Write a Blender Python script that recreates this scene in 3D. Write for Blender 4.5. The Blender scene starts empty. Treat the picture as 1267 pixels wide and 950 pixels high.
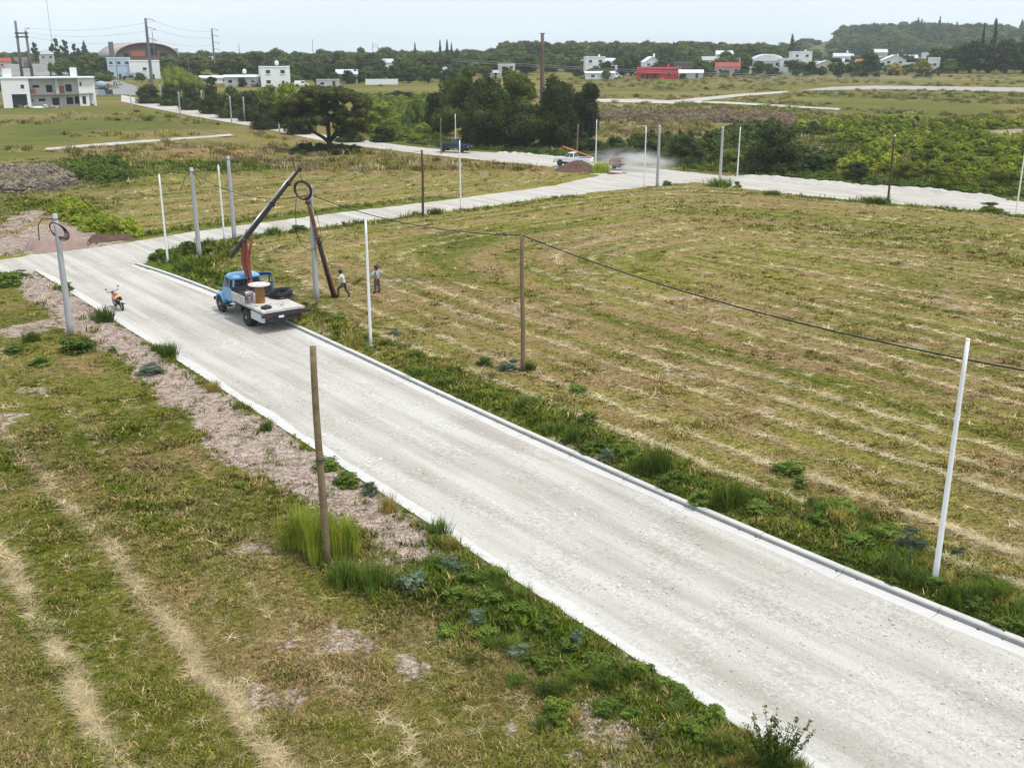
import bpy, math, random
import numpy as np
from mathutils import Vector, Matrix, noise as mnoise

# ------------------------------------------------------------------ scene, camera, sky, sun
SC = bpy.context.scene
COL = SC.collection
random.seed(7)
RNG = np.random.default_rng(7)

cam_data = bpy.data.cameras.new('camera')
cam_data.sensor_width = 36.0
cam_data.lens = 36.51
cam_data.clip_start = 0.5
cam_data.clip_end = 20000
cam = bpy.data.objects.new('camera', cam_data)
COL.objects.link(cam)
cam.location = (0, 0, 14.5)
cam.rotation_euler = (math.radians(90 - 17.656), 0, 0)
SC.camera = cam

SUN_EL, SUN_AZ = 66.0, 118.0          # degrees; azimuth measured from +Y towards +X
world = bpy.data.worlds.new('World')
SC.world = world
world.use_nodes = True
wn = world.node_tree
wn.nodes.clear()
w_out = wn.nodes.new('ShaderNodeOutputWorld')
w_bg = wn.nodes.new('ShaderNodeBackground')
w_sky = wn.nodes.new('ShaderNodeTexSky')
w_sky.sky_type = 'NISHITA'
w_sky.sun_disc = False
w_sky.sun_elevation = math.radians(SUN_EL)
w_sky.sun_rotation = math.radians(SUN_AZ)
w_sky.altitude = 100
w_sky.air_density = 1.0
w_sky.dust_density = 3.0
w_sky.ozone_density = 1.0
w_mix = wn.nodes.new('ShaderNodeMix')          # thin even veil of high cloud over the blue
w_mix.data_type = 'RGBA'
w_mix.inputs['Factor'].default_value = 0.86
w_mix.inputs['B'].default_value = (8.85, 9.9, 10.9, 1)
wn.links.new(w_sky.outputs['Color'], w_mix.inputs['A'])
# the veil is slightly uneven
w_tc = wn.nodes.new('ShaderNodeTexCoord')
w_map = wn.nodes.new('ShaderNodeMapping'); w_map.inputs['Scale'].default_value = (1.5, 1.5, 7.0)
w_ns = wn.nodes.new('ShaderNodeTexNoise'); w_ns.inputs['Scale'].default_value = 1.6; w_ns.inputs['Detail'].default_value = 5
w_rg = wn.nodes.new('ShaderNodeMapRange'); w_rg.inputs['From Min'].default_value = 0.3; w_rg.inputs['From Max'].default_value = 0.7; w_rg.inputs['To Min'].default_value = 0.86; w_rg.inputs['To Max'].default_value = 0.98
wn.links.new(w_tc.outputs['Generated'], w_map.inputs['Vector']); wn.links.new(w_map.outputs['Vector'], w_ns.inputs['Vector'])
wn.links.new(w_ns.outputs['Fac'], w_rg.inputs['Value']); wn.links.new(w_rg.outputs['Result'], w_mix.inputs['Factor'])
wn.links.new(w_mix.outputs['Result'], w_bg.inputs['Color'])
w_bg.inputs['Strength'].default_value = 0.1
wn.links.new(w_bg.outputs['Background'], w_out.inputs['Surface'])

sun_data = bpy.data.lights.new('sun', 'SUN')
sun_data.energy = 2.9
sun_data.angle = math.radians(7)
sun_data.color = (1.0, 0.965, 0.91)
sun = bpy.data.objects.new('sun', sun_data)
COL.objects.link(sun)
_d = Vector((math.sin(math.radians(SUN_AZ)) * math.cos(math.radians(SUN_EL)), math.cos(math.radians(SUN_AZ)) * math.cos(math.radians(SUN_EL)), math.sin(math.radians(SUN_EL))))
sun.rotation_euler = _d.to_track_quat('Z', 'Y').to_euler()

SC.view_settings.view_transform = 'Standard'
SC.view_settings.look = 'None'
SC.view_settings.exposure = 0.08
SC.view_settings.gamma = 1.0
SC.view_settings.use_curve_mapping = False
SC.render.engine = 'CYCLES'
SC.cycles.max_bounces = 4
SC.cycles.diffuse_bounces = 2
SC.cycles.glossy_bounces = 2
SC.cycles.transmission_bounces = 3
SC.cycles.transparent_max_bounces = 6
SC.cycles.volume_bounces = 1
SC.cycles.use_denoising = True
SC.cycles.adaptive_threshold = 0.02
SC.cycles.sample_clamp_indirect = 6

# ------------------------------------------------------------------ survey tables (metres, camera foot at 0,0)
LEFT_KERB = [(-33.08,71.46),(-31.33,69.14),(-29.57,66.82),(-27.82,64.5),(-26.06,62.18),(-24.31,59.86),(-22.56,57.54),(-20.82,55.21),(-19.07,52.89),(-17.33,50.56),(-15.59,48.23),(-13.85,45.9),(-12.12,43.57),(-10.38,41.23),(-8.65,38.9),(-6.92,36.56),(-5.19,34.22),(-3.47,31.88),(-1.74,29.54),(-0.02,27.2),(1.7,24.85),(3.42,22.51),(5.14,20.16),(12.24,10.48),(29.98,-13.71)]
RIGHT_KERB = [(-27.09,73.67),(-25.04,71.55),(-23.06,69.37),(-21.12,67.16),(-19.23,64.91),(-17.38,62.63),(-15.56,60.33),(-13.77,58.01),(-12.0,55.67),(-10.25,53.32),(-8.5,50.96),(-6.76,48.59),(-5.03,46.23),(-3.29,43.87),(-1.54,41.51),(0.22,39.16),(2.0,36.83),(3.79,34.51),(5.6,32.2),(7.45,29.92),(9.31,27.65),(11.21,25.41),(13.15,23.2),(22.95,11.84),(42.58,-10.85)]
CROSS_TOP = [(-46.25,65.18),(-41.85,70.28),(-37.8,75.86),(-35.33,78.46),(-32.56,80.89),(-29.06,85.78),(-23.88,91.95),(-15.1,100.62),(-6.18,108.76),(5.27,121.28),(11.24,131.28)]
CROSS_BOT = [(-44.0,61.79),(-40.37,67.64),(-35.44,70.83),(-32.68,70.28),(-29.07,70.28),(-26.63,72.53),(-27.06,78.8),(-25.26,81.97),(-22.26,85.39),(-13.95,92.64),(-5.71,100.08),(5.7,110.99),(15.26,119.0),(22.63,124.44)]
FAR_TOP = [(-116.03,319.84),(-93.21,285.9),(-74.4,257.39),(-58.71,233.01),(-47.1,211.94),(-29.01,187.7),(-17.59,173.05),(-9.23,164.67),(0.79,159.43),(7.7,151.43),(14.0,144.62),(17.84,139.89),(23.29,134.03),(29.11,127.77),(34.43,122.05),(41.76,116.09),(48.16,110.02),(52.39,106.91),(59.51,100.08),(68.72,91.27)]
FAR_BOT = [(-106.2,292.2),(-85.38,261.38),(-65.75,233.01),(-50.31,211.94),(-40.53,195.3),(-28.71,176.74),(-19.42,166.03),(-11.2,156.9),(-1.52,146.82),(5.02,140.92),(10.73,131.28),(20.79,124.85),(24.43,119.0),(31.42,110.99),(38.06,105.41),(44.21,100.62),(47.96,97.47),(54.25,90.83),(62.58,82.7)]
ASPHALT = [(-127.31,317.99),(-116.7,321.72),(-106.42,316.15),(-115.39,339.51),(-130.12,371.18),(-151.11,409.85),(-174.09,452.64),(-194.64,480.33),(-209.99,491.21),(-239.28,491.21),(-220.69,452.64),(-191.95,448.55),(-174.18,433.29),(-158.77,409.85),(-141.24,378.76),(-127.62,352.41),(-128.38,343.71),(-135.75,339.51)]
PATH = [(-74.08,168.09),(-68.76,175.99),(-61.03,185.27),(-51.65,195.3),(-49.74,191.87),(-59.76,181.32),(-67.1,171.61),(-71.99,164.67)]
LANE1 = [(23.71,302.08),(35.51,302.08),(43.63,295.43),(54.87,308.98),(69.95,325.52),(87.15,339.51),(84.81,330.2),(67.59,314.33),(55.33,298.73),(42.87,282.83),(31.67,287.45),(22.71,289.02)]
LANE2 = [(48.07,295.43),(58.22,290.6),(68.74,279.81),(81.28,265.46),(79.66,260.04),(66.98,272.49),(56.7,282.83),(46.55,285.9)]
GREYLANE = [(89.44,339.51),(107.32,361.55),(123.21,368.72),(169.31,356.92),(205.04,348.01),(186.61,316.15),(158.34,333.38),(121.62,348.01),(102.12,343.71)]
SOIL = [(1,0.7,[(-33.19,68.93),(-32.41,70.28),(-27.27,63.56),(-22.19,56.64),(-18.52,51.45),(-13.14,44.13),(-9.16,38.95),(-7.11,36.43),(-5.64,34.7),(-2.97,30.64),(-1.42,28.06),(-2.1,27.45),(-3.97,28.16),(-5.21,29.93),(-6.32,31.13),(-8.65,33.81),(-10.97,36.1),(-14.34,41.6),(-19.16,48.82),(-25.67,56.82),(-31.02,64.71)]),(1,2,[(-41.2,83.08),(-41.93,89.08),(-41.26,95.0),(-33.9,86.18),(-30.6,83.45),(-33.14,79.14),(-37.95,76.17),(-39.57,74.61),(-42.88,81.24)]),(0.75,1.5,[(-46.8,95.0),(-46.16,101.16),(-42.45,96.97),(-41.93,89.08),(-43.03,86.99)]),(0.7,1.2,[(3.04,23.34),(4.15,21.23),(5.19,19.0),(4.88,17.59),(1.42,17.59),(1.03,19.99),(1.29,21.56)]),(0.5,1.0,[(-0.73,24.95),(0.56,23.73),(1.13,22.24),(-0.27,22.24),(-0.91,23.73)]),(0.6,0.8,[(-8.46,51.45),(-6.93,52.54),(-5.84,50.25),(-7.13,49.24)]),(0.6,0.6,[(11.52,27.0),(12.64,27.75),(13.05,27.0),(12.36,25.61),(11.66,25.83)]),(0.55,0.8,[(-0.11,38.68),(2.72,37.78),(3.85,36.43),(2.88,35.7),(0.53,38.86)]),(0.5,0.6,[(-11.66,55.04),(-10.57,56.46),(-8.44,54.18),(-10.04,53.35)]),(0.45,0.7,[(-26.81,78.8),(-25.69,80.18),(-24.03,78.8),(-24.88,75.54)]),(1,2,[(48.01,174.51),(53.06,180.54),(53.71,166.03),(48.21,148.52),(44.36,146.27),(44.24,158.15)]),(1,2,[(52.16,143.01),(54.28,139.89),(55.02,134.98),(50.36,134.98)]),(1,3,[(90.32,202.45),(106.96,211.94),(97.46,186.89),(88.31,190.19)]),(0.9,3,[(17.57,208.06),(26.05,220.01),(35.06,213.91),(37.6,197.05),(30.74,186.89),(19.71,190.19)]),(0.6,3,[(-70.36,145.17),(-70.63,153.22),(-63.42,141.96),(-62.24,132.19),(-63.42,130.39)]),(0.5,5,[(22.9,285.9),(36.18,289.02),(50.85,285.9),(33.98,271.06),(21.05,257.39)])]
LUSH = [(0.9,2,[(-30.47,83.08),(-24.94,83.08),(-22.06,84.6),(-19.8,73.11),(-14.95,61.79),(-19.36,65.66),(-25.56,73.11)]),(0.8,5,[(-64.46,124.44),(-50.15,113.32),(-40.81,106.91),(-39.87,100.08),(-42.78,95.97),(-47.89,91.27)]),(0.9,5,[(-60.58,148.52),(-51.84,143.01),(-43.54,122.05),(-47.99,119.0)]),(0.9,6,[(-66.41,146.27),(-33.96,146.27),(-31.63,135.93),(-46.19,126.92),(-58.57,133.1)]),(0.8,8,[(-109.44,228.56),(-82.45,252.22),(-52.57,208.06),(-77.43,198.83),(-67.4,148.52),(-78.75,148.52)]),(1,8,[(-50.57,331.39),(-25.72,331.39),(-12.7,228.56),(-11.93,167.4),(-21.72,174.51),(-30.5,208.06)]),(0.9,4,[(14.74,182.1),(40.19,198.83),(63.31,228.56),(115.14,228.56),(55.73,108.13),(34.86,123.64),(23.61,135.93),(15.27,146.27),(8.03,158.15)]),(0.7,4,[(-9.45,168.79),(8.15,160.71),(7.78,153.22),(-9.23,164.67)]),(0.8,10,[(57.3,285.9),(133.37,279.81),(109.44,228.56),(47.82,237.6)]),(0.5,6,[(-26.13,177.49),(-11.83,166.03),(7.55,148.52),(6.71,155.66),(-12.22,171.61)]),(0.75,1.2,[(0.21,39.61),(3.9,36.92),(6.5,32.42),(9.18,28.27),(9.55,30.52),(7.87,32.42),(6.0,34.55),(3.42,38.68),(0.58,42.67)]),(0.7,1.5,[(7.59,33.81),(10.78,31.13),(12.84,28.27),(13.89,24.95),(13.21,23.49),(10.61,26.06),(8.94,28.27)]),(0.9,1,[(-5.69,28.27),(-3.57,26.76),(-1.76,27.75),(0.37,25.61),(2.59,22.97),(2.8,22.07),(1.33,22.42),(-0.7,23.73),(-3.44,25.61),(-5.35,26.29)]),(0.8,0.6,[(2.94,22.42),(4.23,20.59),(4.84,19.41),(4.39,19.41),(3.19,21.23)]),(0.6,3,[(-19.51,36.92),(-14.53,40.58),(-12.64,33.81),(-9.92,27.75),(-12.82,31.13),(-16.34,33.81)]),(0.5,2.5,[(-11.91,32.42),(-9.79,33.81),(-7.77,29.93),(-8.48,27.75)]),(0.4,6,[(13.77,106.91),(43.03,86.99),(36.51,73.11),(18.1,86.99)])]
DRY = [(0.8,6,[(-36.51,103.96),(-36.07,119.0),(-21.8,133.1),(-14.99,119.0),(-25.89,100.08),(-31.56,93.57)]),(0.6,6,[(-60.23,174.51),(-28.63,160.71),(-24.24,148.52),(-49.23,148.52)]),(0.7,3,[(-21.69,83.08),(-11.93,83.08),(-6.68,62.89),(-9.73,56.82),(-16.92,73.11)]),(0.6,4,[(-7.94,65.18),(0.3,56.82),(6.12,44.95),(0.26,50.25),(-6.99,56.82)]),(0.5,5,[(11.6,67.64),(22.2,53.35),(18.98,44.95),(10.84,50.25)]),(0.5,3,[(7.59,36.92),(13.29,33.81),(15.7,28.81),(14.74,26.76),(9.89,31.77)]),(0.6,2,[(-12.43,36.92),(-8.34,32.42),(-4.97,26.76),(-2.49,24.95),(0.12,21.23),(-1.27,18.6),(-3.95,21.56),(-6.91,23.34),(-7.28,27.75)]),(0.5,5,[(0.44,86.99),(19.88,95.97),(24.9,86.99),(3.83,73.11)]),(0.7,8,[(-109.44,228.56),(-77.04,235.29),(-61.6,217.95),(-78.38,193.57)]),(0.7,25,[(32.13,403.75),(226.86,480.32),(175.95,371.18),(101.79,371.18),(24.99,312.53)]),(0.5,10,[(21.3,265.46),(72.49,295.43),(50.69,252.22),(21.85,228.56)]),(0.6,8,[(-4.11,160.71),(-10.62,148.52),(1.69,133.1),(-6.62,116.81),(-19.76,133.1)])]
MAUVE = [(1,7,[(21.21,252.22),(50.69,252.22),(65.13,235.29),(83.41,222.1),(81.41,208.06),(58.82,211.94),(45.19,224.22),(28.23,224.22),(19.26,228.56)]),(0.7,20,[(85.5,429.71),(160.48,461.2),(120.43,386.69),(76.02,381.36)]),(0.8,5,[(-69.15,135.93),(-59.55,137.89),(-50.58,122.05),(-50.15,113.32),(-58.02,113.32)])]
CONC = [(-23.72,54.01,6.42),(-23.25,76.49,6.46),(-22.5,83.83,6.57),(-11.97,62.23,6.87),(16.36,118.26,6.74),(24.6,124.44,6.51)]
WHITE = [(-24.71,73.71,6.25),(-23.22,83.45,5.91),(-7.27,51.6,6.46),(11.95,26.29,7.18),(-4.93,100.08,6.52),(-8.66,163.34,5.79),(11.5,145.17,6.04),(14.87,118.26,6.74),(27.34,127.77,6.21),(47.92,99.02,7.2)]
FENCE = [(-96.02,271.06,3.15),(-92.23,282.83,4.91),(-77.31,249.69,4.9),(-73.11,253.5,5.06),(-56.63,215.92,5.83),(-56.56,226.38,5.12),(-42.98,197.05,2.47)]
WOOD = [(-5.49,27.65,6.64),(0.48,47.07,6.58),(-8.13,95.48,6.04),(-10.64,159.43,5.43),(8.69,140.92,5.77),(38.21,106.3,6.74)]
BIGPOLE = [(4.85,174.51,17.25)]
CLUSTER = [(-12.56,193.57,7.92,9.11,'oak'),(-8.03,180.54,13.37,10.98,'poplar'),(-3.54,168.79,11.34,9.77,'oak'),(0.85,171.61,12.5,9.15,'poplar'),(6.9,166.03,11.87,8.35,'oak'),(11.56,171.61,10.29,6.79,'oak'),(-4.73,170.19,5.4,7.26,'bush'),(2.72,166.03,7.09,9.62,'oak'),(-0.96,168.79,5.24,7.71,'bush'),(8.55,168.79,6.1,9.0,'bush')]
HEDGE = [(-96.22,285.9,5.58,7.31,'bush'),(-87.82,276.85,6.2,7.08,'bush'),(-78.29,262.73,7.22,7.13,'bush'),(-69.97,249.69,7.41,6.78,'bush'),(-61.99,237.6,7.41,6.82,'bush'),(-55.54,228.56,7.31,6.56,'bush'),(-49.07,217.95,9.02,7.26,'limebush'),(-43.89,211.94,9.7,7.38,'limebush'),(-47.84,208.06,6.08,6.3,'bush'),(-39.09,197.05,6.63,5.98,'bush')]
MEADOW = [(-25.32,204.29,5.68,7.43,'limebush'),(-18.87,213.91,5.62,7.45,'willow'),(-21.9,180.54,3.07,4.67,'bush'),(-27.66,180.54,3.47,5.49,'bush'),(-17.02,228.56,5.33,5.87,'willow'),(-32.83,308.98,2.23,6.03,'bush'),(-28.84,298.73,2.59,4.49,'bush')]
WILLOW = [(-112.46,361.55,7.76,12.45,'dome'),(-103.92,343.71,6.65,10.3,'dome')]
TOWN = [(-227.61,520,13.54,4.65,'pine'),(-225.85,540,15.15,6.03,'pine'),(-223.46,545,14.81,6.09,'pine'),(-216.6,540,12.49,5.63,'pine'),(-219.57,560,13.41,8.34,'conifer'),(-168.91,429.71,9.17,7.7,'round'),(-158.39,416.2,8.89,8.7,'round'),(-182.83,430,6.42,2.57,'round'),(-175.44,430,7.03,4.17,'round'),(-228.24,500,4.72,3.73,'round'),(-160.43,339.51,4.88,4.07,'oak'),(-150.54,470,8.36,7.71,'round'),(-156.32,500,10.02,7.45,'round'),(-128.89,430,6.73,13.48,'oak'),(-159.1,560,9.87,10.84,'round'),(-113.08,420,7.31,9.41,'oak'),(-107.71,430,8.56,9.63,'round'),(-111.64,470,9.36,9.11,'oak'),(-129.77,600,10.44,12.51,'round'),(-123.46,620,8.78,10.15,'round'),(-85.27,460,8.55,8.92,'round'),(-85.88,440,5.52,8.54,'oak'),(-73.36,430,7.03,11.56,'oak'),(-112.18,640,10.14,10.48,'round'),(-85.7,560,7.49,10.01,'lime'),(-55.08,386.69,4.98,7.52,'oak'),(-97.13,700,11.17,9.37,'round'),(-78.68,680,12.05,12.14,'round'),(-56.32,440,7.08,11.82,'oak'),(-61.74,540,7.54,9.65,'round'),(-47.49,470,8.03,9.81,'round'),(-41.87,420,6.42,10.04,'oak'),(-34.12,425,6.87,10.79,'oak'),(-111.19,700,9.25,13.54,'round'),(-56.92,640,13.23,2.38,'cypress'),(-42.16,640,14.1,3.33,'cypress'),(-38.4,645,14.59,3.36,'cypress'),(-35.49,640,12.75,2.86,'cypress'),(-32.15,640,10.04,5.72,'round'),(-12.98,520,6.21,11.62,'round'),(2.52,520,9.15,13.17,'round'),(7.69,480,6.16,9.3,'round'),(21.89,520,7.68,13.17,'round'),(26.81,470,5.7,7.71,'oak'),(38.26,440,6.46,7.88,'oak'),(48.44,440,8.95,8.54,'oak'),(55.67,560,9.84,7.51,'pine'),(66.07,470,8.03,7.71,'oak'),(80.34,480,7.51,9.3,'round'),(79.64,440,4.89,5.25,'round'),(107.51,500,8.61,7.45,'round'),(110.31,560,9.06,10.01,'round'),(103.36,455,6.06,6.79,'oak'),(179.4,700,18.86,10.42,'darkconifer'),(209.64,800,15.3,10.71,'round'),(124.06,450,5.87,6.72,'oak'),(136.49,450,5.55,6.04,'oak'),(141.52,450,5.55,6.04,'oak'),(158.0,480,9.55,10.02,'oak'),(158.98,450,5.23,6.72,'lime'),(172.27,455,6.39,8.15,'lime'),(189.26,520,7.68,9.3,'round'),(196.2,500,11.08,12.67,'oak'),(194.63,475,12.29,13.46,'grove'),(198.56,470,13.66,15.42,'grove'),(206.27,470,13.33,15.42,'grove'),(212.73,468,14.33,16.06,'grove'),(221.69,470,13.0,15.42,'grove'),(230.11,470,13.66,15.42,'grove'),(189.8,470,6.37,8.41,'round'),(206.68,480,20.64,3.94,'darkconifer'),(212.56,482,22.67,5.39,'darkconifer'),(283.15,620,16.21,7.38,'pine'),(304.05,650,17.53,7.74,'pine'),(-75.3,422.81,3.93,6.31,'round'),(-68.86,416.2,5.35,6.84,'oak'),(-62.31,409.85,4.1,4.9,'oak'),(-53.55,403.75,5.19,7.24,'round'),(-50.21,416.2,5.94,8.08,'oak'),(-44.55,409.85,5.56,6.74,'oak'),(-36.84,416.2,6.53,8.7,'round'),(-29.52,422.8,5.43,7.58,'oak'),(-22.85,416.2,4.76,6.84,'oak'),(-93.54,386.69,3.6,4.63,'round'),(-87.04,403.75,4.62,4.22,'oak'),(-77.01,409.85,5.56,7.35,'oak'),(-10.41,416.2,5.35,7.46,'round'),(-1.71,416.2,4.76,6.22,'oak'),(26.15,429.71,4.91,6.42,'oak'),(33.76,436.95,4.37,5.22,'round'),(45.29,444.57,5.07,7.3,'oak'),(61.29,452.62,6.12,7.43,'oak'),(77.79,436.95,4.68,7.18,'round'),(88.98,452.62,4.84,5.4,'oak'),(98.9,461.19,5.26,6.19,'oak'),(111.37,470.36,4.36,6.31,'round'),(126.94,480.28,4.79,7.16,'oak'),(131.96,480.29,3.76,5.01,'oak'),(141.98,480.29,4.45,6.45,'round'),(150.77,485.59,3.98,5.79,'oak'),(165.67,491.16,4.55,6.59,'oak'),(170.79,491.16,3.5,5.13,'round'),(189.1,491.17,6.63,8.05,'oak'),(181.05,491.17,3.85,5.86,'oak'),(-74.3,371.18,3.73,5.0,'round'),(-65.69,371.18,5.05,6.67,'oak'),(-60.69,371.18,4.52,5.55,'round'),(-57.48,381.36,4.91,6.28,'oak'),(-47.21,381.36,4.64,6.28,'round'),(-37.16,386.69,5.26,7.52,'oak'),(-29.93,386.69,4.98,6.94,'round'),(-23.02,392.19,5.05,7.04,'oak'),(-17.65,403.75,5.19,7.84,'round'),(-90.27,361.55,3.37,3.79,'oak'),(-110.18,376.2,3.51,5.07,'round'),(-103.18,371.18,3.2,4.44,'oak'),(35.94,412.99,3.69,3.7,'round'),(64.76,409.85,2.64,3.06,'oak'),(79.08,429.71,3.07,3.85,'round'),(112.32,461.19,2.96,4.13,'oak'),(136.25,475.22,2.88,4.25,'round'),(152.73,480.29,3.08,5.01,'oak'),(165.26,480.3,2.74,3.58,'round'),(174.22,480.3,2.74,3.58,'oak')]
MAINTREE = (-28.08,163.34,9.7,15.57,'x')
SCRUB = [(32.61,132.19,6.89,7.91,'bush'),(22.99,141.96,4.45,6.09,'bush'),(18.49,145.17,3.36,5.55,'bush'),(40.56,123.64,2.8,3.8,'bush'),(48.47,116.09,3.17,5.37,'limebush'),(14.37,148.52,3.87,5.0,'bush'),(37.69,132.19,2.78,4.06,'bush'),(28.3,135.93,3.26,4.59,'limebush'),(45.7,122.05,2.95,3.76,'limebush'),(53.84,116.09,2.9,5.37,'limebush'),(11.65,158.15,2.83,5.31,'bush')]
THICKET_L = [(13.35,156.9),(22.48,177.49),(36.21,193.57),(49.89,208.06),(56.25,202.45),(55.56,177.49),(42.31,134.03),(38.73,137.89),(29.17,143.01),(19.19,150.84)]
THICKET_R = [(59.6,224.22),(79.1,224.22),(92.58,215.92),(115.14,228.56),(61.79,113.32),(53.21,122.05),(48.07,128.63),(41.79,134.03),(54.89,177.49),(55.27,198.83)]
THICKET_HOLES = [[(48.25,180.54),(54.87,186.89),(54.22,166.03),(47.25,144.08),(42.62,144.08),(42.31,153.22)],[(51.99,144.08),(55.74,140.92),(54.93,132.19),(48.66,133.1)],[(90.04,204.29),(116.52,217.95),(98.62,183.67),(85.38,185.27)],[(17.09,211.94),(26.54,224.22),(41.16,211.94),(38.49,190.19),(29.72,180.54),(17.66,183.67)]]
REEDS = [(21.21,252.22),(50.69,252.22),(65.13,235.29),(83.41,222.1),(81.41,208.06),(58.82,211.94),(45.19,224.22),(28.23,224.22),(19.26,228.56)]
BRUSH = [(-68.22,134.03),(-60.6,137.89),(-51.21,123.64),(-49.85,114.69),(-57.04,111.32)]
LEFTGREEN = [(-58.95,143.01),(-53.7,145.17),(-44.56,123.64),(-47.65,120.51),(-52.82,126.92)]
LEFTYEL = [(-43.05,96.97),(-43.47,102.26),(-37.02,93.57),(-31.35,86.99),(-30.73,83.83),(-34.27,85.39)]
UNDERTREE = [(-34.31,163.34),(-32.47,171.61),(-24.24,168.79),(-22.15,158.15),(-27.16,155.66),(-32.51,155.66)]
MEADOWPOLY = [(-45.4,312.53),(-24.84,319.84),(-12.7,228.56),(-11.75,174.51),(-22.44,180.54),(-29.71,208.06)]
WEEDS = [(-22.0,50.7,1.12,2.13,'leafy'),(-17.07,46.94,0.56,1.61,'blue'),(-22.96,56.64,0.86,1.45,'spiky'),(-28.35,64.71,0.65,1.13,'leafy'),(-32.5,65.9,1.1,1.67,'leafy'),(-33.2,69.2,0.57,1.2,'blue'),(-9.83,39.04,0.44,0.58,'spiky'),(-13.26,43.9,0.6,0.72,'dryspiky'),(-6.71,35.0,0.56,1.12,'leafy'),(-5.75,33.46,0.65,1.02,'leafy'),(-4.86,32.69,0.58,0.72,'blue'),(-4.06,31.26,0.67,0.69,'dryspiky'),(-6.48,28.81,1.3,1.24,'tall'),(-5.66,28.06,1.58,1.33,'tall'),(-5.08,28.27,1.13,1.07,'tall'),(-4.71,26.29,0.87,0.92,'spiky'),(-3.88,25.92,1.0,1.04,'spiky'),(-2.76,25.97,0.86,1.09,'blue'),(-1.72,27.0,0.69,1.03,'blue'),(-1.17,26.06,0.62,1.0,'leafy'),(-0.63,25.3,0.65,1.02,'leafy'),(0.14,24.62,0.55,1.0,'leafy'),(0.81,23.81,0.53,0.97,'leafy'),(1.61,23.04,0.65,0.62,'blue'),(1.35,22.78,0.47,0.93,'leafy'),(2.21,22.17,0.54,0.99,'leafy'),(-0.93,24.33,0.45,0.77,'blue'),(-0.7,23.53,0.44,0.83,'leafy'),(-0.17,47.33,0.81,1.16,'blue'),(0.83,47.2,0.48,0.77,'spiky'),(2.94,44.01,0.53,0.94,'leafy'),(2.37,37.69,0.66,0.82,'spiky'),(3.21,36.76,0.64,0.86,'leafy'),(3.53,35.86,0.57,0.72,'blue'),(4.34,35.86,0.57,0.96,'leafy'),(5.16,34.4,1.09,0.98,'spiky'),(5.57,33.24,0.83,1.01,'leafy'),(4.56,34.7,0.67,0.76,'spiky'),(6.3,31.9,0.57,0.92,'leafy'),(7.3,31.64,0.96,1.08,'spiky'),(8.07,31.13,0.56,1.22,'leafy'),(9.92,34.55,0.67,1.34,'leafy'),(9.73,30.22,0.54,1.19,'leafy'),(10.57,28.81,0.52,1.14,'leafy'),(10.78,31.13,0.61,1.33,'leafy'),(12.13,28.59,0.93,1.18,'blue'),(11.67,29.47,0.53,1.01,'leafy'),(13.45,28.27,0.36,0.49,'blue'),(12.53,24.95,0.46,0.88,'leafy'),(13.03,24.12,0.4,0.85,'leafy'),(-6.22,53.85,0.5,0.95,'blue'),(-2.71,45.19,0.39,0.81,'leafy'),(-1.31,48.14,0.49,0.86,'leafy'),(-9.79,57.19,0.48,1.01,'leafy'),(-24.24,76.81,1.27,1.81,'leafy'),(-25.92,74.92,0.87,1.42,'leafy'),(-22.86,77.47,0.77,1.46,'leafy'),(-17.87,67.64,0.68,1.61,'leafy'),(-19.76,86.18,0.71,1.48,'spiky'),(-18.14,88.24,0.72,1.65,'leafy'),(-8.93,96.97,0.63,1.51,'spiky'),(-7.23,97.47,0.64,1.67,'spiky'),(23.51,119.0,0.96,3.12,'spiky'),(17.66,119.75,0.77,1.29,'leafy'),(25.53,119.0,1.06,1.1,'leafy'),(36.74,105.12,0.68,3.25,'spiky'),(45.46,99.02,1.13,2.31,'leafy'),(27.64,111.32,0.54,2.06,'spiky'),(-24.96,50.25,0.6,1.22,'leafy'),(-22.83,48.14,0.58,1.17,'leafy'),(-17.43,50.25,0.43,0.81,'spiky'),(-25.16,52.54,0.62,0.93,'spiky'),(-1.65,23.73,0.4,0.76,'leafy'),(0.13,22.78,0.43,0.73,'blue')]
SAPLING = (5.46,18.29)
MOTO = ((-23.04,59.91),(-24.55,62.66))
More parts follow.
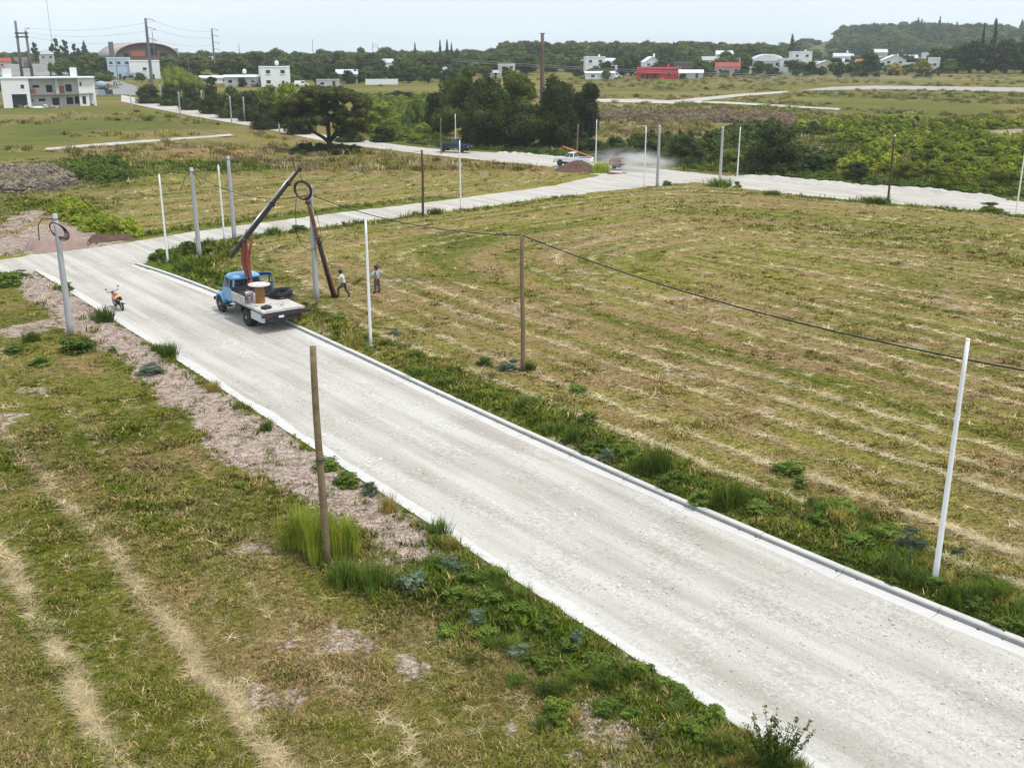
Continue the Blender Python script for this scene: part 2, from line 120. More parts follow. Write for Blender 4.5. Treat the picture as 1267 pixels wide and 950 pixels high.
BLD = {'unfinished': (-118.96,276.85,21.04,7.09),'hangar': (-161.41,470,31.55,12.67),'blue': (-151.94,419.47,8.46,7.62),'warehouse': (-143.03,422.81,11.05,6.48),'container': (-145.46,412.99,3.7,2.22),'shed1': (-106.27,386.69,10.41,2.36),'shed2': (-91.57,366.3,11.24,3.55),'cube': (-80.33,366.3,9.6,6.29),'greyroof': (-58.99,386.69,7.23,4.71),'wall1': (-45.31,376.2,10.98,1.89),'darkwall': (-61.97,363.91,7.63,2.22),'gable1': (-29.79,448.54,5.02,3.36),'pinkish': (-2.28,436.95,6.2,4.68),'gable2': (-8.18,429.71,5.13,2.76),'lhouse': (34.83,460,8.24,6.92),'carport': (33.73,416.2,11.19,2.68),'lowwhite': (47.52,455,7.81,3.8),'twostorey': (58.5,460,6.18,7.24),'red': (56.31,419.46,15.82,3.9),'silver': (69.62,422.8,9.47,3.17),'brown': (73.96,470,8.06,4.53),'redroof': (89.83,452.62,9.79,5.0),'wall2': (98.9,461.19,8.94,3.13),'dome': (117.2,500,13.42,7.37),'greyfence': (115.34,475.22,10.63,2.37),'white2': (125.1,490,8.77,5.61),'tower': (144.3,545,9.74,8.09),'white3': (143.36,497.01,7.78,4.95),'darkfence': (134.12,485.58,10.14,1.9),'wall3': (162.74,491.16,10.25,2.28),'wall4': (183.01,497.04,7.78,3.89),'redbase': (175.14,500,10.06,7.2),'far1': (-251.99,540,5.63,5.26),'greyhip': (-239.38,560,7.09,9.08),'wall5': (-209.24,500,43.23,3.12),'tank_tower': (-161.94,520,5.04,9.52),'pinkhouse': (-152.24,540,7.24,6.02),'hillhouse': (499.16,1180,10.46,6.62),'far2': (120.68,620,9.23,8.68),'far3': (216.26,640,7.15,9.67),'far4': (214.57,560,6.67,7.49),'far5': (186.28,480,4.29,6.16),'far6': (-252.93,560,5.84,5.52),'brickwall': (80.95,444.57,5.64,1.91),'redwall': (-153.53,480,5.37,4.11),'orange': (-62.56,560,5.42,3.52),'far7': (-60.24,520,6.2,5.11),'far8': (-25.57,520,5.81,2.52),'far9': (193.63,640,9.53,7.39),'town0': (36.8,540,5.63,4.09),'town1': (46.68,520,4.65,5.47),'town2': (101.13,560,6.67,5.89),'town3': (120.52,560,6.26,5.1),'town4': (144.51,520,5.04,4.0),'town5': (151.85,500,5.22,3.47),'town6': (180.37,560,6.67,4.71),'town7': (210.84,600,6.7,5.98),'town8': (234.36,640,7.15,6.53),'town9': (214.3,700,9.37,6.71),'town10': (186.83,560,5.42,5.5),'town11': (24.79,520,5.81,3.26),'town12': (140.93,600,6.25,6.58),'town13': (245.76,620,5.54,7.47)}
UTIL = {'tall': (-113.27,340,1.53,21.85),'tall2': (-128.64,470,1.75,18.59),'thin': (-137.86,420,0.63,18.23),'p298': (-107.55,430,0.32,12.8),'p388': (-94.92,520,0.39,14.27),'p462': (-71.52,560,0.83,12.62),'p499': (-44.09,440,0.49,4.58),'p235': (-119.13,400,0.6,8.73),'p850': (80.49,500,0.37,12.13),'p1130': (191.97,520,0.77,12.81),'p742': (40.08,480,0.36,8.87),'p145': (-145.74,400,0.6,8.17)}
HFRAME = (-179.07,400,4.48,21.35)
MAST = (-269.38,640,1.91,40.42)
CARS = {'silver': (-134.52,368.72,2.76,2.38),'dark': (-169.98,433.29,1.94,2.17),'van': (-69.93,359.22,4.03,1.42),'undershed': (-85.81,363.91,3.0,2.09),'white': (40.1,419.46,4.07,1.8),'mixer': (-128.48,335.4,4.27,3.14)}
SIGNS = [(-119.79,314.33,2.01,2.04),(-117.49,314.33,2.12,2.04)]
MOUND = ((8.33,134.98),5.71,1.5)
MOUNDBUSH = (11.36,134.03)
FLAT_HEAP = [(11.82,132.19),(14.86,134.03),(14.36,131.28),(11.79,129.5)]
WHITE_PICKUP = ((6.53,140.92),(10.3,134.98))
NAVY_PICKUP = ((-10.44,160.07),(-6.85,158.79))
RIDGE1 = [(-3.11,160.07),(0.78,158.15),(3.73,155.04),(7.09,150.84)]
RIDGE2 = [(27.18,130.39),(31.44,125.26),(35.15,121.28),(38.86,118.26),(42.4,115.39),(45.78,112.64),(49.16,109.39),(51.26,107.52)]
EARTH_BANK = [(-37.02,78.8),(-35.43,80.18),(-33.79,81.6)]
DARK_BANK = [(-34.03,82.7),(-32.56,83.45),(-30.86,84.41)]
FIRE = (11.43,202.45)

# ------------------------------------------------------------------ small maths
def smooth01(t):
    t = np.clip(t, 0, 1)
    return t * t * (3 - 2 * t)

def terrain(x, y):
    z = 7.0 * smooth01((np.asarray(y, float) - 150) / 410)
    z = z + 27.0 * np.exp(-((x - 480) / 205) ** 2 - ((y - 1290) / 220) ** 2)
    z = z + 5.0 * np.exp(-((x - 60) / 150) ** 2 - ((y - 900) / 150) ** 2)
    return z

def _hash(i, j, k):
    n = (i * 374761393 + j * 668265263 + k * 2147483647 + 1274126177) & 0xFFFFFFFF
    n = ((n ^ (n >> 13)) * 1274126177) & 0xFFFFFFFF
    n = (n ^ (n >> 16)) & 0xFFFFFFFF
    return n / 4294967295.0

def vnoise(x, y, z=0.0):
    x, y, z = np.broadcast_arrays(np.asarray(x, float), np.asarray(y, float), np.asarray(z, float))
    i, j, k = np.floor(x).astype(np.int64), np.floor(y).astype(np.int64), np.floor(z).astype(np.int64)
    u, v, w = smooth01(x - i), smooth01(y - j), smooth01(z - k)
    r = 0
    for a in (0, 1):
        for b in (0, 1):
            for c in (0, 1):
                r = r + _hash(i + a, j + b, k + c) * (u if a else 1 - u) * (v if b else 1 - v) * (w if c else 1 - w)
    return r

def fbm(x, y, z=0.0, oct=4):
    r, a, t = 0, 0.5, 0
    for o in range(oct):
        r = r + a * vnoise(np.asarray(x) * 2 ** o + 17 * o, np.asarray(y) * 2 ** o - 9 * o, np.asarray(z) * 2 ** o)
        t += a
        a *= 0.5
    return r / t

def sdist(poly, x, y):
    """signed distance to a polygon, negative inside"""
    p = np.asarray(poly, float)
    x, y = np.asarray(x, float), np.asarray(y, float)
    best = np.full(x.shape, 1e18)
    ins = np.zeros(x.shape, bool)
    for (ax, ay), (bx, by) in zip(p, np.roll(p, -1, 0)):
        dx, dy = bx - ax, by - ay
        L = dx * dx + dy * dy + 1e-12
        t = np.clip(((x - ax) * dx + (y - ay) * dy) / L, 0, 1)
        best = np.minimum(best, (x - ax - t * dx) ** 2 + (y - ay - t * dy) ** 2)
        c = ((ay > y) != (by > y)) & (x < dx * (y - ay) / (dy if abs(dy) > 1e-12 else 1e-12) + ax)
        ins ^= c
    d = np.sqrt(best)
    return np.where(ins, -d, d)

MAIN = [*LEFT_KERB, *RIGHT_KERB[::-1]]
CROSS = [*CROSS_TOP, *CROSS_BOT[::-1]]
FAR = [*FAR_TOP, *FAR_BOT[::-1]]

def road_dists(x, y):
    return sdist(MAIN, x, y), sdist(CROSS, x, y), sdist(FAR, x, y)

def ground_z(x, y, d=None):
    """surface of the soil: level with the kerb tops beside the roads, cut away under them"""
    x, y = np.asarray(x, float), np.asarray(y, float)
    if d is None:
        d = np.minimum.reduce(road_dists(x, y))
    z = terrain(x, y)
    rough = (fbm(x / 1.7, y / 1.7, 3.1, 3) - 0.5) * 0.10 * smooth01((d - 0.3) / 1.5) * (1 - smooth01((y - 130) / 50))
    rough = rough + (fbm(x / 14, y / 14, 8.2, 2) - 0.5) * 0.25 * smooth01((d - 1.0) / 6) * (1 - smooth01((y - 130) / 50))
    edge = d + (fbm(x / 1.3, y / 1.3, 1.0, 3) - 0.5) * 0.9 * (y > 72)
    return z + np.where(y > 190, 0.0, -0.16 + 0.31 * smooth01((edge + 0.14) / 0.38)) + rough

def gz(x, y):
    return float(ground_z(np.array([x]), np.array([y]))[0])

# ------------------------------------------------------------------ object helpers
def link(o, parent=None):
    COL.objects.link(o)
    if parent is not None:
        o.parent = parent
    return o

def tag(o, label=None, cat=None, group=None, kind=None):
    if label: o['label'] = label
    if cat: o['category'] = cat
    if group: o['group'] = group
    if kind: o['kind'] = kind
    return o

def empty(name, loc, rz=0.0, label=None, cat=None, group=None):
    o = bpy.data.objects.new(name, None)
    o.empty_display_size = 0.2
    link(o)
    o.location = loc
    o.rotation_euler = (0, 0, rz)
    return tag(o, label, cat, group)

def mesh_obj(name, me, mat=None, parent=None):
    o = bpy.data.objects.new(name, me)
    if mat is not None and not me.materials:
        me.materials.append(mat)
    return link(o, parent)

def np_mesh(name, verts, faces, smooth=False):
    """verts (n,3), faces (m,k) numpy -> mesh"""
    me = bpy.data.meshes.new(name)
    verts, faces = np.asarray(verts, np.float32), np.asarray(faces, np.int32)
    m, k = faces.shape
    me.vertices.add(len(verts)); me.vertices.foreach_set('co', verts.ravel())
    me.loops.add(m * k); me.loops.foreach_set('vertex_index', faces.ravel())
    me.polygons.add(m)
    me.polygons.foreach_set('loop_start', np.arange(0, m * k, k, dtype=np.int32))
    if smooth:
        me.polygons.foreach_set('use_smooth', np.ones(m, bool))
    me.update(calc_edges=True)
    return me

class MB:
    """collects simple solids into one mesh"""
    def __init__(self):
        self.v, self.f = [], []
    def _add(self, vs, fs):
        n = len(self.v)
        self.v += [tuple(v) for v in vs]
        self.f += [tuple(i + n for i in f) for f in fs]
        return self
    def box(self, c, s, rz=0.0, ry=0.0, rx=0.0, top=1.0):
        x, y, z = s[0] / 2, s[1] / 2, s[2] / 2
        M = Matrix.Rotation(rz, 3, 'Z') @ Matrix.Rotation(ry, 3, 'Y') @ Matrix.Rotation(rx, 3, 'X')
        vs = []
        for k, t in ((-z, 1), (z, top)):
            for a, b in ((-x, -y), (x, -y), (x, y), (-x, y)):
                vs.append(M @ Vector((a * t, b * t, k)) + Vector(c))
        return self._add(vs, [(3, 2, 1, 0), (4, 5, 6, 7), (0, 1, 5, 4), (1, 2, 6, 5), (2, 3, 7, 6), (3, 0, 4, 7)])
    def tube(self, pts, rad, n=8, cap=True):
        pts = [Vector(p) for p in pts]
        if not hasattr(rad, '__len__'): rad = [rad] * len(pts)
        vs, fs = [], []
        up = None
        for i, p in enumerate(pts):
            t = (pts[min(i + 1, len(pts) - 1)] - pts[max(i - 1, 0)]).normalized()
            if up is None:
                up = Vector((0, 0, 1)) if abs(t.z) < 0.9 else Vector((1, 0, 0))
            a = t.cross(up).normalized(); b = t.cross(a).normalized(); up = -b if False else up
            for k in range(n):
                w = 2 * math.pi * k / n
                vs.append(p + (a * math.cos(w) + b * math.sin(w)) * rad[i])
        for i in range(len(pts) - 1):
            for k in range(n):
                q = (k + 1) % n
                fs.append((i * n + k, i * n + q, (i + 1) * n + q, (i + 1) * n + k))
        if cap:
            fs.append(tuple(range(n)))
            fs.append(tuple(reversed(range((len(pts) - 1) * n, len(pts) * n))))
        return self._add(vs, fs)
    def ring(self, c, R, r, axis=(0, 0, 1), n=20, m=8, wob=0.0, sq=1.0):
        ax = Vector(axis).normalized()
        a = ax.orthogonal().normalized(); b = ax.cross(a)
        vs, fs = [], []
        for i in range(n):
            w = 2 * math.pi * i / n
            d = a * math.cos(w) + b * math.sin(w) * sq
            RR = R * (1 + wob * math.sin(3 * w + R * 40))
            for k in range(m):
                q = 2 * math.pi * k / m
                vs.append(Vector(c) + d * (RR + r * math.cos(q)) + ax * (r * math.sin(q) + wob * R * math.cos(2 * w + R * 25)))
        for i in range(n):
            for k in range(m):
                i2, k2 = (i + 1) % n, (k + 1) % m
                fs.append((i * m + k, i2 * m + k, i2 * m + k2, i * m + k2))
        return self._add(vs, fs)
    def prism(self, prof, y0, y1, inset=None):
        """profile in (x,z) swept from y0 to y1"""
        n = len(prof)
        vs = [(x, y0, z) for x, z in prof] + [(x, y1, z) for x, z in prof]
        fs = [tuple(reversed(range(n))), tuple(range(n, 2 * n))]
        fs += [(i, (i + 1) % n, n + (i + 1) % n, n + i) for i in range(n)]
        fs = [tuple(reversed(f)) for f in fs]
        return self._add(vs, fs)
    def loft(self, rings, cap=True):
        n = len(rings[0])
        vs = [v for r in rings for v in r]
        fs = []
        for i in range(len(rings) - 1):
            for k in range(n):
                q = (k + 1) % n
                fs.append((i * n + k, i * n + q, (i + 1) * n + q, (i + 1) * n + k))
        if cap:
            fs.append(tuple(reversed(range(n))))
            fs.append(tuple(range((len(rings) - 1) * n, len(rings) * n)))
        return self._add(vs, fs)
    def lathe(self, c, prof, n=16, axis='Z'):
        rings = []
        for r, h in prof:
            ring = []
            for k in range(n):
                w = 2 * math.pi * k / n
                a, b = r * math.cos(w), r * math.sin(w)
                q = {'Z': (a, b, h), 'Y': (a, h, b), 'X': (h, a, b)}[axis]
                ring.append((c[0] + q[0], c[1] + q[1], c[2] + q[2]))
            rings.append(ring)
        return self.loft(rings)
    def ball(self, c, r, n=10, m=7, sc=(1, 1, 1)):
        rings = []
        for i in range(m):
            t = math.pi * (i + 0.5) / m
            rings.append([(c[0] + r * sc[0] * math.sin(t) * math.cos(2 * math.pi * k / n), c[1] + r * sc[1] * math.sin(t) * math.sin(2 * math.pi * k / n), c[2] - r * sc[2] * math.cos(t)) for k in range(n)])
        return self.loft(rings)
    def quad(self, a, b, c, d):
        return self._add([a, b, c, d], [(0, 1, 2, 3)])
    def mesh(self, name, smooth=False):
        me = bpy.data.meshes.new(name)
        me.from_pydata(self.v, [], self.f)
        if smooth:
            me.polygons.foreach_set('use_smooth', [True] * len(me.polygons))
        me.update()
        import bmesh
        bm = bmesh.new(); bm.from_mesh(me)
        bmesh.ops.recalc_face_normals(bm, faces=bm.faces)
        bm.to_mesh(me); bm.free()
        return me
    def build(self, name, mat, parent=None, smooth=False, bevel=0.0):
        o = mesh_obj(name, self.mesh(name, smooth), mat, parent)
        if bevel:
            b = o.modifiers.new('edge', 'BEVEL'); b.width = bevel; b.segments = 2; b.limit_method = 'ANGLE'
        return o

# ------------------------------------------------------------------ materials
class NT:
    """a little wrapper so that node trees read like formulas"""
    def __init__(self, mat):
        self.t = mat.node_tree
    def n(self, kind, **kw):
        nd = self.t.nodes.new(kind)
        for k, v in kw.items(): setattr(nd, k, v)
        return nd
    def set(self, sock, v):
        if hasattr(v, 'is_output'): self.t.links.new(v, sock)
        elif v is not None:
            if isinstance(v, tuple) and len(v) == 3 and sock.type == 'RGBA': v = (*v, 1)
            sock.default_value = v
    def math(self, op, a, b=None, c=None, clamp=False):
        nd = self.n('ShaderNodeMath', operation=op, use_clamp=clamp)
        for i, v in enumerate((a, b, c)):
            if v is not None: self.set(nd.inputs[i], v)
        return nd.outputs[0]
    def mix(self, f, a, b, blend='MIX'):
        nd = self.n('ShaderNodeMix', data_type='RGBA', blend_type=blend)
        self.set(nd.inputs['Factor'], f); self.set(nd.inputs['A'], a); self.set(nd.inputs['B'], b)
        return nd.outputs['Result']
    def noise(self, vec, scale, detail=4, rough=0.55, dist=0.0):
        nd = self.n('ShaderNodeTexNoise')
        if vec is not None: self.set(nd.inputs['Vector'], vec)
        nd.inputs['Scale'].default_value = scale; nd.inputs['Detail'].default_value = detail
        nd.inputs['Roughness'].default_value = rough; nd.inputs['Distortion'].default_value = dist
        return nd.outputs['Fac']
    def vor(self, vec, scale, feature='F1', out='Distance'):
        nd = self.n('ShaderNodeTexVoronoi', feature=feature)
        if vec is not None: self.set(nd.inputs['Vector'], vec)
        nd.inputs['Scale'].default_value = scale
        return nd.outputs[out]
    def ramp(self, f, a, b, lo=0.0, hi=1.0):
        nd = self.n('ShaderNodeMapRange', interpolation_type='SMOOTHSTEP')
        self.set(nd.inputs['Value'], f); nd.inputs['From Min'].default_value = a; nd.inputs['From Max'].default_value = b
        nd.inputs['To Min'].default_value = lo; nd.inputs['To Max'].default_value = hi
        return nd.outputs[0]
    def pos(self):
        return self.n('ShaderNodeNewGeometry').outputs['Position']
    def obj(self):
        return self.n('ShaderNodeTexCoord').outputs['Object']
    def attr(self, name, out='Fac', kind='GEOMETRY'):
        return self.n('ShaderNodeAttribute', attribute_name=name, attribute_type=kind).outputs[out]
    def bump(self, h, strength=0.3, dist=0.05):
        nd = self.n('ShaderNodeBump'); nd.inputs['Strength'].default_value = strength; nd.inputs['Distance'].default_value = dist
        self.set(nd.inputs['Height'], h)
        return nd.outputs[0]
    def bright(self, col, f):
        nd = self.n('ShaderNodeMix', data_type='RGBA', blend_type='MULTIPLY'); nd.inputs['Factor'].default_value = 1
        self.set(nd.inputs['A'], col)
        c = self.n('ShaderNodeCombineColor'); [self.set(c.inputs[i], f) for i in range(3)]
        self.set(nd.inputs['B'], c.outputs[0])
        return nd.outputs['Result']

def new_mat(name):
    m = bpy.data.materials.new(name); m.use_nodes = True
    nt = NT(m)
    b = m.node_tree.nodes['Principled BSDF']
    b.inputs['Specular IOR Level'].default_value = 0.25
    return m, nt, b

def mat(name, col, rough=0.6, var=0.18, scale=3.0, metal=0.0, dirt=None, dirt_amt=0.4, bump=0.0, spec=0.25):
    """plain surface with blotchy colour variation, optional grime and relief"""
    m, nt, b = new_mat(name)
    p = nt.obj()
    f = nt.math('ADD', nt.math('MULTIPLY', nt.noise(p, scale, 3, 0.6), 2 * var), 1 - var)
    c = nt.bright(col, f)
    if dirt:
        g = nt.ramp(nt.noise(p, scale * 0.7, 4, 0.7), 0.45, 0.75)
        c = nt.mix(nt.math('MULTIPLY', g, dirt_amt), c, dirt)
    nt.set(b.inputs['Base Color'], c)
    b.inputs['Roughness'].default_value = rough
    b.inputs['Metallic'].default_value = metal
    b.inputs['Specular IOR Level'].default_value = spec
    if bump:
        nt.set(b.inputs['Normal'], nt.bump(nt.noise(p, scale * 5, 3, 0.65), bump, 0.03))
    return m

def leaf_mat(name, c1, c2, scale=0.6, trans=0.25, c3=None):
    m, nt, b = new_mat(name)
    p = nt.pos()
    f = nt.ramp(nt.noise(p, scale, 1, 0.6), 0.3, 0.7)
    c = nt.mix(f, c1, c2)
    if c3:
        c = nt.mix(nt.ramp(nt.noise(p, scale * 0.45, 3, 0.6), 0.55, 0.72), c, c3)
    oi = nt.n('ShaderNodeObjectInfo').outputs['Random']
    c = nt.bright(c, nt.math('ADD', nt.math('MULTIPLY', oi, 0.7), 0.65))
    c = nt.bright(c, nt.math('ADD', nt.math('MULTIPLY', nt.noise(p, scale * 9, 0), 0.9), 0.55))
    nt.set(b.inputs['Base Color'], c)
    b.inputs['Roughness'].default_value = 0.6
    b.inputs['Specular IOR Level'].default_value = 0.12
    tr = nt.n('ShaderNodeBsdfTranslucent'); nt.set(tr.inputs['Color'], c)
    mx = nt.n('ShaderNodeMixShader'); mx.inputs[0].default_value = trans
    nt.t.links.new(b.outputs[0], mx.inputs[1]); nt.t.links.new(tr.outputs[0], mx.inputs[2])
    nt.t.links.new(mx.outputs[0], nt.t.nodes['Material Output'].inputs['Surface'])
    return m

M = {}
M['concrete'] = mat('concrete', (0.40, 0.41, 0.42), 0.85, 0.14, 2.2, bump=0.15, dirt=(0.25, 0.25, 0.25), dirt_amt=0.35)
M['kerb'] = mat('kerb_concrete', (0.60, 0.59, 0.58), 0.9, 0.08, 1.6, bump=0.12, dirt=(0.44, 0.41, 0.38), dirt_amt=0.35)
M['white_post'] = mat('white_painted_steel', (0.78, 0.79, 0.80), 0.45, 0.05, 1.5)
M['wood'] = mat('weathered_timber', (0.20, 0.145, 0.085), 0.9, 0.35, 2.5, bump=0.4, dirt=(0.075, 0.055, 0.04), dirt_amt=0.6)
M['boom_black'] = mat('worn_black_paint', (0.022, 0.022, 0.024), 0.6, 0.3, 3, dirt=(0.07, 0.05, 0.04), dirt_amt=0.4)
M['tar'] = mat('tarred_timber', (0.03, 0.02, 0.016), 0.8, 0.4, 3, bump=0.3)
M['wood_dark'] = mat('dark_timber', (0.10, 0.06, 0.04), 0.9, 0.35, 3, bump=0.4, dirt=(0.03, 0.02, 0.018), dirt_amt=0.6)
M['wood_grey'] = mat('grey_timber', (0.22, 0.165, 0.095), 0.9, 0.45, 3.5, bump=0.6, dirt=(0.075, 0.05, 0.03), dirt_amt=0.8)
M['orange_paint'] = mat('orange_paint', (0.55, 0.24, 0.03), 0.7, 0.2, 2)
M['black'] = mat('black_rubber', (0.018, 0.018, 0.02), 0.6, 0.3, 4)
M['cable'] = mat('black_cable', (0.03, 0.03, 0.034), 0.5, 0.2, 4)
M['dark_metal'] = mat('dark_steel', (0.045, 0.045, 0.05), 0.5, 0.3, 4, metal=0.4, dirt=(0.16, 0.12, 0.09), dirt_amt=0.4)
M['steel'] = mat('bare_steel', (0.55, 0.56, 0.58), 0.35, 0.1, 3, metal=0.7)
M['blue'] = mat('faded_blue_paint', (0.17, 0.38, 0.60), 0.42, 0.14, 1.5, dirt=(0.30, 0.27, 0.23), dirt_amt=0.35, spec=0.4)
M['deep_blue'] = mat('deep_blue_paint', (0.035, 0.14, 0.33), 0.45, 0.15, 1.5, spec=0.4)
M['crane_red'] = mat('faded_red_paint', (0.22, 0.055, 0.035), 0.55, 0.25, 2, dirt=(0.12, 0.06, 0.045), dirt_amt=0.5)
M['glass'] = mat('window_glass', (0.03, 0.04, 0.05), 0.08, 0.1, 1, spec=0.8)
M['plank'] = mat('bed_boards', (0.55, 0.52, 0.49), 0.85, 0.2, 2.5, bump=0.2, dirt=(0.20, 0.17, 0.15), dirt_amt=0.6)
M['drum_wood'] = mat('drum_core_boards', (0.30, 0.15, 0.05), 0.8, 0.3, 3, bump=0.3)
M['drum_flange'] = mat('drum_flange_boards', (0.58, 0.53, 0.49), 0.85, 0.15, 2, dirt=(0.35, 0.3, 0.26), dirt_amt=0.4)
M['bucket'] = mat('white_plastic', (0.72, 0.70, 0.68), 0.5, 0.06, 2)
M['bucket_red'] = mat('red_label', (0.62, 0.10, 0.03), 0.5, 0.1, 2)
M['rust'] = mat('rust_brown', (0.17, 0.065, 0.035), 0.8, 0.45, 3, bump=0.3, dirt=(0.42, 0.33, 0.27), dirt_amt=0.55)
M['skin'] = mat('skin', (0.28, 0.15, 0.10), 0.6, 0.06, 8)
M['shirt_white'] = mat('white_shirt', (0.62, 0.61, 0.66), 0.9, 0.12, 6)
M['shirt_grey'] = mat('grey_blue_shirt', (0.38, 0.42, 0.46), 0.9, 0.12, 6)
M['trousers'] = mat('grey_green_trousers', (0.075, 0.075, 0.065), 0.9, 0.2, 6)
M['trousers_b'] = mat('brown_trousers', (0.10, 0.085, 0.075), 0.9, 0.2, 6)
M['navy'] = mat('navy_cloth', (0.025, 0.03, 0.07), 0.9, 0.15, 6)
M['boot'] = mat('black_boot', (0.02, 0.018, 0.016), 0.6, 0.2, 8)
M['soil_dark'] = mat('brown_topsoil', (0.115, 0.07, 0.052), 0.95, 0.5, 2.2, bump=0.8, dirt=(0.055, 0.036, 0.03), dirt_amt=0.6)
M['soil_pink'] = mat('pink_soil', (0.30, 0.215, 0.185), 0.95, 0.3, 1.5, bump=0.8, dirt=(0.20, 0.135, 0.11), dirt_amt=0.6)
M['gravel_heap'] = mat('pale_gravel_heap', (0.47, 0.44, 0.40), 0.95, 0.25, 2.5, bump=0.8, dirt=(0.34, 0.31, 0.27), dirt_amt=0.4)
M['white_paint'] = mat('white_car_paint', (0.82, 0.83, 0.84), 0.3, 0.05, 1, spec=0.5)
M['navy_paint'] = mat('dark_blue_car_paint', (0.022, 0.045, 0.085), 0.3, 0.1, 1, spec=0.5)
M['silver_paint'] = mat('silver_car_paint', (0.42, 0.46, 0.52), 0.35, 0.08, 1, metal=0.3)
M['tyre'] = mat('tyre', (0.022, 0.022, 0.024), 0.85, 0.25, 6, dirt=(0.22, 0.2, 0.18), dirt_amt=0.3)
M['rim'] = mat('wheel_rim', (0.30, 0.31, 0.33), 0.5, 0.15, 4, metal=0.3, dirt=(0.2, 0.18, 0.16), dirt_amt=0.4)
M['red_lens'] = mat('red_lens', (0.22, 0.015, 0.015), 0.3, 0.05, 2)
M['clear_lens'] = mat('clear_lens', (0.7, 0.7, 0.68), 0.15, 0.05, 2, spec=0.7)
M['moto_red'] = mat('motorcycle_red', (0.40, 0.03, 0.05), 0.35, 0.1, 2, spec=0.5)
M['yellow'] = mat('yellow_cloth', (0.62, 0.42, 0.05), 0.8, 0.15, 4)
M['white_wall'] = mat('white_render', (0.78, 0.79, 0.80), 0.9, 0.07, 0.35, dirt=(0.60, 0.59, 0.58), dirt_amt=0.3)
M['white_roof'] = mat('white_roof_sheet', (0.72, 0.73, 0.74), 0.7, 0.06, 0.3)
M['grey_wall'] = mat('raw_grey_render', (0.50, 0.49, 0.48), 0.95, 0.12, 0.5, dirt=(0.34, 0.31, 0.28), dirt_amt=0.5)
M['raw_concrete'] = mat('raw_concrete_slab', (0.27, 0.25, 0.24), 0.95, 0.15, 0.6)
M['painted_void'] = mat('painted_dark_interior', (0.02, 0.021, 0.024), 0.9, 0.2, 1)  # near-black colour of solid panels, painting the darkness inside openings
M['brick'] = mat('orange_brick', (0.34, 0.12, 0.065), 0.9, 0.2, 1.0)
M['brick_dull'] = mat('dull_brick', (0.135, 0.098, 0.088), 0.95, 0.25, 0.4, dirt=(0.12, 0.09, 0.085), dirt_amt=0.5)
M['red_wall'] = mat('bright_red_render', (0.52, 0.025, 0.035), 0.8, 0.12, 0.4)
M['pink_wall'] = mat('pale_pink_render', (0.55, 0.37, 0.35), 0.9, 0.1, 0.4)
M['cream_wall'] = mat('cream_render', (0.58, 0.53, 0.46), 0.9, 0.1, 0.4)
M['blue_wall'] = mat('pale_blue_render', (0.42, 0.53, 0.62), 0.9, 0.08, 0.4)
M['red_roof'] = mat('red_tile_roof', (0.30, 0.075, 0.06), 0.85, 0.2, 0.8)
M['grey_roof'] = mat('grey_sheet_roof', (0.36, 0.38, 0.40), 0.6, 0.1, 0.4)
M['zinc'] = mat('zinc_sheet', (0.50, 0.53, 0.56), 0.55, 0.1, 0.4)
M['tan_roof'] = mat('tan_vault_roof', (0.40, 0.35, 0.31), 0.85, 0.12, 0.12, dirt=(0.27, 0.24, 0.22), dirt_amt=0.5)
M['asphalt'] = mat('worn_asphalt', (0.24, 0.235, 0.23), 0.9, 0.12, 0.2)
M['sign_blue'] = mat('dark_blue_board', (0.05, 0.07, 0.12), 0.6, 0.1, 0.5)
M['sign_pale'] = mat('pale_blue_board', (0.30, 0.38, 0.46), 0.6, 0.1, 0.5)
M['bark'] = mat('bark', (0.055, 0.042, 0.033), 0.95, 0.35, 2, bump=0.5)
M['rope_orange'] = mat('orange_ladder', (0.55, 0.22, 0.08), 0.6, 0.1, 2)

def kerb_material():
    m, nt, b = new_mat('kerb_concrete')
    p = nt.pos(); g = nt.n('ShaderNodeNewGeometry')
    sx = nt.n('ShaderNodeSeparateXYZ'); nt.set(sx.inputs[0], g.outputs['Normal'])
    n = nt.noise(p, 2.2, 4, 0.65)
    face = nt.mix(n, (0.23, 0.225, 0.22), (0.36, 0.35, 0.34))          # cement grey darkened to paint shade on the upright sides
    dust = nt.mix(n, (0.48, 0.46, 0.435), (0.62, 0.605, 0.585))           # pale dusty tone for the flats; contrast with the sides paints shade
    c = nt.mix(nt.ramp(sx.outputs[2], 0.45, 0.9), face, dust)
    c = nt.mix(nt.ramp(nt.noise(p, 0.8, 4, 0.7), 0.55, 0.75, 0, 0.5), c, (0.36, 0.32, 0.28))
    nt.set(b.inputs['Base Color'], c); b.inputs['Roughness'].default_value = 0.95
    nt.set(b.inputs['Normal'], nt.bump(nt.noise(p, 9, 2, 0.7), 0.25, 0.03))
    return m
M['kerb'] = kerb_material()

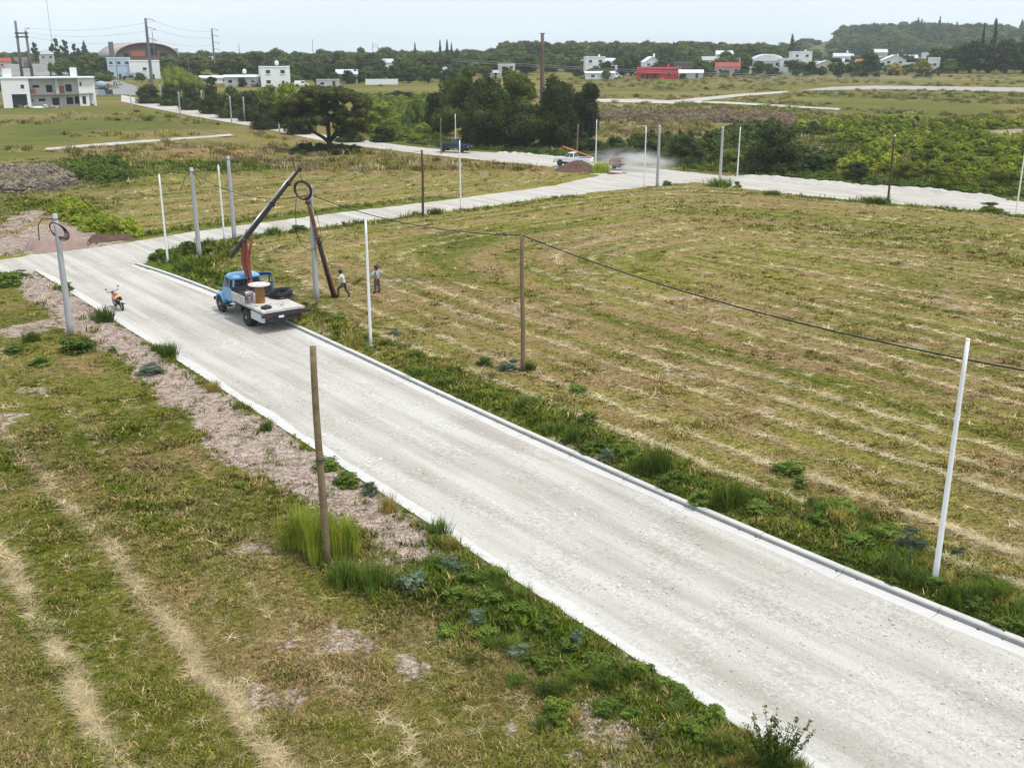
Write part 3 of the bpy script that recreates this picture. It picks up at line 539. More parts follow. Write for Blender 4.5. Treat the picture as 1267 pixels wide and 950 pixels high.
def gravel_material():
    m, nt, b = new_mat('crushed_limestone')
    p = nt.pos()
    base = nt.mix(nt.ramp(nt.noise(p, 0.22, 3, 0.6), 0.3, 0.7), (0.405, 0.372, 0.325), (0.465, 0.435, 0.39))
    # wheel tracks run along the street: noise stretched in its direction
    mp = nt.n('ShaderNodeMapping'); mp.inputs['Rotation'].default_value = (0, 0, math.radians(52.4)); nt.set(mp.inputs['Vector'], p)
    mp2 = nt.n('ShaderNodeMapping'); mp2.inputs['Scale'].default_value = (0.06, 1.0, 1.0); nt.set(mp2.inputs['Vector'], mp.outputs[0])
    tr = nt.noise(mp2.outputs[0], 1.1, 5, 0.6)
    base = nt.mix(nt.ramp(tr, 0.42, 0.70), base, (0.535, 0.51, 0.47))
    base = nt.mix(nt.ramp(tr, 0.50, 0.28, 0, 0.55), base, (0.325, 0.288, 0.25))
    mask = nt.ramp(nt.noise(p, 0.5, 4, 0.6), 0.38, 0.62)
    st = nt.vor(p, 11.0, 'F1', 'Color')
    sep = nt.n('ShaderNodeSeparateColor'); nt.set(sep.inputs[0], st)
    stone = nt.ramp(sep.outputs[0], 0.0, 1.0, 0.80, 1.16)
    base = nt.mix(nt.math('MULTIPLY', mask, 0.75), base, nt.bright(base, stone))
    fine = nt.noise(p, 14, 3, 0.75)
    base = nt.bright(base, nt.math('ADD', nt.math('MULTIPLY', fine, 0.55), 0.72))
    spk = nt.ramp(nt.noise(p, 8, 4, 0.75), 0.30, 0.40, 0.62, 1.0)
    base = nt.bright(base, spk)
    nt.set(b.inputs['Base Color'], base)
    b.inputs['Roughness'].default_value = 0.95
    b.inputs['Specular IOR Level'].default_value = 0.1
    h = nt.noise(p, 11, 3, 0.7)
    nt.set(b.inputs['Normal'], nt.bump(h, 0.75, 0.05))
    return m
M['gravel'] = gravel_material()

def ground_material():
    """mown pasture: hay lines follow the mower's rounds (mow = metres from the field edge), bare soil, lush and dry grass"""
    m, nt, b = new_mat('mown_pasture')
    p = nt.pos()
    col = nt.attr('tint', 'Color')
    soil = nt.attr('soil'); mow = nt.attr('mow'); hay = nt.attr('hay'); field = nt.attr('field')
    sx = nt.n('ShaderNodeSeparateXYZ'); nt.set(sx.inputs[0], p)
    cx = nt.n('ShaderNodeCombineXYZ')
    nt.set(cx.inputs[0], nt.math('MULTIPLY', mow, 1.0)); nt.set(cx.inputs[1], nt.math('MULTIPLY', sx.outputs[0], 0.028)); nt.set(cx.inputs[2], nt.math('MULTIPLY', sx.outputs[1], 0.028))
    streak = nt.noise(cx.outputs[0], 1.5, 3, 0.65)
    blot = nt.noise(p, 0.9, 3, 0.65)
    tan, green = (0.335, 0.235, 0.115), (0.110, 0.128, 0.022)
    sfac = nt.math('MULTIPLY', field, nt.ramp(streak, 0.50, 0.72, 0, 0.85))
    c = nt.mix(sfac, col, tan)
    c = nt.mix(nt.math('MULTIPLY', nt.ramp(streak, 0.48, 0.30, 0, 0.7), field), c, green)
    c = nt.mix(nt.ramp(blot, 0.58, 0.75, 0, 0.55), c, (0.325, 0.225, 0.115))
    c = nt.mix(nt.ramp(blot, 0.42, 0.25, 0, 0.55), c, (0.085, 0.105, 0.014))
    # hay lines
    ph = nt.math('ABSOLUTE', nt.math('SUBTRACT', nt.math('FRACT', nt.math('DIVIDE', nt.math('ADD', mow, nt.math('MULTIPLY', nt.math('SUBTRACT', nt.noise(p, 0.9, 2, 0.6), 0.5), 1.3)), 2.6)), 0.5))
    line = nt.math('MULTIPLY', nt.ramp(ph, 0.13, 0.02), hay)
    line = nt.math('MULTIPLY', line, nt.ramp(nt.noise(p, 2.2, 2, 0.7), 0.35, 0.6))
    c = nt.mix(nt.math('MULTIPLY', line, 0.75), c, (0.50, 0.40, 0.22))
    # soil
    sn = nt.noise(p, 1.6, 4, 0.7)
    sm = nt.ramp(nt.math('ADD', soil, nt.math('MULTIPLY', nt.math('SUBTRACT', sn, 0.5), 1.1)), 0.38, 0.62)
    clod = nt.noise(p, 3.2, 4, 0.75)
    sc = nt.mix(nt.ramp(clod, 0.32, 0.62), (0.20, 0.142, 0.112), (0.46, 0.365, 0.30))
    c = nt.mix(sm, c, sc)
    fine = nt.noise(p, 12, 3, 0.8)
    c = nt.bright(c, nt.ramp(fine, 0.28, 0.75, 0.30, 1.5))
    nt.set(b.inputs['Base Color'], c)
    b.inputs['Roughness'].default_value = 1.0
    b.inputs['Specular IOR Level'].default_value = 0.05
    h = clod
    nt.set(b.inputs['Normal'], nt.bump(h, 1.0, 0.12))
    return m
M['ground'] = ground_material()

def tuft_material(name, gain=1.0):
    m, nt, b = new_mat(name)
    c = nt.attr('tint', 'Color', 'INSTANCER')
    oi = nt.n('ShaderNodeObjectInfo').outputs['Random']
    d = nt.n('ShaderNodeBsdfDiffuse')
    nt.set(d.inputs['Color'], nt.bright(c, nt.math('MULTIPLY_ADD', oi, 0.7 * gain, 0.7 * gain)))
    nt.t.links.new(d.outputs[0], nt.t.nodes['Material Output'].inputs['Surface'])
    return m
M['tuft'] = tuft_material('grass_blades')
def stone_material():
    m, nt, b = new_mat('loose_stone')
    nt.set(b.inputs['Base Color'], nt.attr('tint', 'Color', 'INSTANCER'))
    b.inputs['Roughness'].default_value = 0.95
    return m
M['pebble'] = stone_material()

M['leaf_oak'] = leaf_mat('dark_leaves', (0.027, 0.041, 0.009), (0.061, 0.082, 0.017), 0.45, 0.2)
M['leaf_round'] = leaf_mat('mid_leaves', (0.062, 0.093, 0.017), (0.117, 0.149, 0.027), 0.4)
M['leaf_lime'] = leaf_mat('bright_leaves', (0.143, 0.190, 0.021), (0.259, 0.289, 0.033), 0.5)
M['leaf_autumn'] = leaf_mat('yellowing_leaves', (0.167, 0.182, 0.025), (0.368, 0.289, 0.033), 0.5)
M['leaf_pine'] = leaf_mat('pine_needles', (0.032, 0.051, 0.017), (0.061, 0.079, 0.025), 0.5, 0.1)
M['leaf_main'] = leaf_mat('olive_leaves', (0.039, 0.050, 0.012), (0.085, 0.090, 0.020), 0.7, 0.2)
M['leaf_weed'] = leaf_mat('weed_leaves', (0.075, 0.125, 0.018), (0.150, 0.205, 0.030), 3.0)
M['leaf_blue'] = leaf_mat('blue_green_leaves', (0.075, 0.115, 0.068), (0.125, 0.170, 0.100), 3.0, 0.15)
M['leaf_tall'] = leaf_mat('yellow_green_stalks', (0.21, 0.30, 0.030), (0.40, 0.41, 0.055), 2.0, 0.35)
M['leaf_dry'] = leaf_mat('half_dry_stalks', (0.234, 0.213, 0.048), (0.419, 0.319, 0.096), 2.0)
M['leaf_thicket'] = leaf_mat('scrub_leaves', (0.141, 0.203, 0.018), (0.318, 0.343, 0.033), 0.22, 0.3, (0.095, 0.129, 0.021))
M['leaf_reed'] = leaf_mat('mauve_seed_heads', (0.24, 0.175, 0.115), (0.35, 0.275, 0.19), 0.3, 0.2, (0.20, 0.20, 0.07))
M['leaf_grove'] = leaf_mat('very_dark_leaves', (0.020, 0.032, 0.008), (0.045, 0.060, 0.014), 0.4, 0.12)
M['leaf_brush'] = leaf_mat('dry_purple_brush', (0.25, 0.205, 0.17), (0.38, 0.32, 0.23), 0.3, 0.15, (0.19, 0.20, 0.08))

# ------------------------------------------------------------------ ground
def zone(zs, x, y, warp=0.0):
    r = np.zeros(np.shape(x))
    for w, fe, pg in zs:
        p = np.asarray(pg)
        pad = fe * 2 + 3
        sel = (x > p[:, 0].min() - pad) & (x < p[:, 0].max() + pad) & (y > p[:, 1].min() - pad) & (y < p[:, 1].max() + pad)
        if not sel.any(): continue
        xs, ys = x[sel], y[sel]
        d = sdist(pg, xs, ys) + (fbm(xs / (fe * 1.6 + 0.6), ys / (fe * 1.6 + 0.6), 5.5, 3) - 0.5) * fe * 2.2
        r[sel] = np.maximum(r[sel], w * smooth01(0.5 - d / (2 * fe)))
    return r

def survey(x, y):
    """what grows where: returns dict of weights and the grass tint at every point"""
    x, y = np.asarray(x, float), np.asarray(y, float)
    dm, dc, df = road_dists(x, y)
    d = np.minimum.reduce((dm, dc, df))
    k = 0.22
    mow = -np.log(np.exp(-k * np.maximum(dm, 0)) + np.exp(-k * np.maximum(dc, 0)) + np.exp(-k * np.maximum(df, 0))) / k
    mow = np.where(np.minimum(dc, df) > 30, np.maximum(dm, 0), mow)
    mow = mow + (fbm(x / 13, y / 13, 2.2, 3) - 0.5) * np.where(x * 0.7924 + y * 0.61 < 19.5, 1.2, 1.7)
    mow = np.where(x * 0.7924 + y * 0.61 < 19.5, mow, mow * 1.3)
    left = (x * 0.7924 + y * 0.61 < 19.5) & (dc > 0)
    soil = zone(SOIL, x, y); lush = zone(LUSH, x, y); dry = zone(DRY, x, y); mauve = zone(MAUVE, x, y)
    bare = fbm(x / 2.6, y / 2.6, 14.4, 4)
    soil = np.maximum(soil, np.where(left, 0.64, 0.46) * smooth01((bare - np.where(left, 0.555, 0.585)) / 0.10) * (d > 1.0) * (y < 90) * (1 - lush))
    field = smooth01((d - 1.2) / 1.5) * (1 - 0.7 * smooth01((y - 150) / 150)) * (1 - lush * 0.8) * np.where(left, 0.55, 1.0)
    kk = np.floor(mow / 2.6).astype(np.int64)
    hs = _hash(kk, np.where(left, 5, 9), 3)
    hay = np.where(left, np.where((kk == 3) | (kk == 4), 0.72, 0.10 * hs), np.clip(1.8 * hs - 0.2, 0.12, 1))
    hay = hay * smooth01((d - 1.6) / 1.0) * (1 - 0.8 * smooth01((y - 120) / 60)) * (1 - lush) * smooth01((fbm(x / 7, y / 7, 6.6, 2) - (np.where(left, 0.20, 0.34))) / 0.2)
    # grass colour before fine grain
    n1, n2, n3 = fbm(x / 16, y / 16, 0.3, 3), fbm(x / 4.5, y / 4.5, 4.3, 4), fbm(x / 2.0, y / 2.0, 7.3, 3)
    g1, g2 = np.array([0.092, 0.106, 0.014]), np.array([0.198, 0.168, 0.036])
    tan, drk, lsh = np.array([0.275, 0.185, 0.092]), np.array([0.045, 0.066, 0.009]), np.array([0.075, 0.120, 0.012])
    def lerp(a, b, t): return a + (b - a) * t[..., None]
    c = lerp(np.broadcast_to(g1, x.shape + (3,)), g2, smooth01((n2 - 0.30) / 0.40))
    yel = np.array([0.262, 0.232, 0.055])
    c = lerp(c, yel, np.where(left, 0.45, 0.85) * smooth01((n1 - 0.33) / 0.25))
    c = lerp(c, tan, np.clip(dry * 0.9 + np.where(left, 0.8, 0.75) * smooth01((n2 - 0.43) / 0.18), 0, 0.92) * smooth01((n3 - 0.25) / 0.35))
    c = lerp(c, lsh, np.clip(lush * 0.95, 0, 1))
    c = lerp(c, drk, lush * smooth01((n2 - 0.5) / 0.2) * 0.7)
    c = lerp(c, np.array([0.270, 0.262, 0.060]), np.where(left, 0.0, 0.42) * smooth01((y - 48) / 35) * (y < 130) * (dc > 0) * (x * 0.7924 + y * 0.61 > 22) * (1 - lush) * smooth01((n2 - 0.3) / 0.2))
    st = fbm(mow * 1.0, x * 0.035, y * 0.035, 3)
    c = lerp(c, np.array([0.285, 0.195, 0.100]), np.clip(field * 1.1, 0, 1) * 0.75 * smooth01((st - 0.53) / 0.10))
    c = lerp(c, np.array([0.100, 0.118, 0.014]), np.clip(field * 1.1, 0, 1) * 0.70 * smooth01((0.46 - st) / 0.10))
    # unmown strip beside the kerbs
    strip = smooth01((3.6 - d) / 2.2) * (y < 110) * (d > 0)
    c = lerp(c, lsh, np.clip(strip * smooth01((n2 - 0.25) / 0.3) * 0.8, 0, 1))
    c = lerp(c, np.array([0.215, 0.165, 0.115]), mauve * 0.9)
    # pastures further off are greener and paler
    farp = smooth01((y - 150) / 120)
    nf = fbm(x / 55, y / 16, 6.1, 4); nf2 = fbm(x / 24, y / 7, 2.6, 4)
    fc = lerp(np.broadcast_to(np.array([0.118, 0.138, 0.024]), x.shape + (3,)), np.array([0.225, 0.182, 0.065]), smooth01((nf - 0.36) / 0.26))
    fc = lerp(fc, np.array([0.095, 0.122, 0.020]), 0.7 * smooth01((nf2 - 0.52) / 0.14))
    c = lerp(c, fc, farp * 0.85 * (1 - lush * 0.7) * (1 - mauve))
    c = lerp(c, np.array([0.10, 0.13, 0.04]) + 0 * c, smooth01((y - 600) / 200) * 0.9)
    c = c * 1.02
    return dict(d=d, mow=mow, soil=soil, lush=np.maximum(lush, strip * 0.6), dry=dry, hay=hay, field=field, tint=c, left=left, mauve=mauve)

def axis_coords(lo, hi, step, ratio, far_lo, far_hi):
    a = list(np.arange(lo, hi + 1e-6, step))
    s, v = step, hi
    while v < far_hi:
        s *= ratio; v += s; a.append(v)
    s, v = step, lo
    pre = []
    while v > far_lo:
        s *= ratio; v -= s; pre.append(v)
    return np.array(pre[::-1] + a)

def build_ground():
    xs = axis_coords(-46, 46, 0.46, 1.022, -4000, 4000)
    ys = axis_coords(16, 132, 0.46, 1.016, -400, 3900)
    X, Y = np.meshgrid(xs, ys)
    x, y = X.ravel(), Y.ravel()
    S = survey(x, y)
    z = ground_z(x, y, S['d'])
    z = z + S['soil'] * (fbm(x / 0.9, y / 0.9, 9.1, 3) - 0.5) * 0.30 * (S['d'] > 0.4) * (y < 130)
    nx, ny = len(xs), len(ys)
    i = (np.arange(ny - 1)[:, None] * nx + np.arange(nx - 1)[None, :]).ravel()
    faces = np.stack([i, i + 1, i + nx + 1, i + nx], 1)
    me = np_mesh('ground', np.stack([x, y, z], 1), faces, True)
    for nm in ('soil', 'mow', 'hay', 'field'):
        me.attributes.new(nm, 'FLOAT', 'POINT').data.foreach_set('value', S[nm].astype(np.float32))
    c4 = np.ones((len(x), 4), np.float32); c4[:, :3] = S['tint']
    me.attributes.new('tint', 'FLOAT_COLOR', 'POINT').data.foreach_set('color', c4.ravel())
    return tag(mesh_obj('ground', me, M['ground']), kind='structure')
build_ground()

def resample(pl, step):
    p = np.asarray(pl, float)
    seg = np.hypot(*np.diff(p, axis=0).T)
    s = np.concatenate([[0], np.cumsum(seg)])
    n = max(2, int(s[-1] / step) + 1)
    t = np.linspace(0, s[-1], n)
    return np.stack([np.interp(t, s, p[:, 0]), np.interp(t, s, p[:, 1])], 1)

def strip_sheet(name, a, b, lift, material, widen=0.5, step_n=120, rough=0.0):
    """ribbon between two edge lines, draped over the terrain"""
    A, B = np.asarray(a, float), np.asarray(b, float)
    def even(p):
        seg = np.hypot(*np.diff(p, axis=0).T); s = np.concatenate([[0], np.cumsum(seg)]); s /= s[-1]
        t = np.linspace(0, 1, step_n)
        return np.stack([np.interp(t, s, p[:, 0]), np.interp(t, s, p[:, 1])], 1)
    A, B = even(A), even(B)
    D = A - B; D = D / np.hypot(D[:, 0], D[:, 1])[:, None]
    A, B = A + D * widen, B - D * widen
    m = 9
    rows = np.stack([A + (B - A) * t for t in np.linspace(0, 1, m)], 1)      # (n, m, 2)
    x, y = rows[..., 0].ravel(), rows[..., 1].ravel()
    far = smooth01((y - 125) / 40)
    z = terrain(x, y) + lift + far * 0.06 + (fbm(x / 3, y / 3, 2, 2) - 0.5) * rough
    n = step_n
    i = (np.arange(n - 1)[:, None] * m + np.arange(m - 1)[None, :]).ravel()
    f = np.stack([i, i + m, i + m + 1, i + 1], 1)
    o = mesh_obj(name, np_mesh(name, np.stack([x, y, z], 1), f, True), material)
    return tag(o, kind='structure')

strip_sheet('main_road', LEFT_KERB, RIGHT_KERB, 0.0, M['gravel'], 0.10, 160, 0.03)
strip_sheet('cross_street', CROSS_TOP, CROSS_BOT, 0.006, M['gravel'], 0.6, 200, 0.03)
strip_sheet('far_road', FAR_TOP, FAR_BOT, 0.012, M['gravel'], 0.4, 260, 0.03)

def poly_sheet(name, pg, lift, material):
    import bmesh
    q = resample(list(pg) + [pg[0]], 1.6)[:-1]
    amp = 0.9 if name != 'asphalt_road' else 0.2
    p = [(a + (float(fbm(a / 3.1, b / 3.1, 1.5, 3)) - 0.5) * amp * 2, b + (float(fbm(a / 3.1, b / 3.1, 7.5, 3)) - 0.5) * amp * 3) for a, b in q]
    bm = bmesh.new()
    vs = [bm.verts.new((a, b, 0)) for a, b in p]
    bm.faces.new(vs)
    bmesh.ops.triangulate(bm, faces=bm.faces)
    bmesh.ops.subdivide_edges(bm, edges=[e for e in bm.edges if e.calc_length() > 4], cuts=3, use_grid_fill=True)
    for v in bm.verts:
        v.co.z = float(terrain(v.co.x, v.co.y)) + lift
    bmesh.ops.recalc_face_normals(bm, faces=bm.faces)
    me = bpy.data.meshes.new(name); bm.to_mesh(me); bm.free()
    return tag(mesh_obj(name, me, material), kind='structure')
poly_sheet('asphalt_road', ASPHALT, 0.10, M['asphalt'])
poly_sheet('field_path', PATH, 0.16, M['gravel'])
poly_sheet('gravel_lane', LANE1, 0.10, M['gravel'])
poly_sheet('gravel_lane', LANE2, 0.106, M['gravel'])
poly_sheet('dirt_lane', GREYLANE, 0.10, mat('grey_dirt', (0.36, 0.325, 0.30), 0.95, 0.2, 0.2))

# kerbs: cast in bays with open joints, gutter pan towards the road
def build_kerb(name, line, side, label, top=0.165):
    root = empty(name, (0, 0, 0))
    tag(root, label, 'kerb', kind='structure')
    p = resample(line, 2.9)
    for i in range(len(p) - 1):
        a, b = Vector((*p[i], 0)), Vector((*p[i + 1], 0))
        if (a + b).y / 2 < 6: continue
        t = (b - a).normalized(); n = Vector((t.y, -t.x, 0)) * side       # n points away from the road
        g = 0.008
        a2, b2 = a + t * g, b - t * g
        jit = random.uniform(-0.012, 0.012)
        kb = MB()
        def ringat(q, o0, o1, z0, z1):
            return [q + n * o0 + Vector((0, 0, z0)), q + n * o1 + Vector((0, 0, z0)), q + n * o1 + Vector((0, 0, z1)), q + n * o0 + Vector((0, 0, z1))]
        kr = lambda q: [q + n * 0.0 + Vector((0, 0, -0.2)), q + n * 0.22 + Vector((0, 0, -0.2)), q + n * 0.22 + Vector((0, 0, top + jit)), q + n * 0.05 + Vector((0, 0, top + jit)), q + n * 0.015 + Vector((0, 0, top - 0.035 + jit))]
        mid = (a2 + b2) / 2
        kb.loft([kr(a2), kr(mid), kr(b2)])
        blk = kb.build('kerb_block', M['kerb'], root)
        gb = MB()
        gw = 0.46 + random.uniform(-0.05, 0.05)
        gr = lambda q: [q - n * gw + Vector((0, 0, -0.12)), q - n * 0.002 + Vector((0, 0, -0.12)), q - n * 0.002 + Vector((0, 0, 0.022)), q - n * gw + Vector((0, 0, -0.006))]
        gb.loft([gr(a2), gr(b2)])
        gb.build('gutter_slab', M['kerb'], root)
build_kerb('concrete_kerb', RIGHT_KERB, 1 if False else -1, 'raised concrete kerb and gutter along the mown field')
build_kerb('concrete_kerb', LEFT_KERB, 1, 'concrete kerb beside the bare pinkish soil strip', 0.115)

# ------------------------------------------------------------------ scattering on points
def proto_collection(name, meshes):
    c = bpy.data.collections.new(name)
    for k, me in enumerate(meshes):
        c.objects.link(bpy.data.objects.new('%s_%02d' % (name, k), me))
    return c

def scatter(name, pts, rot, scl, protos, tint=None, label=None, cat=None, parent=None, pick=None):
    n = len(pts)
    me = bpy.data.meshes.new(name)
    me.vertices.add(n); me.vertices.foreach_set('co', np.asarray(pts, np.float32).ravel())
    me.attributes.new('rot', 'FLOAT_VECTOR', 'POINT').data.foreach_set('vector', np.asarray(rot, np.float32).ravel())
    me.attributes.new('scl', 'FLOAT_VECTOR', 'POINT').data.foreach_set('vector', np.asarray(scl, np.float32).ravel())
    if pick is None: pick = RNG.integers(0, len(protos), n)
    me.attributes.new('pick', 'INT', 'POINT').data.foreach_set('value', np.asarray(pick, np.int32))
    if tint is not None:
        c4 = np.ones((n, 4), np.float32); c4[:, :3] = tint
        me.attributes.new('tint', 'FLOAT_COLOR', 'POINT').data.foreach_set('color', c4.ravel())
    o = mesh_obj(name, me, None, parent)
    coll = proto_collection(name + '_piece', protos)
    g = bpy.data.node_groups.new(name + '_scatter', 'GeometryNodeTree')
    g.interface.new_socket('Geometry', in_out='INPUT', socket_type='NodeSocketGeometry')
    g.interface.new_socket('Geometry', in_out='OUTPUT', socket_type='NodeSocketGeometry')
    gi, go = g.nodes.new('NodeGroupInput'), g.nodes.new('NodeGroupOutput')
    ci = g.nodes.new('GeometryNodeCollectionInfo'); ci.inputs['Collection'].default_value = coll
    ci.inputs['Separate Children'].default_value = True; ci.inputs['Reset Children'].default_value = True
    ip = g.nodes.new('GeometryNodeInstanceOnPoints'); ip.inputs['Pick Instance'].default_value = True
    def at(nm, ty):
        a = g.nodes.new('GeometryNodeInputNamedAttribute'); a.data_type = ty; a.inputs['Name'].default_value = nm
        return a.outputs['Attribute']
    L = g.links.new
    L(gi.outputs[0], ip.inputs['Points']); L(ci.outputs[0], ip.inputs['Instance'])
    L(at('pick', 'INT'), ip.inputs['Instance Index'])
    e2r = g.nodes.new('FunctionNodeEulerToRotation'); L(at('rot', 'FLOAT_VECTOR'), e2r.inputs[0]); L(e2r.outputs[0], ip.inputs['Rotation'])
    L(at('scl', 'FLOAT_VECTOR'), ip.inputs['Scale'])
    L(ip.outputs[0], go.inputs[0])
    md = o.modifiers.new('scatter', 'NODES'); md.node_group = g
    return tag(o, label, cat, kind='stuff')

def blade_tuft(seed, blades, h, spread, w, lean, lie=0.0):
    r = np.random.default_rng(seed)
    V, F = [], []
    for b in range(blades):
        a = r.uniform(0, 2 * math.pi); q = r.uniform(0, 1) ** 0.7 * spread
        p = np.array([math.cos(r.uniform(0, 6.3)) * q, math.sin(r.uniform(0, 6.3)) * q, -0.02])
        d = np.array([math.cos(a), math.sin(a), 0]); s = np.array([-d[1], d[0], 0]) * w * r.uniform(0.6, 1.3)
        hh = h * r.uniform(0.5, 1.15); ln = lean * r.uniform(0.2, 1.3)
        m = p + d * ln * hh * 0.4 + np.array([0, 0, hh * (0.62 - lie * 0.5)])
        t = p + d * ln * hh * (1.0 + lie * 2) + np.array([0, 0, hh * (1 - lie)])
        k = len(V)
        V += [p - s, p + s, m + s * 0.8, m - s * 0.8, t]
        F += [(k, k + 1, k + 2), (k, k + 2, k + 3), (k + 3, k + 2, k + 4)]
    return np_mesh('tuft', np.array(V), np.array(F))

def grass():
    protos = [blade_tuft(10 + k, 15, 0.15, 0.13, 0.011, 0.8) for k in range(6)]
    straw = [blade_tuft(40 + k, 14, 0.26, 0.14, 0.010, 1.1, 0.72) for k in range(4)]
    for me in protos + straw: me.materials.append(M['tuft'])
    N = 250000
    y = 1 / RNG.uniform(1 / 150.0, 1 / 14.5, N)
    x = y * RNG.uniform(-0.72, 0.72, N)
    S = survey(x, y)
    keep = (S['d'] > 0.30) & (RNG.random(N) > S['soil'] * 1.02 - 0.05)
    keep &= RNG.random(N) > 0.25 * (fbm(x / 1.4, y / 1.4, 2.9, 3) < 0.45)
    x, y = x[keep], y[keep]; S = {k: v[keep] for k, v in S.items()}
    n = len(x)
    z = ground_z(x, y, S['d'])
    clump = fbm(x / 1.1, y / 1.1, 12.2, 3)
    sc = (0.42 + 0.95 * S['lush'] + 0.5 * smooth01((clump - 0.5) / 0.2)) * (0.75 + y / 75) * RNG.uniform(0.6, 1.35, n)
    sc = sc * (0.45 + 0.55 * smooth01((S['d'] - 0.3) / 0.5))
    hz = sc * (0.8 + 0.5 * S['lush'] * RNG.random(n)) * np.where(S['mow'] > 4, 0.8, 1.0)
    rot = np.stack([RNG.normal(0, 0.15, n), RNG.normal(0, 0.15, n), RNG.uniform(0, 6.28, n)], 1)
    tint = S['tint'] * RNG.uniform(0.55, 1.45, n)[:, None]
    dryt = RNG.random(n) < 0.16 * (1 - S['lush'] * 0.7)
    tint[dryt] = np.array([0.37, 0.275, 0.125]) * RNG.uniform(0.7, 1.2, dryt.sum())[:, None]
    grn = (RNG.random(n) < 0.22) & ~dryt
    tint[grn] = np.array([0.085, 0.118, 0.011]) * RNG.uniform(0.6, 1.4, grn.sum())[:, None]
    scatter('field_grass', np.stack([x, y, z], 1), rot, np.stack([sc * 1.15, sc * 1.15, hz], 1), protos, tint, 'short mown grass covering the fields beside the roads', 'grass')
    # cut hay left in lines
    N = 300000
    y = 1 / RNG.uniform(1 / 125.0, 1 / 14.5, N); x = y * RNG.uniform(-0.6, 0.6, N)
    S = survey(x, y)
    ph = 1.5 * np.abs((S['mow'] + (fbm(x / 1.1, y / 1.1, 0.4, 3) - 0.5) * 0.9) / 2.6 % 1 - 0.5)
    pr = smooth01((0.13 - ph) / 0.10) * S['hay']
    keep = (RNG.random(N) < pr * np.where(S['left'], 1.0, 1.5) + 0.004) & (S['d'] > 0.5) & (S['soil'] < 0.6)
    x, y = x[keep], y[keep]; d = S['d'][keep]; n = len(x)
    z = ground_z(x, y, d) + 0.02
    sc = (0.36 + y / 75) * RNG.uniform(0.5, 1.25, n)
    rot = np.stack([RNG.normal(0, 0.1, n), RNG.normal(0, 0.1, n), RNG.uniform(0, 6.28, n)], 1)
    tint = np.where(S['left'][keep][:, None], np.array([0.50, 0.40, 0.225]), np.array([0.58, 0.475, 0.28])) * RNG.uniform(0.65, 1.25, n)[:, None]
    scatter('cut_hay', np.stack([x, y, z], 1), rot, np.stack([sc, sc, sc], 1), straw, tint, 'pale cut hay lying in lines across the mown fields', 'hay')

def pebbles():
    ms = []
    for k in range(5):
        r = np.random.default_rng(70 + k)
        b = MB(); b.ball((0, 0, 0), 1.0, 6, 4, (1, r.uniform(0.6, 0.9), r.uniform(0.3, 0.5)))
        v = np.array(b.v) * r.uniform(0.75, 1.2, (len(b.v), 1)); b.v = [tuple(q) for q in v]
        me = b.mesh('stone'); me.materials.append(M['pebble']); ms.append(me)
    N = 40000
    y = 1 / RNG.uniform(1 / 62.0, 1 / 14.5, N); x = y * RNG.uniform(-0.6, 0.6, N)
    dm, dc, df = road_dists(x, y)
    edge = np.clip(1 - np.abs(dm) / 2.2, 0, 1)
    keep = (dm < -0.5) & (RNG.random(N) < 0.25 + 0.75 * smooth01((fbm(x / 2.2, y / 2.2, 3.7, 3) - 0.42) / 0.2) + 0.3 * edge)
    x, y = x[keep], y[keep]; n = len(x)
    s = 0.014 * RNG.lognormal(0, 0.45, n) * (0.8 + y / 60)
    z = 0.006 + s * 0.1
    tint = np.array([0.56, 0.53, 0.49]) * RNG.uniform(0.7, 1.35, n)[:, None]
    scatter('loose_stones', np.stack([x, y, z], 1), RNG.uniform(0, 6.28, (n, 3)) * np.array([0.1, 0.1, 1]), np.stack([s, s, s], 1), ms, tint, 'loose pale stones strewn over the gravel road', 'stones')
grass()
pebbles()

# ------------------------------------------------------------------ foliage
def leaf_cloud(clumps, n, size, seed, up=0.35, core=0.72, aspect=0.6, droop=0.0):
    """many small leaf faces spread through lobes (cx,cy,cz,rx,ry,rz); each lobe has a dark inner twig mass"""
    r = np.random.default_rng(seed)
    C = np.array([c[:3] for c in clumps]); Rr = np.array([c[3:6] for c in clumps])
    wgt = (Rr[:, 0] * Rr[:, 1] + Rr[:, 1] * Rr[:, 2] + Rr[:, 0] * Rr[:, 2]); wgt = wgt / wgt.sum()
    idx = r.choice(len(clumps), n, p=wgt)
    d = r.normal(0, 1, (n, 3)); d /= np.linalg.norm(d, axis=1)[:, None]
    rad = r.uniform(0.55, 1.0, n) ** 0.5 * (1 + r.normal(0, 0.06, n))
    p = C[idx] + d * Rr[idx] * rad[:, None]
    nrm = d + r.normal(0, 0.75, (n, 3)) + np.array([0, 0, up]); nrm /= np.linalg.norm(nrm, axis=1)[:, None]
    t = np.cross(nrm, r.normal(0, 1, (n, 3))); t /= np.linalg.norm(t, axis=1)[:, None]
    b = np.cross(nrm, t)
    s = size * r.uniform(0.55, 1.5, n)
    if droop:
        t = t * (1 - droop) + np.array([0, 0, -1.0]) * droop; t /= np.linalg.norm(t, axis=1)[:, None]
    a, bb = t * s[:, None], b * (s * aspect)[:, None]
    V = np.stack([p - a, p + bb, p + a, p - bb], 1).reshape(-1, 3)
    F = np.arange(4 * n).reshape(n, 4)
    if core:
        mb = MB()
        for c, q in zip(C, Rr):
            mb.ball(tuple(c), 1.0, 8, 6, tuple(q * core))
        cv = np.array(mb.v); cv = cv + r.normal(0, 0.03, cv.shape) * Rr.mean()
        cf = np.array([f for f in mb.f if len(f) == 4]) + len(V)
        V = np.concatenate([V, cv]); F = np.concatenate([F, cf])
    return V, F

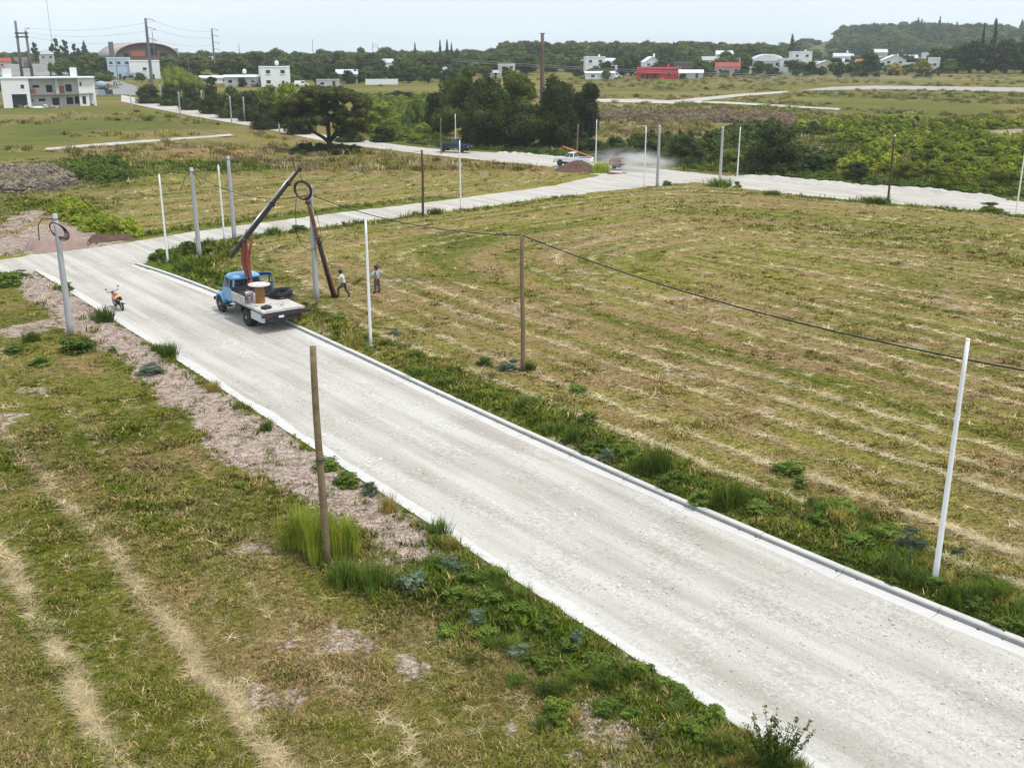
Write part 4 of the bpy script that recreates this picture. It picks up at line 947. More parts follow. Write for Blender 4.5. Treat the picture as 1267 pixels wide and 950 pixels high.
def lobes(seed, n, w, h0, h1, lobe=(0.28, 0.4), flat=0.8, taper='round'):
    r = np.random.default_rng(seed)
    out = []
    H = h1 - h0
    for i in range(n):
        t = (i + 0.5) / n
        zc = h0 + H * (0.15 + 0.72 * r.uniform(0, 1) ** 0.8)
        u = (zc - h0) / H
        prof = {'round': math.sqrt(max(0.05, 1 - (2 * u - 0.75) ** 2 * 0.9)), 'cone': 1.05 - u, 'flat': 1.0, 'col': 0.9 - 0.5 * u}[taper]
        a = i * 2.399 + r.uniform(-0.4, 0.4)
        q = (w / 2) * prof * r.uniform(0.25, 0.72)
        R = w / 2 * r.uniform(*lobe) * (0.6 + 0.5 * prof)
        out.append((q * math.cos(a), q * math.sin(a), zc, R, R, R * flat))
    return out

def proto_crown(kind, seed, detail):
    """unit tree crowns: 1 m wide, 1 m tall overall (scaled per tree); detail = leaf count"""
    r = np.random.default_rng(seed)
    if kind in ('oak', 'round', 'lime', 'grove'):
        L = lobes(seed, 24, 1.0, 0.02, 1.0, (0.30, 0.46), 0.72)
        L.append((0, 0, 0.55, 0.34, 0.34, 0.32))
        return leaf_cloud(L, detail, 0.042 * (1500 / detail) ** 0.4, seed, core=0.6)
    if kind in ('bush', 'limebush'):
        L = lobes(seed, 24, 1.0, -0.05, 0.95, (0.22, 0.40), 0.8)
        L += [(0.28 * math.cos(a), 0.28 * math.sin(a), 0.16, 0.24, 0.24, 0.2) for a in np.arange(0, 6.28, 1.05)]
        return leaf_cloud(L, detail, 0.042 * (1500 / detail) ** 0.4, seed, core=0.6)
    if kind == 'poplar':
        L = lobes(seed, 22, 1.0, 0.12, 1.0, (0.20, 0.36), 0.7)
        return leaf_cloud(L, detail, 0.034 * (1500 / detail) ** 0.4, seed, core=0.6)
    if kind == 'pine':
        L = lobes(seed, 11, 0.95, 0.28, 1.0, (0.22, 0.42), 0.32)
        return leaf_cloud(L, detail, 0.04 * (1500 / detail) ** 0.4, seed, core=0.55, aspect=0.4)
    if kind in ('conifer', 'darkconifer'):
        L = []
        for i in range(26):
            u = (i + 0.5) / 26; a = i * 2.4; q = 0.30 * (1.05 - u) * r.uniform(0.6, 1.15)
            L.append((q * math.cos(a), q * math.sin(a), 0.06 + 0.92 * u, 0.05 + 0.26 * (1 - u), 0.05 + 0.26 * (1 - u), 0.055))
        return leaf_cloud(L, detail, 0.035 * (1500 / detail) ** 0.4, seed, core=0.7, aspect=0.4)
    if kind == 'cypress':
        L = [(0, 0, 0.06 + 0.9 * u, 0.42 * math.sqrt(max(0.03, 1 - abs(2 * u - 0.7) ** 1.6 * 0.55)) * (1 if u < 0.75 else 1.25 - 1.2 * (u - 0.55)), 0.40 * (1.02 - u * 0.72), 0.09) for u in np.linspace(0, 1, 12)]
        return leaf_cloud(L, detail, 0.05 * (1500 / detail) ** 0.4, seed, core=0.85, aspect=0.3, droop=0.3)
    if kind in ('willow', 'dome'):
        L = []
        for i in range(20):
            a = i * 2.4; u = r.uniform(0, 1) ** 0.6; q = 0.42 * u
            top = 0.98 - 0.40 * u * u
            if kind == 'dome': L.append((q * math.cos(a), q * math.sin(a), top - 0.34, 0.15, 0.15, 0.30))
            else: L.append((q * math.cos(a), q * math.sin(a), top - 0.30 - 0.12 * u, 0.12, 0.12, 0.30))
        return leaf_cloud(L, detail, 0.045 * (1500 / detail) ** 0.4, seed, core=0.75, aspect=0.3, droop=0.75)

def proto_trunk(seed, kind):
    r = np.random.default_rng(seed)
    b = MB()
    hgt = {'conifer': 0.9, 'darkconifer': 0.9, 'cypress': 0.6, 'pine': 0.8}.get(kind, 0.55)
    rr = {'conifer': 0.035, 'cypress': 0.08, 'bush': 0.03, 'limebush': 0.03}.get(kind, 0.045)
    b.tube([(0, 0, -0.03), (0.01, 0, 0.12), (0.0, 0.02, hgt * 0.6), (0.02, 0.01, hgt)], [rr * 1.35, rr, rr * 0.75, rr * 0.3], 7)
    if kind not in ('conifer', 'cypress'):
        for i in range(5):
            a = i * 1.257 + r.uniform(-0.3, 0.3); z0 = hgt * r.uniform(0.35, 0.7)
            b.tube([(0, 0, z0), (0.13 * math.cos(a), 0.13 * math.sin(a), z0 + 0.12), (0.27 * math.cos(a), 0.27 * math.sin(a), z0 + 0.26)], [rr * 0.55, rr * 0.4, rr * 0.15], 5)
    return b.mesh('trunk', True)

CROWN_MAT = {'darkconifer': 'leaf_grove', 'grove': 'leaf_grove', 'oak': 'leaf_oak', 'round': 'leaf_round', 'lime': 'leaf_autumn', 'bush': 'leaf_oak', 'limebush': 'leaf_lime', 'poplar': 'leaf_round', 'pine': 'leaf_pine', 'conifer': 'leaf_pine', 'cypress': 'leaf_pine', 'willow': 'leaf_round', 'dome': 'leaf_lime'}
_crowns, _trunks = {}, {}
def crown_mesh(kind, lod, k):
    key = (kind, lod, k)
    if key not in _crowns:
        V, F = proto_crown(kind, 100 + 13 * k + len(kind) * 7, {0: 1000, 1: 4500, 2: 11000}[lod])
        me = np_mesh('crown', V, F); me.materials.append(M[CROWN_MAT[kind]]); _crowns[key] = me
    return _crowns[key]
def trunk_mesh(kind, k):
    key = (kind, k)
    if key not in _trunks:
        me = proto_trunk(300 + k, kind); me.materials.append(M['bark']); _trunks[key] = me
    return _trunks[key]

_tree_n = [0]
def tree(name, x, y, h, w, kind, label, cat, group=None, lod=0, z=None):
    _tree_n[0] += 1
    k = _tree_n[0] % 3
    root = empty(name, (x, y, float(terrain(x, y)) - 0.1 if z is None else z), random.uniform(0, 6.28), label, cat, group)
    c = mesh_obj('crown', crown_mesh(kind, lod, k), None, root)
    c.scale = (w, w * random.uniform(0.85, 1.1), h)
    if kind not in ('limebush',) :
        t = mesh_obj('trunk', trunk_mesh('conifer' if kind == 'darkconifer' else kind if kind in ('conifer', 'cypress', 'pine', 'bush') else 'oak', k), None, root)
        tw = min(w, h * 1.2)
        t.scale = (tw, tw, h)
    return root

ORD = ['first', 'second', 'third', 'fourth', 'fifth', 'sixth', 'seventh', 'eighth', 'ninth', 'tenth', 'eleventh', 'twelfth', 'thirteenth', 'fourteenth', 'fifteenth', 'sixteenth', 'seventeenth', 'eighteenth', 'nineteenth', 'twentieth', 'twenty-first', 'twenty-second', 'twenty-third', 'twenty-fourth', 'twenty-fifth', 'twenty-sixth', 'twenty-seventh', 'twenty-eighth', 'twenty-ninth', 'thirtieth', 'thirty-first', 'thirty-second']
def ordinal(i):
    return ORD[i]

# ------------------------------------------------------------------ trees and scrub
def by_x(lst): return sorted(lst, key=lambda t: t[0] / t[1])

def main_tree():
    x, y, h, w, _ = MAINTREE
    root = empty('spreading_tree', (x, y, gz(x, y) - 0.05), 0, 'big wide-spreading dark tree standing alone beside the far road', 'tree')
    b = MB()
    b.tube([(0, 0, -0.2), (0.05, 0, 0.7), (0.0, 0.1, 1.5)], [0.62, 0.46, 0.42], 10)
    fork = (0.0, 0.1, 1.4)
    limbs = [[fork, (-1.1, 0.1, 2.2), (-2.6, 0.2, 3.0), (-4.4, 0.1, 3.2), (-6.0, 0.4, 3.7)], [fork, (-0.2, 0.5, 3.0), (-0.5, 0.8, 5.0), (-1.2, 1.2, 7.4)],
             [fork, (1.1, -0.1, 2.9), (1.9, -0.4, 4.2), (2.4, -0.5, 6.4)], [fork, (1.3, 0.9, 2.6), (3.2, 1.2, 3.6), (4.8, 1.0, 4.3)], [fork, (0.2, -0.8, 3.1), (0.4, -2.0, 5.0), (0.6, -3.0, 6.2)],
             [(-2.6, 0.2, 3.0), (-3.4, 0.4, 4.6), (-4.0, 0.6, 6.4)], [(-4.4, 0.1, 3.2), (-5.2, -0.6, 4.6), (-5.6, -1.0, 5.6)]]
    for l in limbs:
        n = len(l); b.tube(l, [0.30 * (1 - 0.8 * i / (n - 1)) + 0.02 for i in range(n)], 7)
    b.build('trunk', M['bark'], root, True)
    r = np.random.default_rng(5)
    L = []
    for i in range(300):
        px = r.uniform(-7.6, 5.9); u = (px + 0.6) / 7.6
        top = (9.5 if px > -2.5 else 9.4 + (px + 2.5) * 0.48) - (0.085 * max(0, px - 1.5) ** 2)
        bot = 4.0 if px < -1 else (3.0 if px < 2.5 else 2.2)
        zc = r.uniform(bot + 0.6, top - 0.4) if r.random() < 0.55 else top - r.uniform(0.5, 1.2)
        hole = math.hypot((px + 1.6) / 1.1, (zc - 3.4) / 1.5)
        if hole < 0.85: continue
        py = r.uniform(-1, 1) * 4.6 * math.sqrt(max(0.1, 1 - u * u))
        R = r.uniform(0.7, 1.35)
        L.append((px, py, zc, R, R, R * 0.62))
    V, F = leaf_cloud(L, 34000, 0.15, 6, core=0.72)
    mesh_obj('crown', np_mesh('crown', V, F), M['leaf_main'], root)
main_tree()

for i, (x, y, h, w, k) in enumerate(by_x(CLUSTER)):
    tree({'bush': 'large_bush'}.get(k, 'dense_tree'), x, y, h, w, k, '%s from the left in the dense dark clump behind the far road' % ordinal(i), 'tree', 'dark trees clumped behind the far road', 2)
for i, (x, y, h, w, k) in enumerate(by_x(HEDGE)):
    tree('roadside_bush', x, y, h, w, k, '%s from the left in the bushy hedge lining the far road' % ordinal(i), 'bush', 'hedge bushes lining the far road', 1)
for i, (x, y, h, w, k) in enumerate(by_x(MEADOW)):
    tree('meadow_bush', x, y, h, w, k, '%s green bush from the left in the lush meadow right of the spreading tree' % ordinal(i), 'bush', 'bushes in the lush meadow', 1)
for (x, y, h, w, k), lb in zip(WILLOW, ('bright green domed weeping tree behind the hedge, left one', 'bright green domed weeping tree behind the hedge, right one')):
    tree('weeping_tree', x, y, h, w, k, lb, 'tree', 'bright domed weeping trees', 1)
for i, (x, y, h, w, k) in enumerate(by_x(SCRUB)):
    tree('scrub_bush', x, y, h, w, k, '%s larger bush from the left in the scrub beyond the far road' % ordinal(i), 'bush', 'larger bushes in the scrub', 2)

TDESC = {'darkconifer': ('tall dark conifer', 'conifer_tree'), 'grove': ('very dark dense tree', 'dense_tree'), 'oak': ('dark leafy tree', 'leafy_tree'), 'round': ('mid green tree', 'leafy_tree'), 'lime': ('yellowish green tree', 'yellowing_tree'), 'pine': ('sparse dark pine', 'pine_tree'), 'conifer': ('tall pointed conifer', 'conifer_tree'), 'cypress': ('slim cypress', 'cypress_tree')}
counts = {}
for (x, y, h, w, k) in by_x(TOWN):
    q = x / y
    zn = 'near the vaulted hangar' if q < -0.26 else 'among the houses behind the spreading tree' if q < -0.045 else 'around the red house' if q < 0.24 else 'on the right below the wooded hill'
    i = counts.get((zn, k), 0); counts[(zn, k)] = i + 1
    tree(TDESC[k][1], x, y, h, w, k, '%s %s from the left %s' % (ordinal(i), TDESC[k][0], zn), 'tree', 'trees in the town behind the fields', 0)

def crown_scatter(name, pts, w, h, kinds, label, cat, lod=0):
    protos = [crown_mesh(k, lod, j) for k in kinds for j in (0, 1, 2)]
    n = len(pts)
    rot = np.zeros((n, 3)); rot[:, 2] = RNG.uniform(0, 6.28, n)
    scatter(name, pts, rot, np.stack([w, w, h], 1), protos, None, label, cat)

def in_poly(pg, n, holes=(), gaps=0):
    p = np.asarray(pg); out = []
    x = RNG.uniform(p[:, 0].min(), p[:, 0].max(), n * 6); y = RNG.uniform(p[:, 1].min(), p[:, 1].max(), n * 6)
    k = sdist(pg, x, y) < 0
    for hl in holes: k &= sdist(hl, x, y) > 0.5
    if gaps: k &= fbm(x / 7.5, y / 7.5, 3.3, 3) > gaps
    k &= np.minimum.reduce(road_dists(x, y)) > 1.0
    return x[k][:n], y[k][:n]

def stand(name, pg, n, w, h, kinds, label, cat, holes=(), material=None, lod=0, gaps=0):
    x, y = in_poly(pg, n, holes, gaps)
    pts = np.stack([x, y, ground_z(x, y) - 0.1], 1)
    m = len(x)
    ww, hh = RNG.uniform(*w, m), RNG.uniform(*h, m)
    if material is None:
        return crown_scatter(name, pts, ww, hh, kinds, label, cat, lod)
    protos = []
    for j in range(3):
        V, F = proto_crown(kinds[0], 900 + j, 900)
        me = np_mesh('clump', V, F); me.materials.append(material); protos.append(me)
    rot = np.zeros((m, 3)); rot[:, 2] = RNG.uniform(0, 6.28, m)
    scatter(name, pts, rot, np.stack([ww, ww, hh], 1), protos, None, label, cat)

stand('scrub_thicket', THICKET_R, 800, (1.2, 2.8), (1.0, 2.4), ['limebush'], 'bright yellow-green scrub thicket beyond the far road on the right', 'thicket', THICKET_HOLES, M['leaf_thicket'], gaps=0.40)
stand('dark_thicket', THICKET_L, 420, (1.2, 3.4), (1.0, 2.9), ['bush'], 'darker green scrub between the far junction and the bright thicket', 'thicket', THICKET_HOLES, M['leaf_round'], gaps=0.44)
stand('meadow_growth', MEADOWPOLY, 700, (1.2, 2.6), (0.7, 1.7), ['limebush'], 'tall lush green growth in the meadow right of the spreading tree', 'undergrowth', (), M['leaf_lime'])
stand('tall_seeding_grass', REEDS, 1500, (0.9, 2.0), (0.8, 1.5), ['bush'], 'band of mauve-brown tall grass gone to seed beyond the scrub', 'grass', (), M['leaf_reed'])
stand('dry_brush', BRUSH, 420, (0.8, 1.7), (0.6, 1.3), ['bush'], 'patch of dull purplish dry brush at the left edge', 'brush', (), M['leaf_brush'])
stand('green_brush', LEFTGREEN, 130, (1.0, 2.2), (0.8, 1.9), ['limebush'], 'bright green rank growth right of the dry brush', 'undergrowth', (), M['leaf_weed'])
stand('yellow_brush', LEFTYEL, 130, (0.8, 1.7), (0.8, 1.8), ['limebush'], 'yellowish green weeds behind the earth bank at the street end', 'undergrowth', (), M['leaf_tall'])
stand('shade_growth', UNDERTREE, 110, (0.9, 1.8), (0.5, 1.1), ['bush'], 'low dark growth under the spreading tree', 'undergrowth', (), M['leaf_oak'])
# rough green verge behind the far road
vx = [(FAR_TOP[i][0] * 1.0, FAR_TOP[i][1]) for i in range(6, 18)]
vv = resample(vx, 0.55)
vn = np.stack([-(np.gradient(vv[:, 1])), np.gradient(vv[:, 0])], 1); vn /= np.hypot(vn[:, 0], vn[:, 1])[:, None]
vp = np.concatenate([vv + vn * RNG.uniform(2.2, 7.5, (len(vv), 1)) for _ in range(4)])
vp = vp[np.minimum.reduce(road_dists(vp[:, 0], vp[:, 1])) > 1.5]
m = len(vp)
_pr = []
for j in range(3):
    V, F = proto_crown('limebush', 940 + j, 900)
    me = np_mesh('clump', V, F); me.materials.append(M['leaf_weed']); _pr.append(me)
_w, _h = RNG.uniform(0.7, 1.6, m), RNG.uniform(0.35, 0.95, m)
_rot = np.zeros((m, 3)); _rot[:, 2] = RNG.uniform(0, 6.28, m)
scatter('verge_weeds', np.column_stack([vp, ground_z(vp[:, 0], vp[:, 1]) - 0.05]), _rot, np.stack([_w, _w, _h], 1), _pr, None, 'rough green weeds along the far side of the far road', 'weeds')

# rough pasture beyond: low tussocks
n = 16000
ry = 1 / RNG.uniform(1 / 500.0, 1 / 135.0, n); rx = ry * RNG.uniform(-0.55, 0.6, n)
ok = (np.minimum.reduce(road_dists(rx, ry)) > 3) & (sdist(ASPHALT, rx, ry) > 2) & (sdist(LANE1, rx, ry) > 1.5) & (sdist(LANE2, rx, ry) > 1.5) & (sdist(GREYLANE, rx, ry) > 2) & (sdist(PATH, rx, ry) > 1.5) & (fbm(rx / 30, ry / 30, 4.4, 3) > 0.47) & (RNG.random(n) < np.where(rx > 10, 1, 0.35))
rx, ry = rx[ok], ry[ok]; m = len(rx)
rw = RNG.uniform(0.7, 1.9, m); rot = np.zeros((m, 3)); rot[:, 2] = RNG.uniform(0, 6.28, m)
_tp = [blade_tuft(960 + j, 70, 0.55, 0.75, 0.035, 0.7) for j in range(3)]
for me in _tp: me.materials.append(M['tuft'])
_ts = survey(rx, ry)['tint'] * RNG.uniform(0.75, 1.6, m)[:, None]
_dry = RNG.random(m) < 0.3
_ts[_dry] = np.array([0.34, 0.28, 0.15]) * RNG.uniform(0.7, 1.2, _dry.sum())[:, None]
scatter('pasture_tussocks', np.stack([rx, ry, terrain(rx, ry) - 0.05], 1), rot, np.stack([rw, rw, rw * RNG.uniform(0.6, 1.3, m)], 1), _tp, _ts, 'rough tussocks of the pastures beyond the far road', 'grass')

# woods that read as one mass
def wood(name, n, px0, px1, d0, d1, w, h, kinds, label):
    y = RNG.uniform(d0, d1, n); x = y * RNG.uniform(px0, px1, n)
    pts = np.stack([x, y, terrain(x, y) - 0.3], 1)
    crown_scatter(name, pts, RNG.uniform(*w, n), RNG.uniform(*h, n), kinds, label, 'wood')
wood('hill_wood', 620, 0.295, 0.62, 1000, 1330, (13, 26), (10, 18), ['round', 'oak', 'round'], 'dense wood covering the hill on the right skyline')
wood('hill_conifers', 26, 0.36, 0.50, 1100, 1250, (9, 15), (17, 26), ['conifer'], 'darker conifers standing up out of the hill wood')
wood('ridge_wood', 420, -0.01, 0.25, 640, 840, (9, 17), (9, 14), ['round', 'round', 'oak'], 'green wooded ridge behind the red house')
wood('skyline_trees', 520, -0.55, 0.28, 700, 1300, (10, 20), (6, 9.5), ['round', 'oak'], 'distant line of trees along the horizon')
wood('town_greenery', 330, -0.42, 0.02, 440, 700, (7, 13), (5, 8.5), ['round', 'oak'], 'massed garden greenery between the far town roofs')
wood('town_greenery', 240, 0.03, 0.5, 480, 700, (7, 12), (4, 6.5), ['round', 'oak'], 'massed garden greenery behind the houses on the right')

wood('garden_shrubs', 150, -0.40, -0.06, 392, 440, (2, 6), (1.2, 4.0), ['oak', 'round'], 'shrubs and small trees around the front of the town')
wood('garden_shrubs', 110, 0.06, 0.40, 425, 480, (2, 5), (1.0, 3.0), ['oak', 'round'], 'shrubs and small trees in front of the right-hand houses')

# ------------------------------------------------------------------ weeds near the kerbs
def weed_meshes():
    P_ = {}
    for k in range(3):
        L = lobes(500 + k, 12, 1.0, -0.05, 0.9, (0.24, 0.42), 0.7)
        L += [(0.3 * math.cos(a), 0.3 * math.sin(a), 0.14, 0.2, 0.2, 0.16) for a in np.arange(0, 6.28, 1.26)]
        V, F = leaf_cloud(L, 900, 0.050, 510 + k, core=0.55); P_.setdefault('leafy', []).append(np_mesh('weed', V, F))
        V, F = leaf_cloud(L, 1100, 0.036, 520 + k, core=0.5, aspect=0.3, up=0.8); P_.setdefault('blue', []).append(np_mesh('weed', V, F))
        P_.setdefault('spiky', []).append(blade_tuft(530 + k, 260, 1.0, 0.42, 0.016, 0.45))
        P_.setdefault('dryspiky', []).append(blade_tuft(540 + k, 220, 1.0, 0.42, 0.014, 0.5))
        P_.setdefault('tall', []).append(blade_tuft(550 + k, 380, 1.0, 0.46, 0.014, 0.30))
    for key, mt in (('leafy', 'leaf_weed'), ('blue', 'leaf_blue'), ('spiky', 'leaf_weed'), ('dryspiky', 'leaf_dry'), ('tall', 'leaf_tall')):
        for me in P_[key]: me.materials.append(M[mt])
    return P_
WM = weed_meshes()
WDESC = {'leafy': 'leafy green weed clump', 'blue': 'blue-green thistly weed', 'spiky': 'green grassy weed tuft', 'dryspiky': 'half-dry grassy tuft', 'tall': 'tall yellow-green weed stand'}
counts = {}
for (x, y, h, w, k) in sorted(WEEDS, key=lambda t: t[1]):
    side = 'left of the gravel road' if (x * 0.7924 + y * 0.61 < 20 and y < 71) else 'on the mown-field verge' if y < 68 else 'beside the cross street'
    i = counts.get((side, k), 0); counts[(side, k)] = i + 1
    o = mesh_obj('weed_plant', WM[k][i % 3], None)
    o.location = (x, y, gz(x, y) - 0.03); o.rotation_euler = (0, 0, random.uniform(0, 6.28)); o.scale = (w * 1.05, w * 0.95, h)
    tag(o, '%s nearest %s %s' % (ordinal(i), WDESC[k], side), 'weed', 'weeds along the roadsides')

def sapling():
    x, y = SAPLING
    root = empty('leafy_sapling', (x, y, gz(x, y)), 0, 'leafy green sapling shrub on the left kerb at the bottom edge', 'shrub')
    r = np.random.default_rng(8); b = MB(); P3, Nn = [], []
    for i in range(40):
        a = r.uniform(0, 6.28); ln = r.uniform(0.45, 1.5); t = r.uniform(0.15, 0.75)
        p0 = Vector((0, 0, 0)); pts = [p0]
        for s in range(1, 6):
            u = s / 5
            pts.append(Vector((math.cos(a) * t * ln * u * (1 - 0.25 * u), math.sin(a) * t * ln * u * (1 - 0.25 * u), ln * u * (1.0 - 0.15 * t))))
        b.tube(pts, [0.012 * (1 - 0.14 * s) for s in range(6)], 5)
        for s in range(46):
            u = r.uniform(0.15, 1.0) * 5; j = min(4, int(u)); q = pts[j].lerp(pts[j + 1], u - j)
            P3.append((*q, 0.05, 0.05, 0.05))
    b.build('stem', M['bark'], root)
    V, F = leaf_cloud(P3, 5200, 0.034, 9, core=0, aspect=0.45)
    mesh_obj('foliage', np_mesh('foliage', V, F), M['leaf_weed'], root)
sapling()

# tangled low growth that joins the single weeds along the kerbs
n = 5200
gy = 1 / RNG.uniform(1 / 85.0, 1 / 15.0, n); gx = gy * RNG.uniform(-0.6, 0.6, n)
gs = survey(gx, gy)
kp = (gs['d'] > 0.35) & (gs['d'] < 5.0) & (gs['soil'] < 0.75) & (RNG.random(n) < (0.25 + gs['lush']) * smooth01((fbm(gx / 1.6, gy / 1.6, 5.1, 3) - 0.44) / 0.12) * smooth01((4.6 - gs['d']) / 3.0))
gx, gy = gx[kp], gy[kp]; m = len(gx)
gw = RNG.uniform(0.16, 0.5, m) * (0.8 + gy / 60)
scatter('verge_growth', np.stack([gx, gy, ground_z(gx, gy) - 0.02], 1), np.stack([np.zeros(m), np.zeros(m), RNG.uniform(0, 6.28, m)], 1), np.stack([gw * 1.3, gw * 1.3, gw * RNG.uniform(0.5, 1.0, m)], 1), WM['leafy'] + WM['spiky'] + WM['dryspiky'][:1], None, 'tangled low weeds growing along both road verges', 'weeds')

# ------------------------------------------------------------------ earthworks
def heap(name, line, width, height, material, label, cat, seed, nseg=6, rough=0.5):
    p = resample(line, 0.45)
    t = np.gradient(p, axis=0); t /= np.hypot(t[:, 0], t[:, 1])[:, None] + 1e-9
    n = np.stack([-t[:, 1], t[:, 0]], 1)
    prof = np.linspace(-1, 1, 13)
    L = np.linspace(0, 1, len(p)); endf = smooth01(np.minimum(L, 1 - L) * 9)
    X = p[:, 0][:, None] + n[:, 0][:, None] * prof * width; Y = p[:, 1][:, None] + n[:, 1][:, None] * prof * width
    hh = height * endf[:, None] * (1 - prof ** 2) * (1 - rough + 2 * rough * fbm(X / 1.4, Y / 1.4, seed, 3)) * (0.55 + 0.9 * fbm(L[:, None] * 41, seed, 0, 3))
    hh = hh + (fbm(X / 0.45, Y / 0.45, seed + 3, 3) - 0.5) * 0.45 * height * (1 - np.abs(prof) ** 3)
    Z = ground_z(X.ravel(), Y.ravel()).reshape(X.shape); Z = np.minimum(Z, terrain(X, Y) + 0.12) - 0.06 + hh
    k = len(prof); m_ = len(p)
    i = (np.arange(m_ - 1)[:, None] * k + np.arange(k - 1)[None, :]).ravel()
    me = np_mesh(name, np.stack([X.ravel(), Y.ravel(), Z.ravel()], 1), np.stack([i, i + 1, i + k + 1, i + k], 1), True)
    return tag(mesh_obj(name, me, material), label, cat)

def mound():
    (x, y), w, h = MOUND
    n, m_ = 40, 16
    V = []
    for j in range(m_ + 1):
        q = j / m_
        for i in range(n):
            a = 2 * math.pi * i / n
            rr = w / 2 * q * (1 + 0.12 * math.sin(2 * a + 1) + 0.05 * math.sin(5 * a))
            px, py = x + rr * math.cos(a), y + rr * math.sin(a) * 0.75
            hz = h * (1 - q ** 1.15) * 1.05 + (float(fbm(px / 0.6, py / 0.6, 3, 3)) - 0.5) * 0.42 * (1 - q * 0.6)
            V.append((px, py, max(hz, -0.05) + 0.08))
    F = [(j * n + i, j * n + (i + 1) % n, (j + 1) * n + (i + 1) % n, (j + 1) * n + i) for j in range(m_) for i in range(n)]
    tag(mesh_obj('soil_mound', np_mesh('soil_mound', np.array(V), np.array(F), True), M['soil_dark']), 'brown heap of topsoil in front of the white pickup', 'soil heap')
mound()
heap('spoil_ridge', RIDGE1, 1.2, 0.55, M['gravel_heap'], 'low pale gravel ridge left of the white pickup', 'gravel ridge', 3.3)
heap('spoil_ridge', RIDGE2, 1.3, 0.5, M['gravel_heap'], 'long pale gravel ridge along the far road on the right', 'gravel ridge', 7.7)
heap('flat_soil_spread', [FLAT_HEAP[0], FLAT_HEAP[1]], 0.9, 0.35, M['soil_dark'], 'thin dark spread of soil right of the topsoil heap', 'soil heap', 4.4)
_b = mesh_obj('heap_weed', WM['tall'][1], None); _b.location = (*MOUNDBUSH, gz(*MOUNDBUSH)); _b.scale = (2.6, 2.4, 1.6)
tag(_b, 'bright green weed bush right of the topsoil heap', 'weed')
EB = EARTH_BANK
heap('earth_bank', EB, 1.6, 1.1, M['soil_pink'], 'lumpy pinkish earth bank where the cross street leaves at left', 'earth bank', 1.7, rough=0.8)
heap('dark_bank', DARK_BANK, 1.0, 0.55, M['soil_dark'], 'dark cut earth edge below the yellowish weeds', 'earth bank', 2.9, rough=0.8)

# ------------------------------------------------------------------ posts and poles
def round_pole(name, x, y, h, r0, r1, material, label, cat, group, wob=0.0, n=12, lean=(0, 0), z=None, sink=0.3):
    zz = gz(x, y) if z is None else z
    root = empty(name, (x, y, zz), 0, label, cat, group)
    b = MB(); pts, rad = [], []
    for i in range(9):
        u = i / 8
        pts.append((lean[0] * u + wob * math.sin(u * 5 + x) * 0.5, lean[1] * u + wob * math.cos(u * 4 + y) * 0.4, -sink + (h + sink) * u)); rad.append(r0 + (r1 - r0) * u)
    b.tube(pts, rad, n)
    b.build('shaft', material, root, True)
    return root

CL = ['grey concrete pole with a black cable coil at its top, left of the road', 'grey concrete pole at the junction with loose cable ends on top', 'grey concrete pole at the field corner beside the cross street', 'grey concrete pole beside the crane truck', 'grey concrete pole at the far junction, left of two', 'grey concrete pole at the far junction, right of two']
conc = []
for (x, y, h), lb in zip(CONC, CL):
    o = round_pole('concrete_pole', x, y, h, 0.19, 0.125, M['concrete'], lb, 'pole', 'grey concrete poles', n=16)
    MB().lathe((0, 0, h), [(0.128, -0.01), (0.11, 0.02), (0.02, 0.04)], 16).build('cap', M['concrete'], o)
    MB().ring((0, 0, h - 0.25), 0.14, 0.018, n=16, m=6).build('clamp', M['dark_metal'], o)
    conc.append(o)
WL = ['slim white post at the kerb end near the junction', 'slim white post between the two junction concrete poles', 'slim white post on the verge behind the parked crane truck', 'tall slim white post nearest the camera at right', 'slim white post beside the cross street, near the brown timber pole', 'slim white post in front of the navy pickup', 'slim white post just behind the white pickup', 'slim white post left of the far junction concrete pole', 'slim white post right of the far junction concrete poles', 'slim white post at the right edge by the far road']
for (x, y, h), lb in zip(WHITE, WL):
    o = round_pole('white_post', x, y, h, 0.085, 0.055, M['white_post'], lb, 'post', 'slim white posts', n=10)
    MB().lathe((0, 0, h), [(0.06, -0.01), (0.05, 0.03), (0.01, 0.045)], 10).build('cap', M['white_post'], o)
    MB().lathe((0, 0, 0), [(0.16, -0.1), (0.15, 0.03), (0.09, 0.06)], 12).build('footing', M['concrete'], o)
for i, (x, y, h) in enumerate(FENCE):
    round_pole('pale_post', x, y, h, 0.17, 0.13, M['concrete'], '%s pale post from the left beside the hedge-lined far road' % ordinal(i), 'post', 'pale posts along the hedge-lined road', n=8)
WDL = ['rough timber pole nearest the camera, on the left verge', 'timber pole carrying the black cable over the mown field', 'bare timber pole beside the middle of the cross street', 'timber pole left of the navy pickup', 'timber pole rising behind the topsoil heap', 'dark leaning timber pole by the far road on the right']
for i, ((x, y, h), lb) in enumerate(zip(WOOD, WDL)):
    mt = [M['wood_grey'], M['wood'], M['wood_dark'], M['wood'], M['wood'], M['wood_dark']][i]
    o = round_pole('timber_pole', x, y, h, [0.12, 0.115, 0.13, 0.12, 0.12, 0.12][i], 0.09, mt, lb, 'pole', 'bare timber poles', wob=0.07, n=10)
    if i == 5: MB().ball((0.03, 0.0, h + 0.05), 0.11).build('insulator', M['white_post'], o)
    if i == 0:
        MB().ring((0.02, 0.0, 3.3), 0.125, 0.02, n=14, m=6).build('wire_wrap', M['dark_metal'], o)
x, y, h = BIGPOLE[0]
o = round_pole('tall_pole', x, y, h, 0.36, 0.26, mat('brown_tall_pole', (0.16, 0.115, 0.09), 0.9, 0.2, 1), 'very tall brown pole with orange base in front of the dark trees', 'pole', None, n=12)
MB().tube([(0, 0, 0.4), (0, 0, 3.3)], [0.375, 0.37], 12).build('painted_band', M['orange_paint'], o)
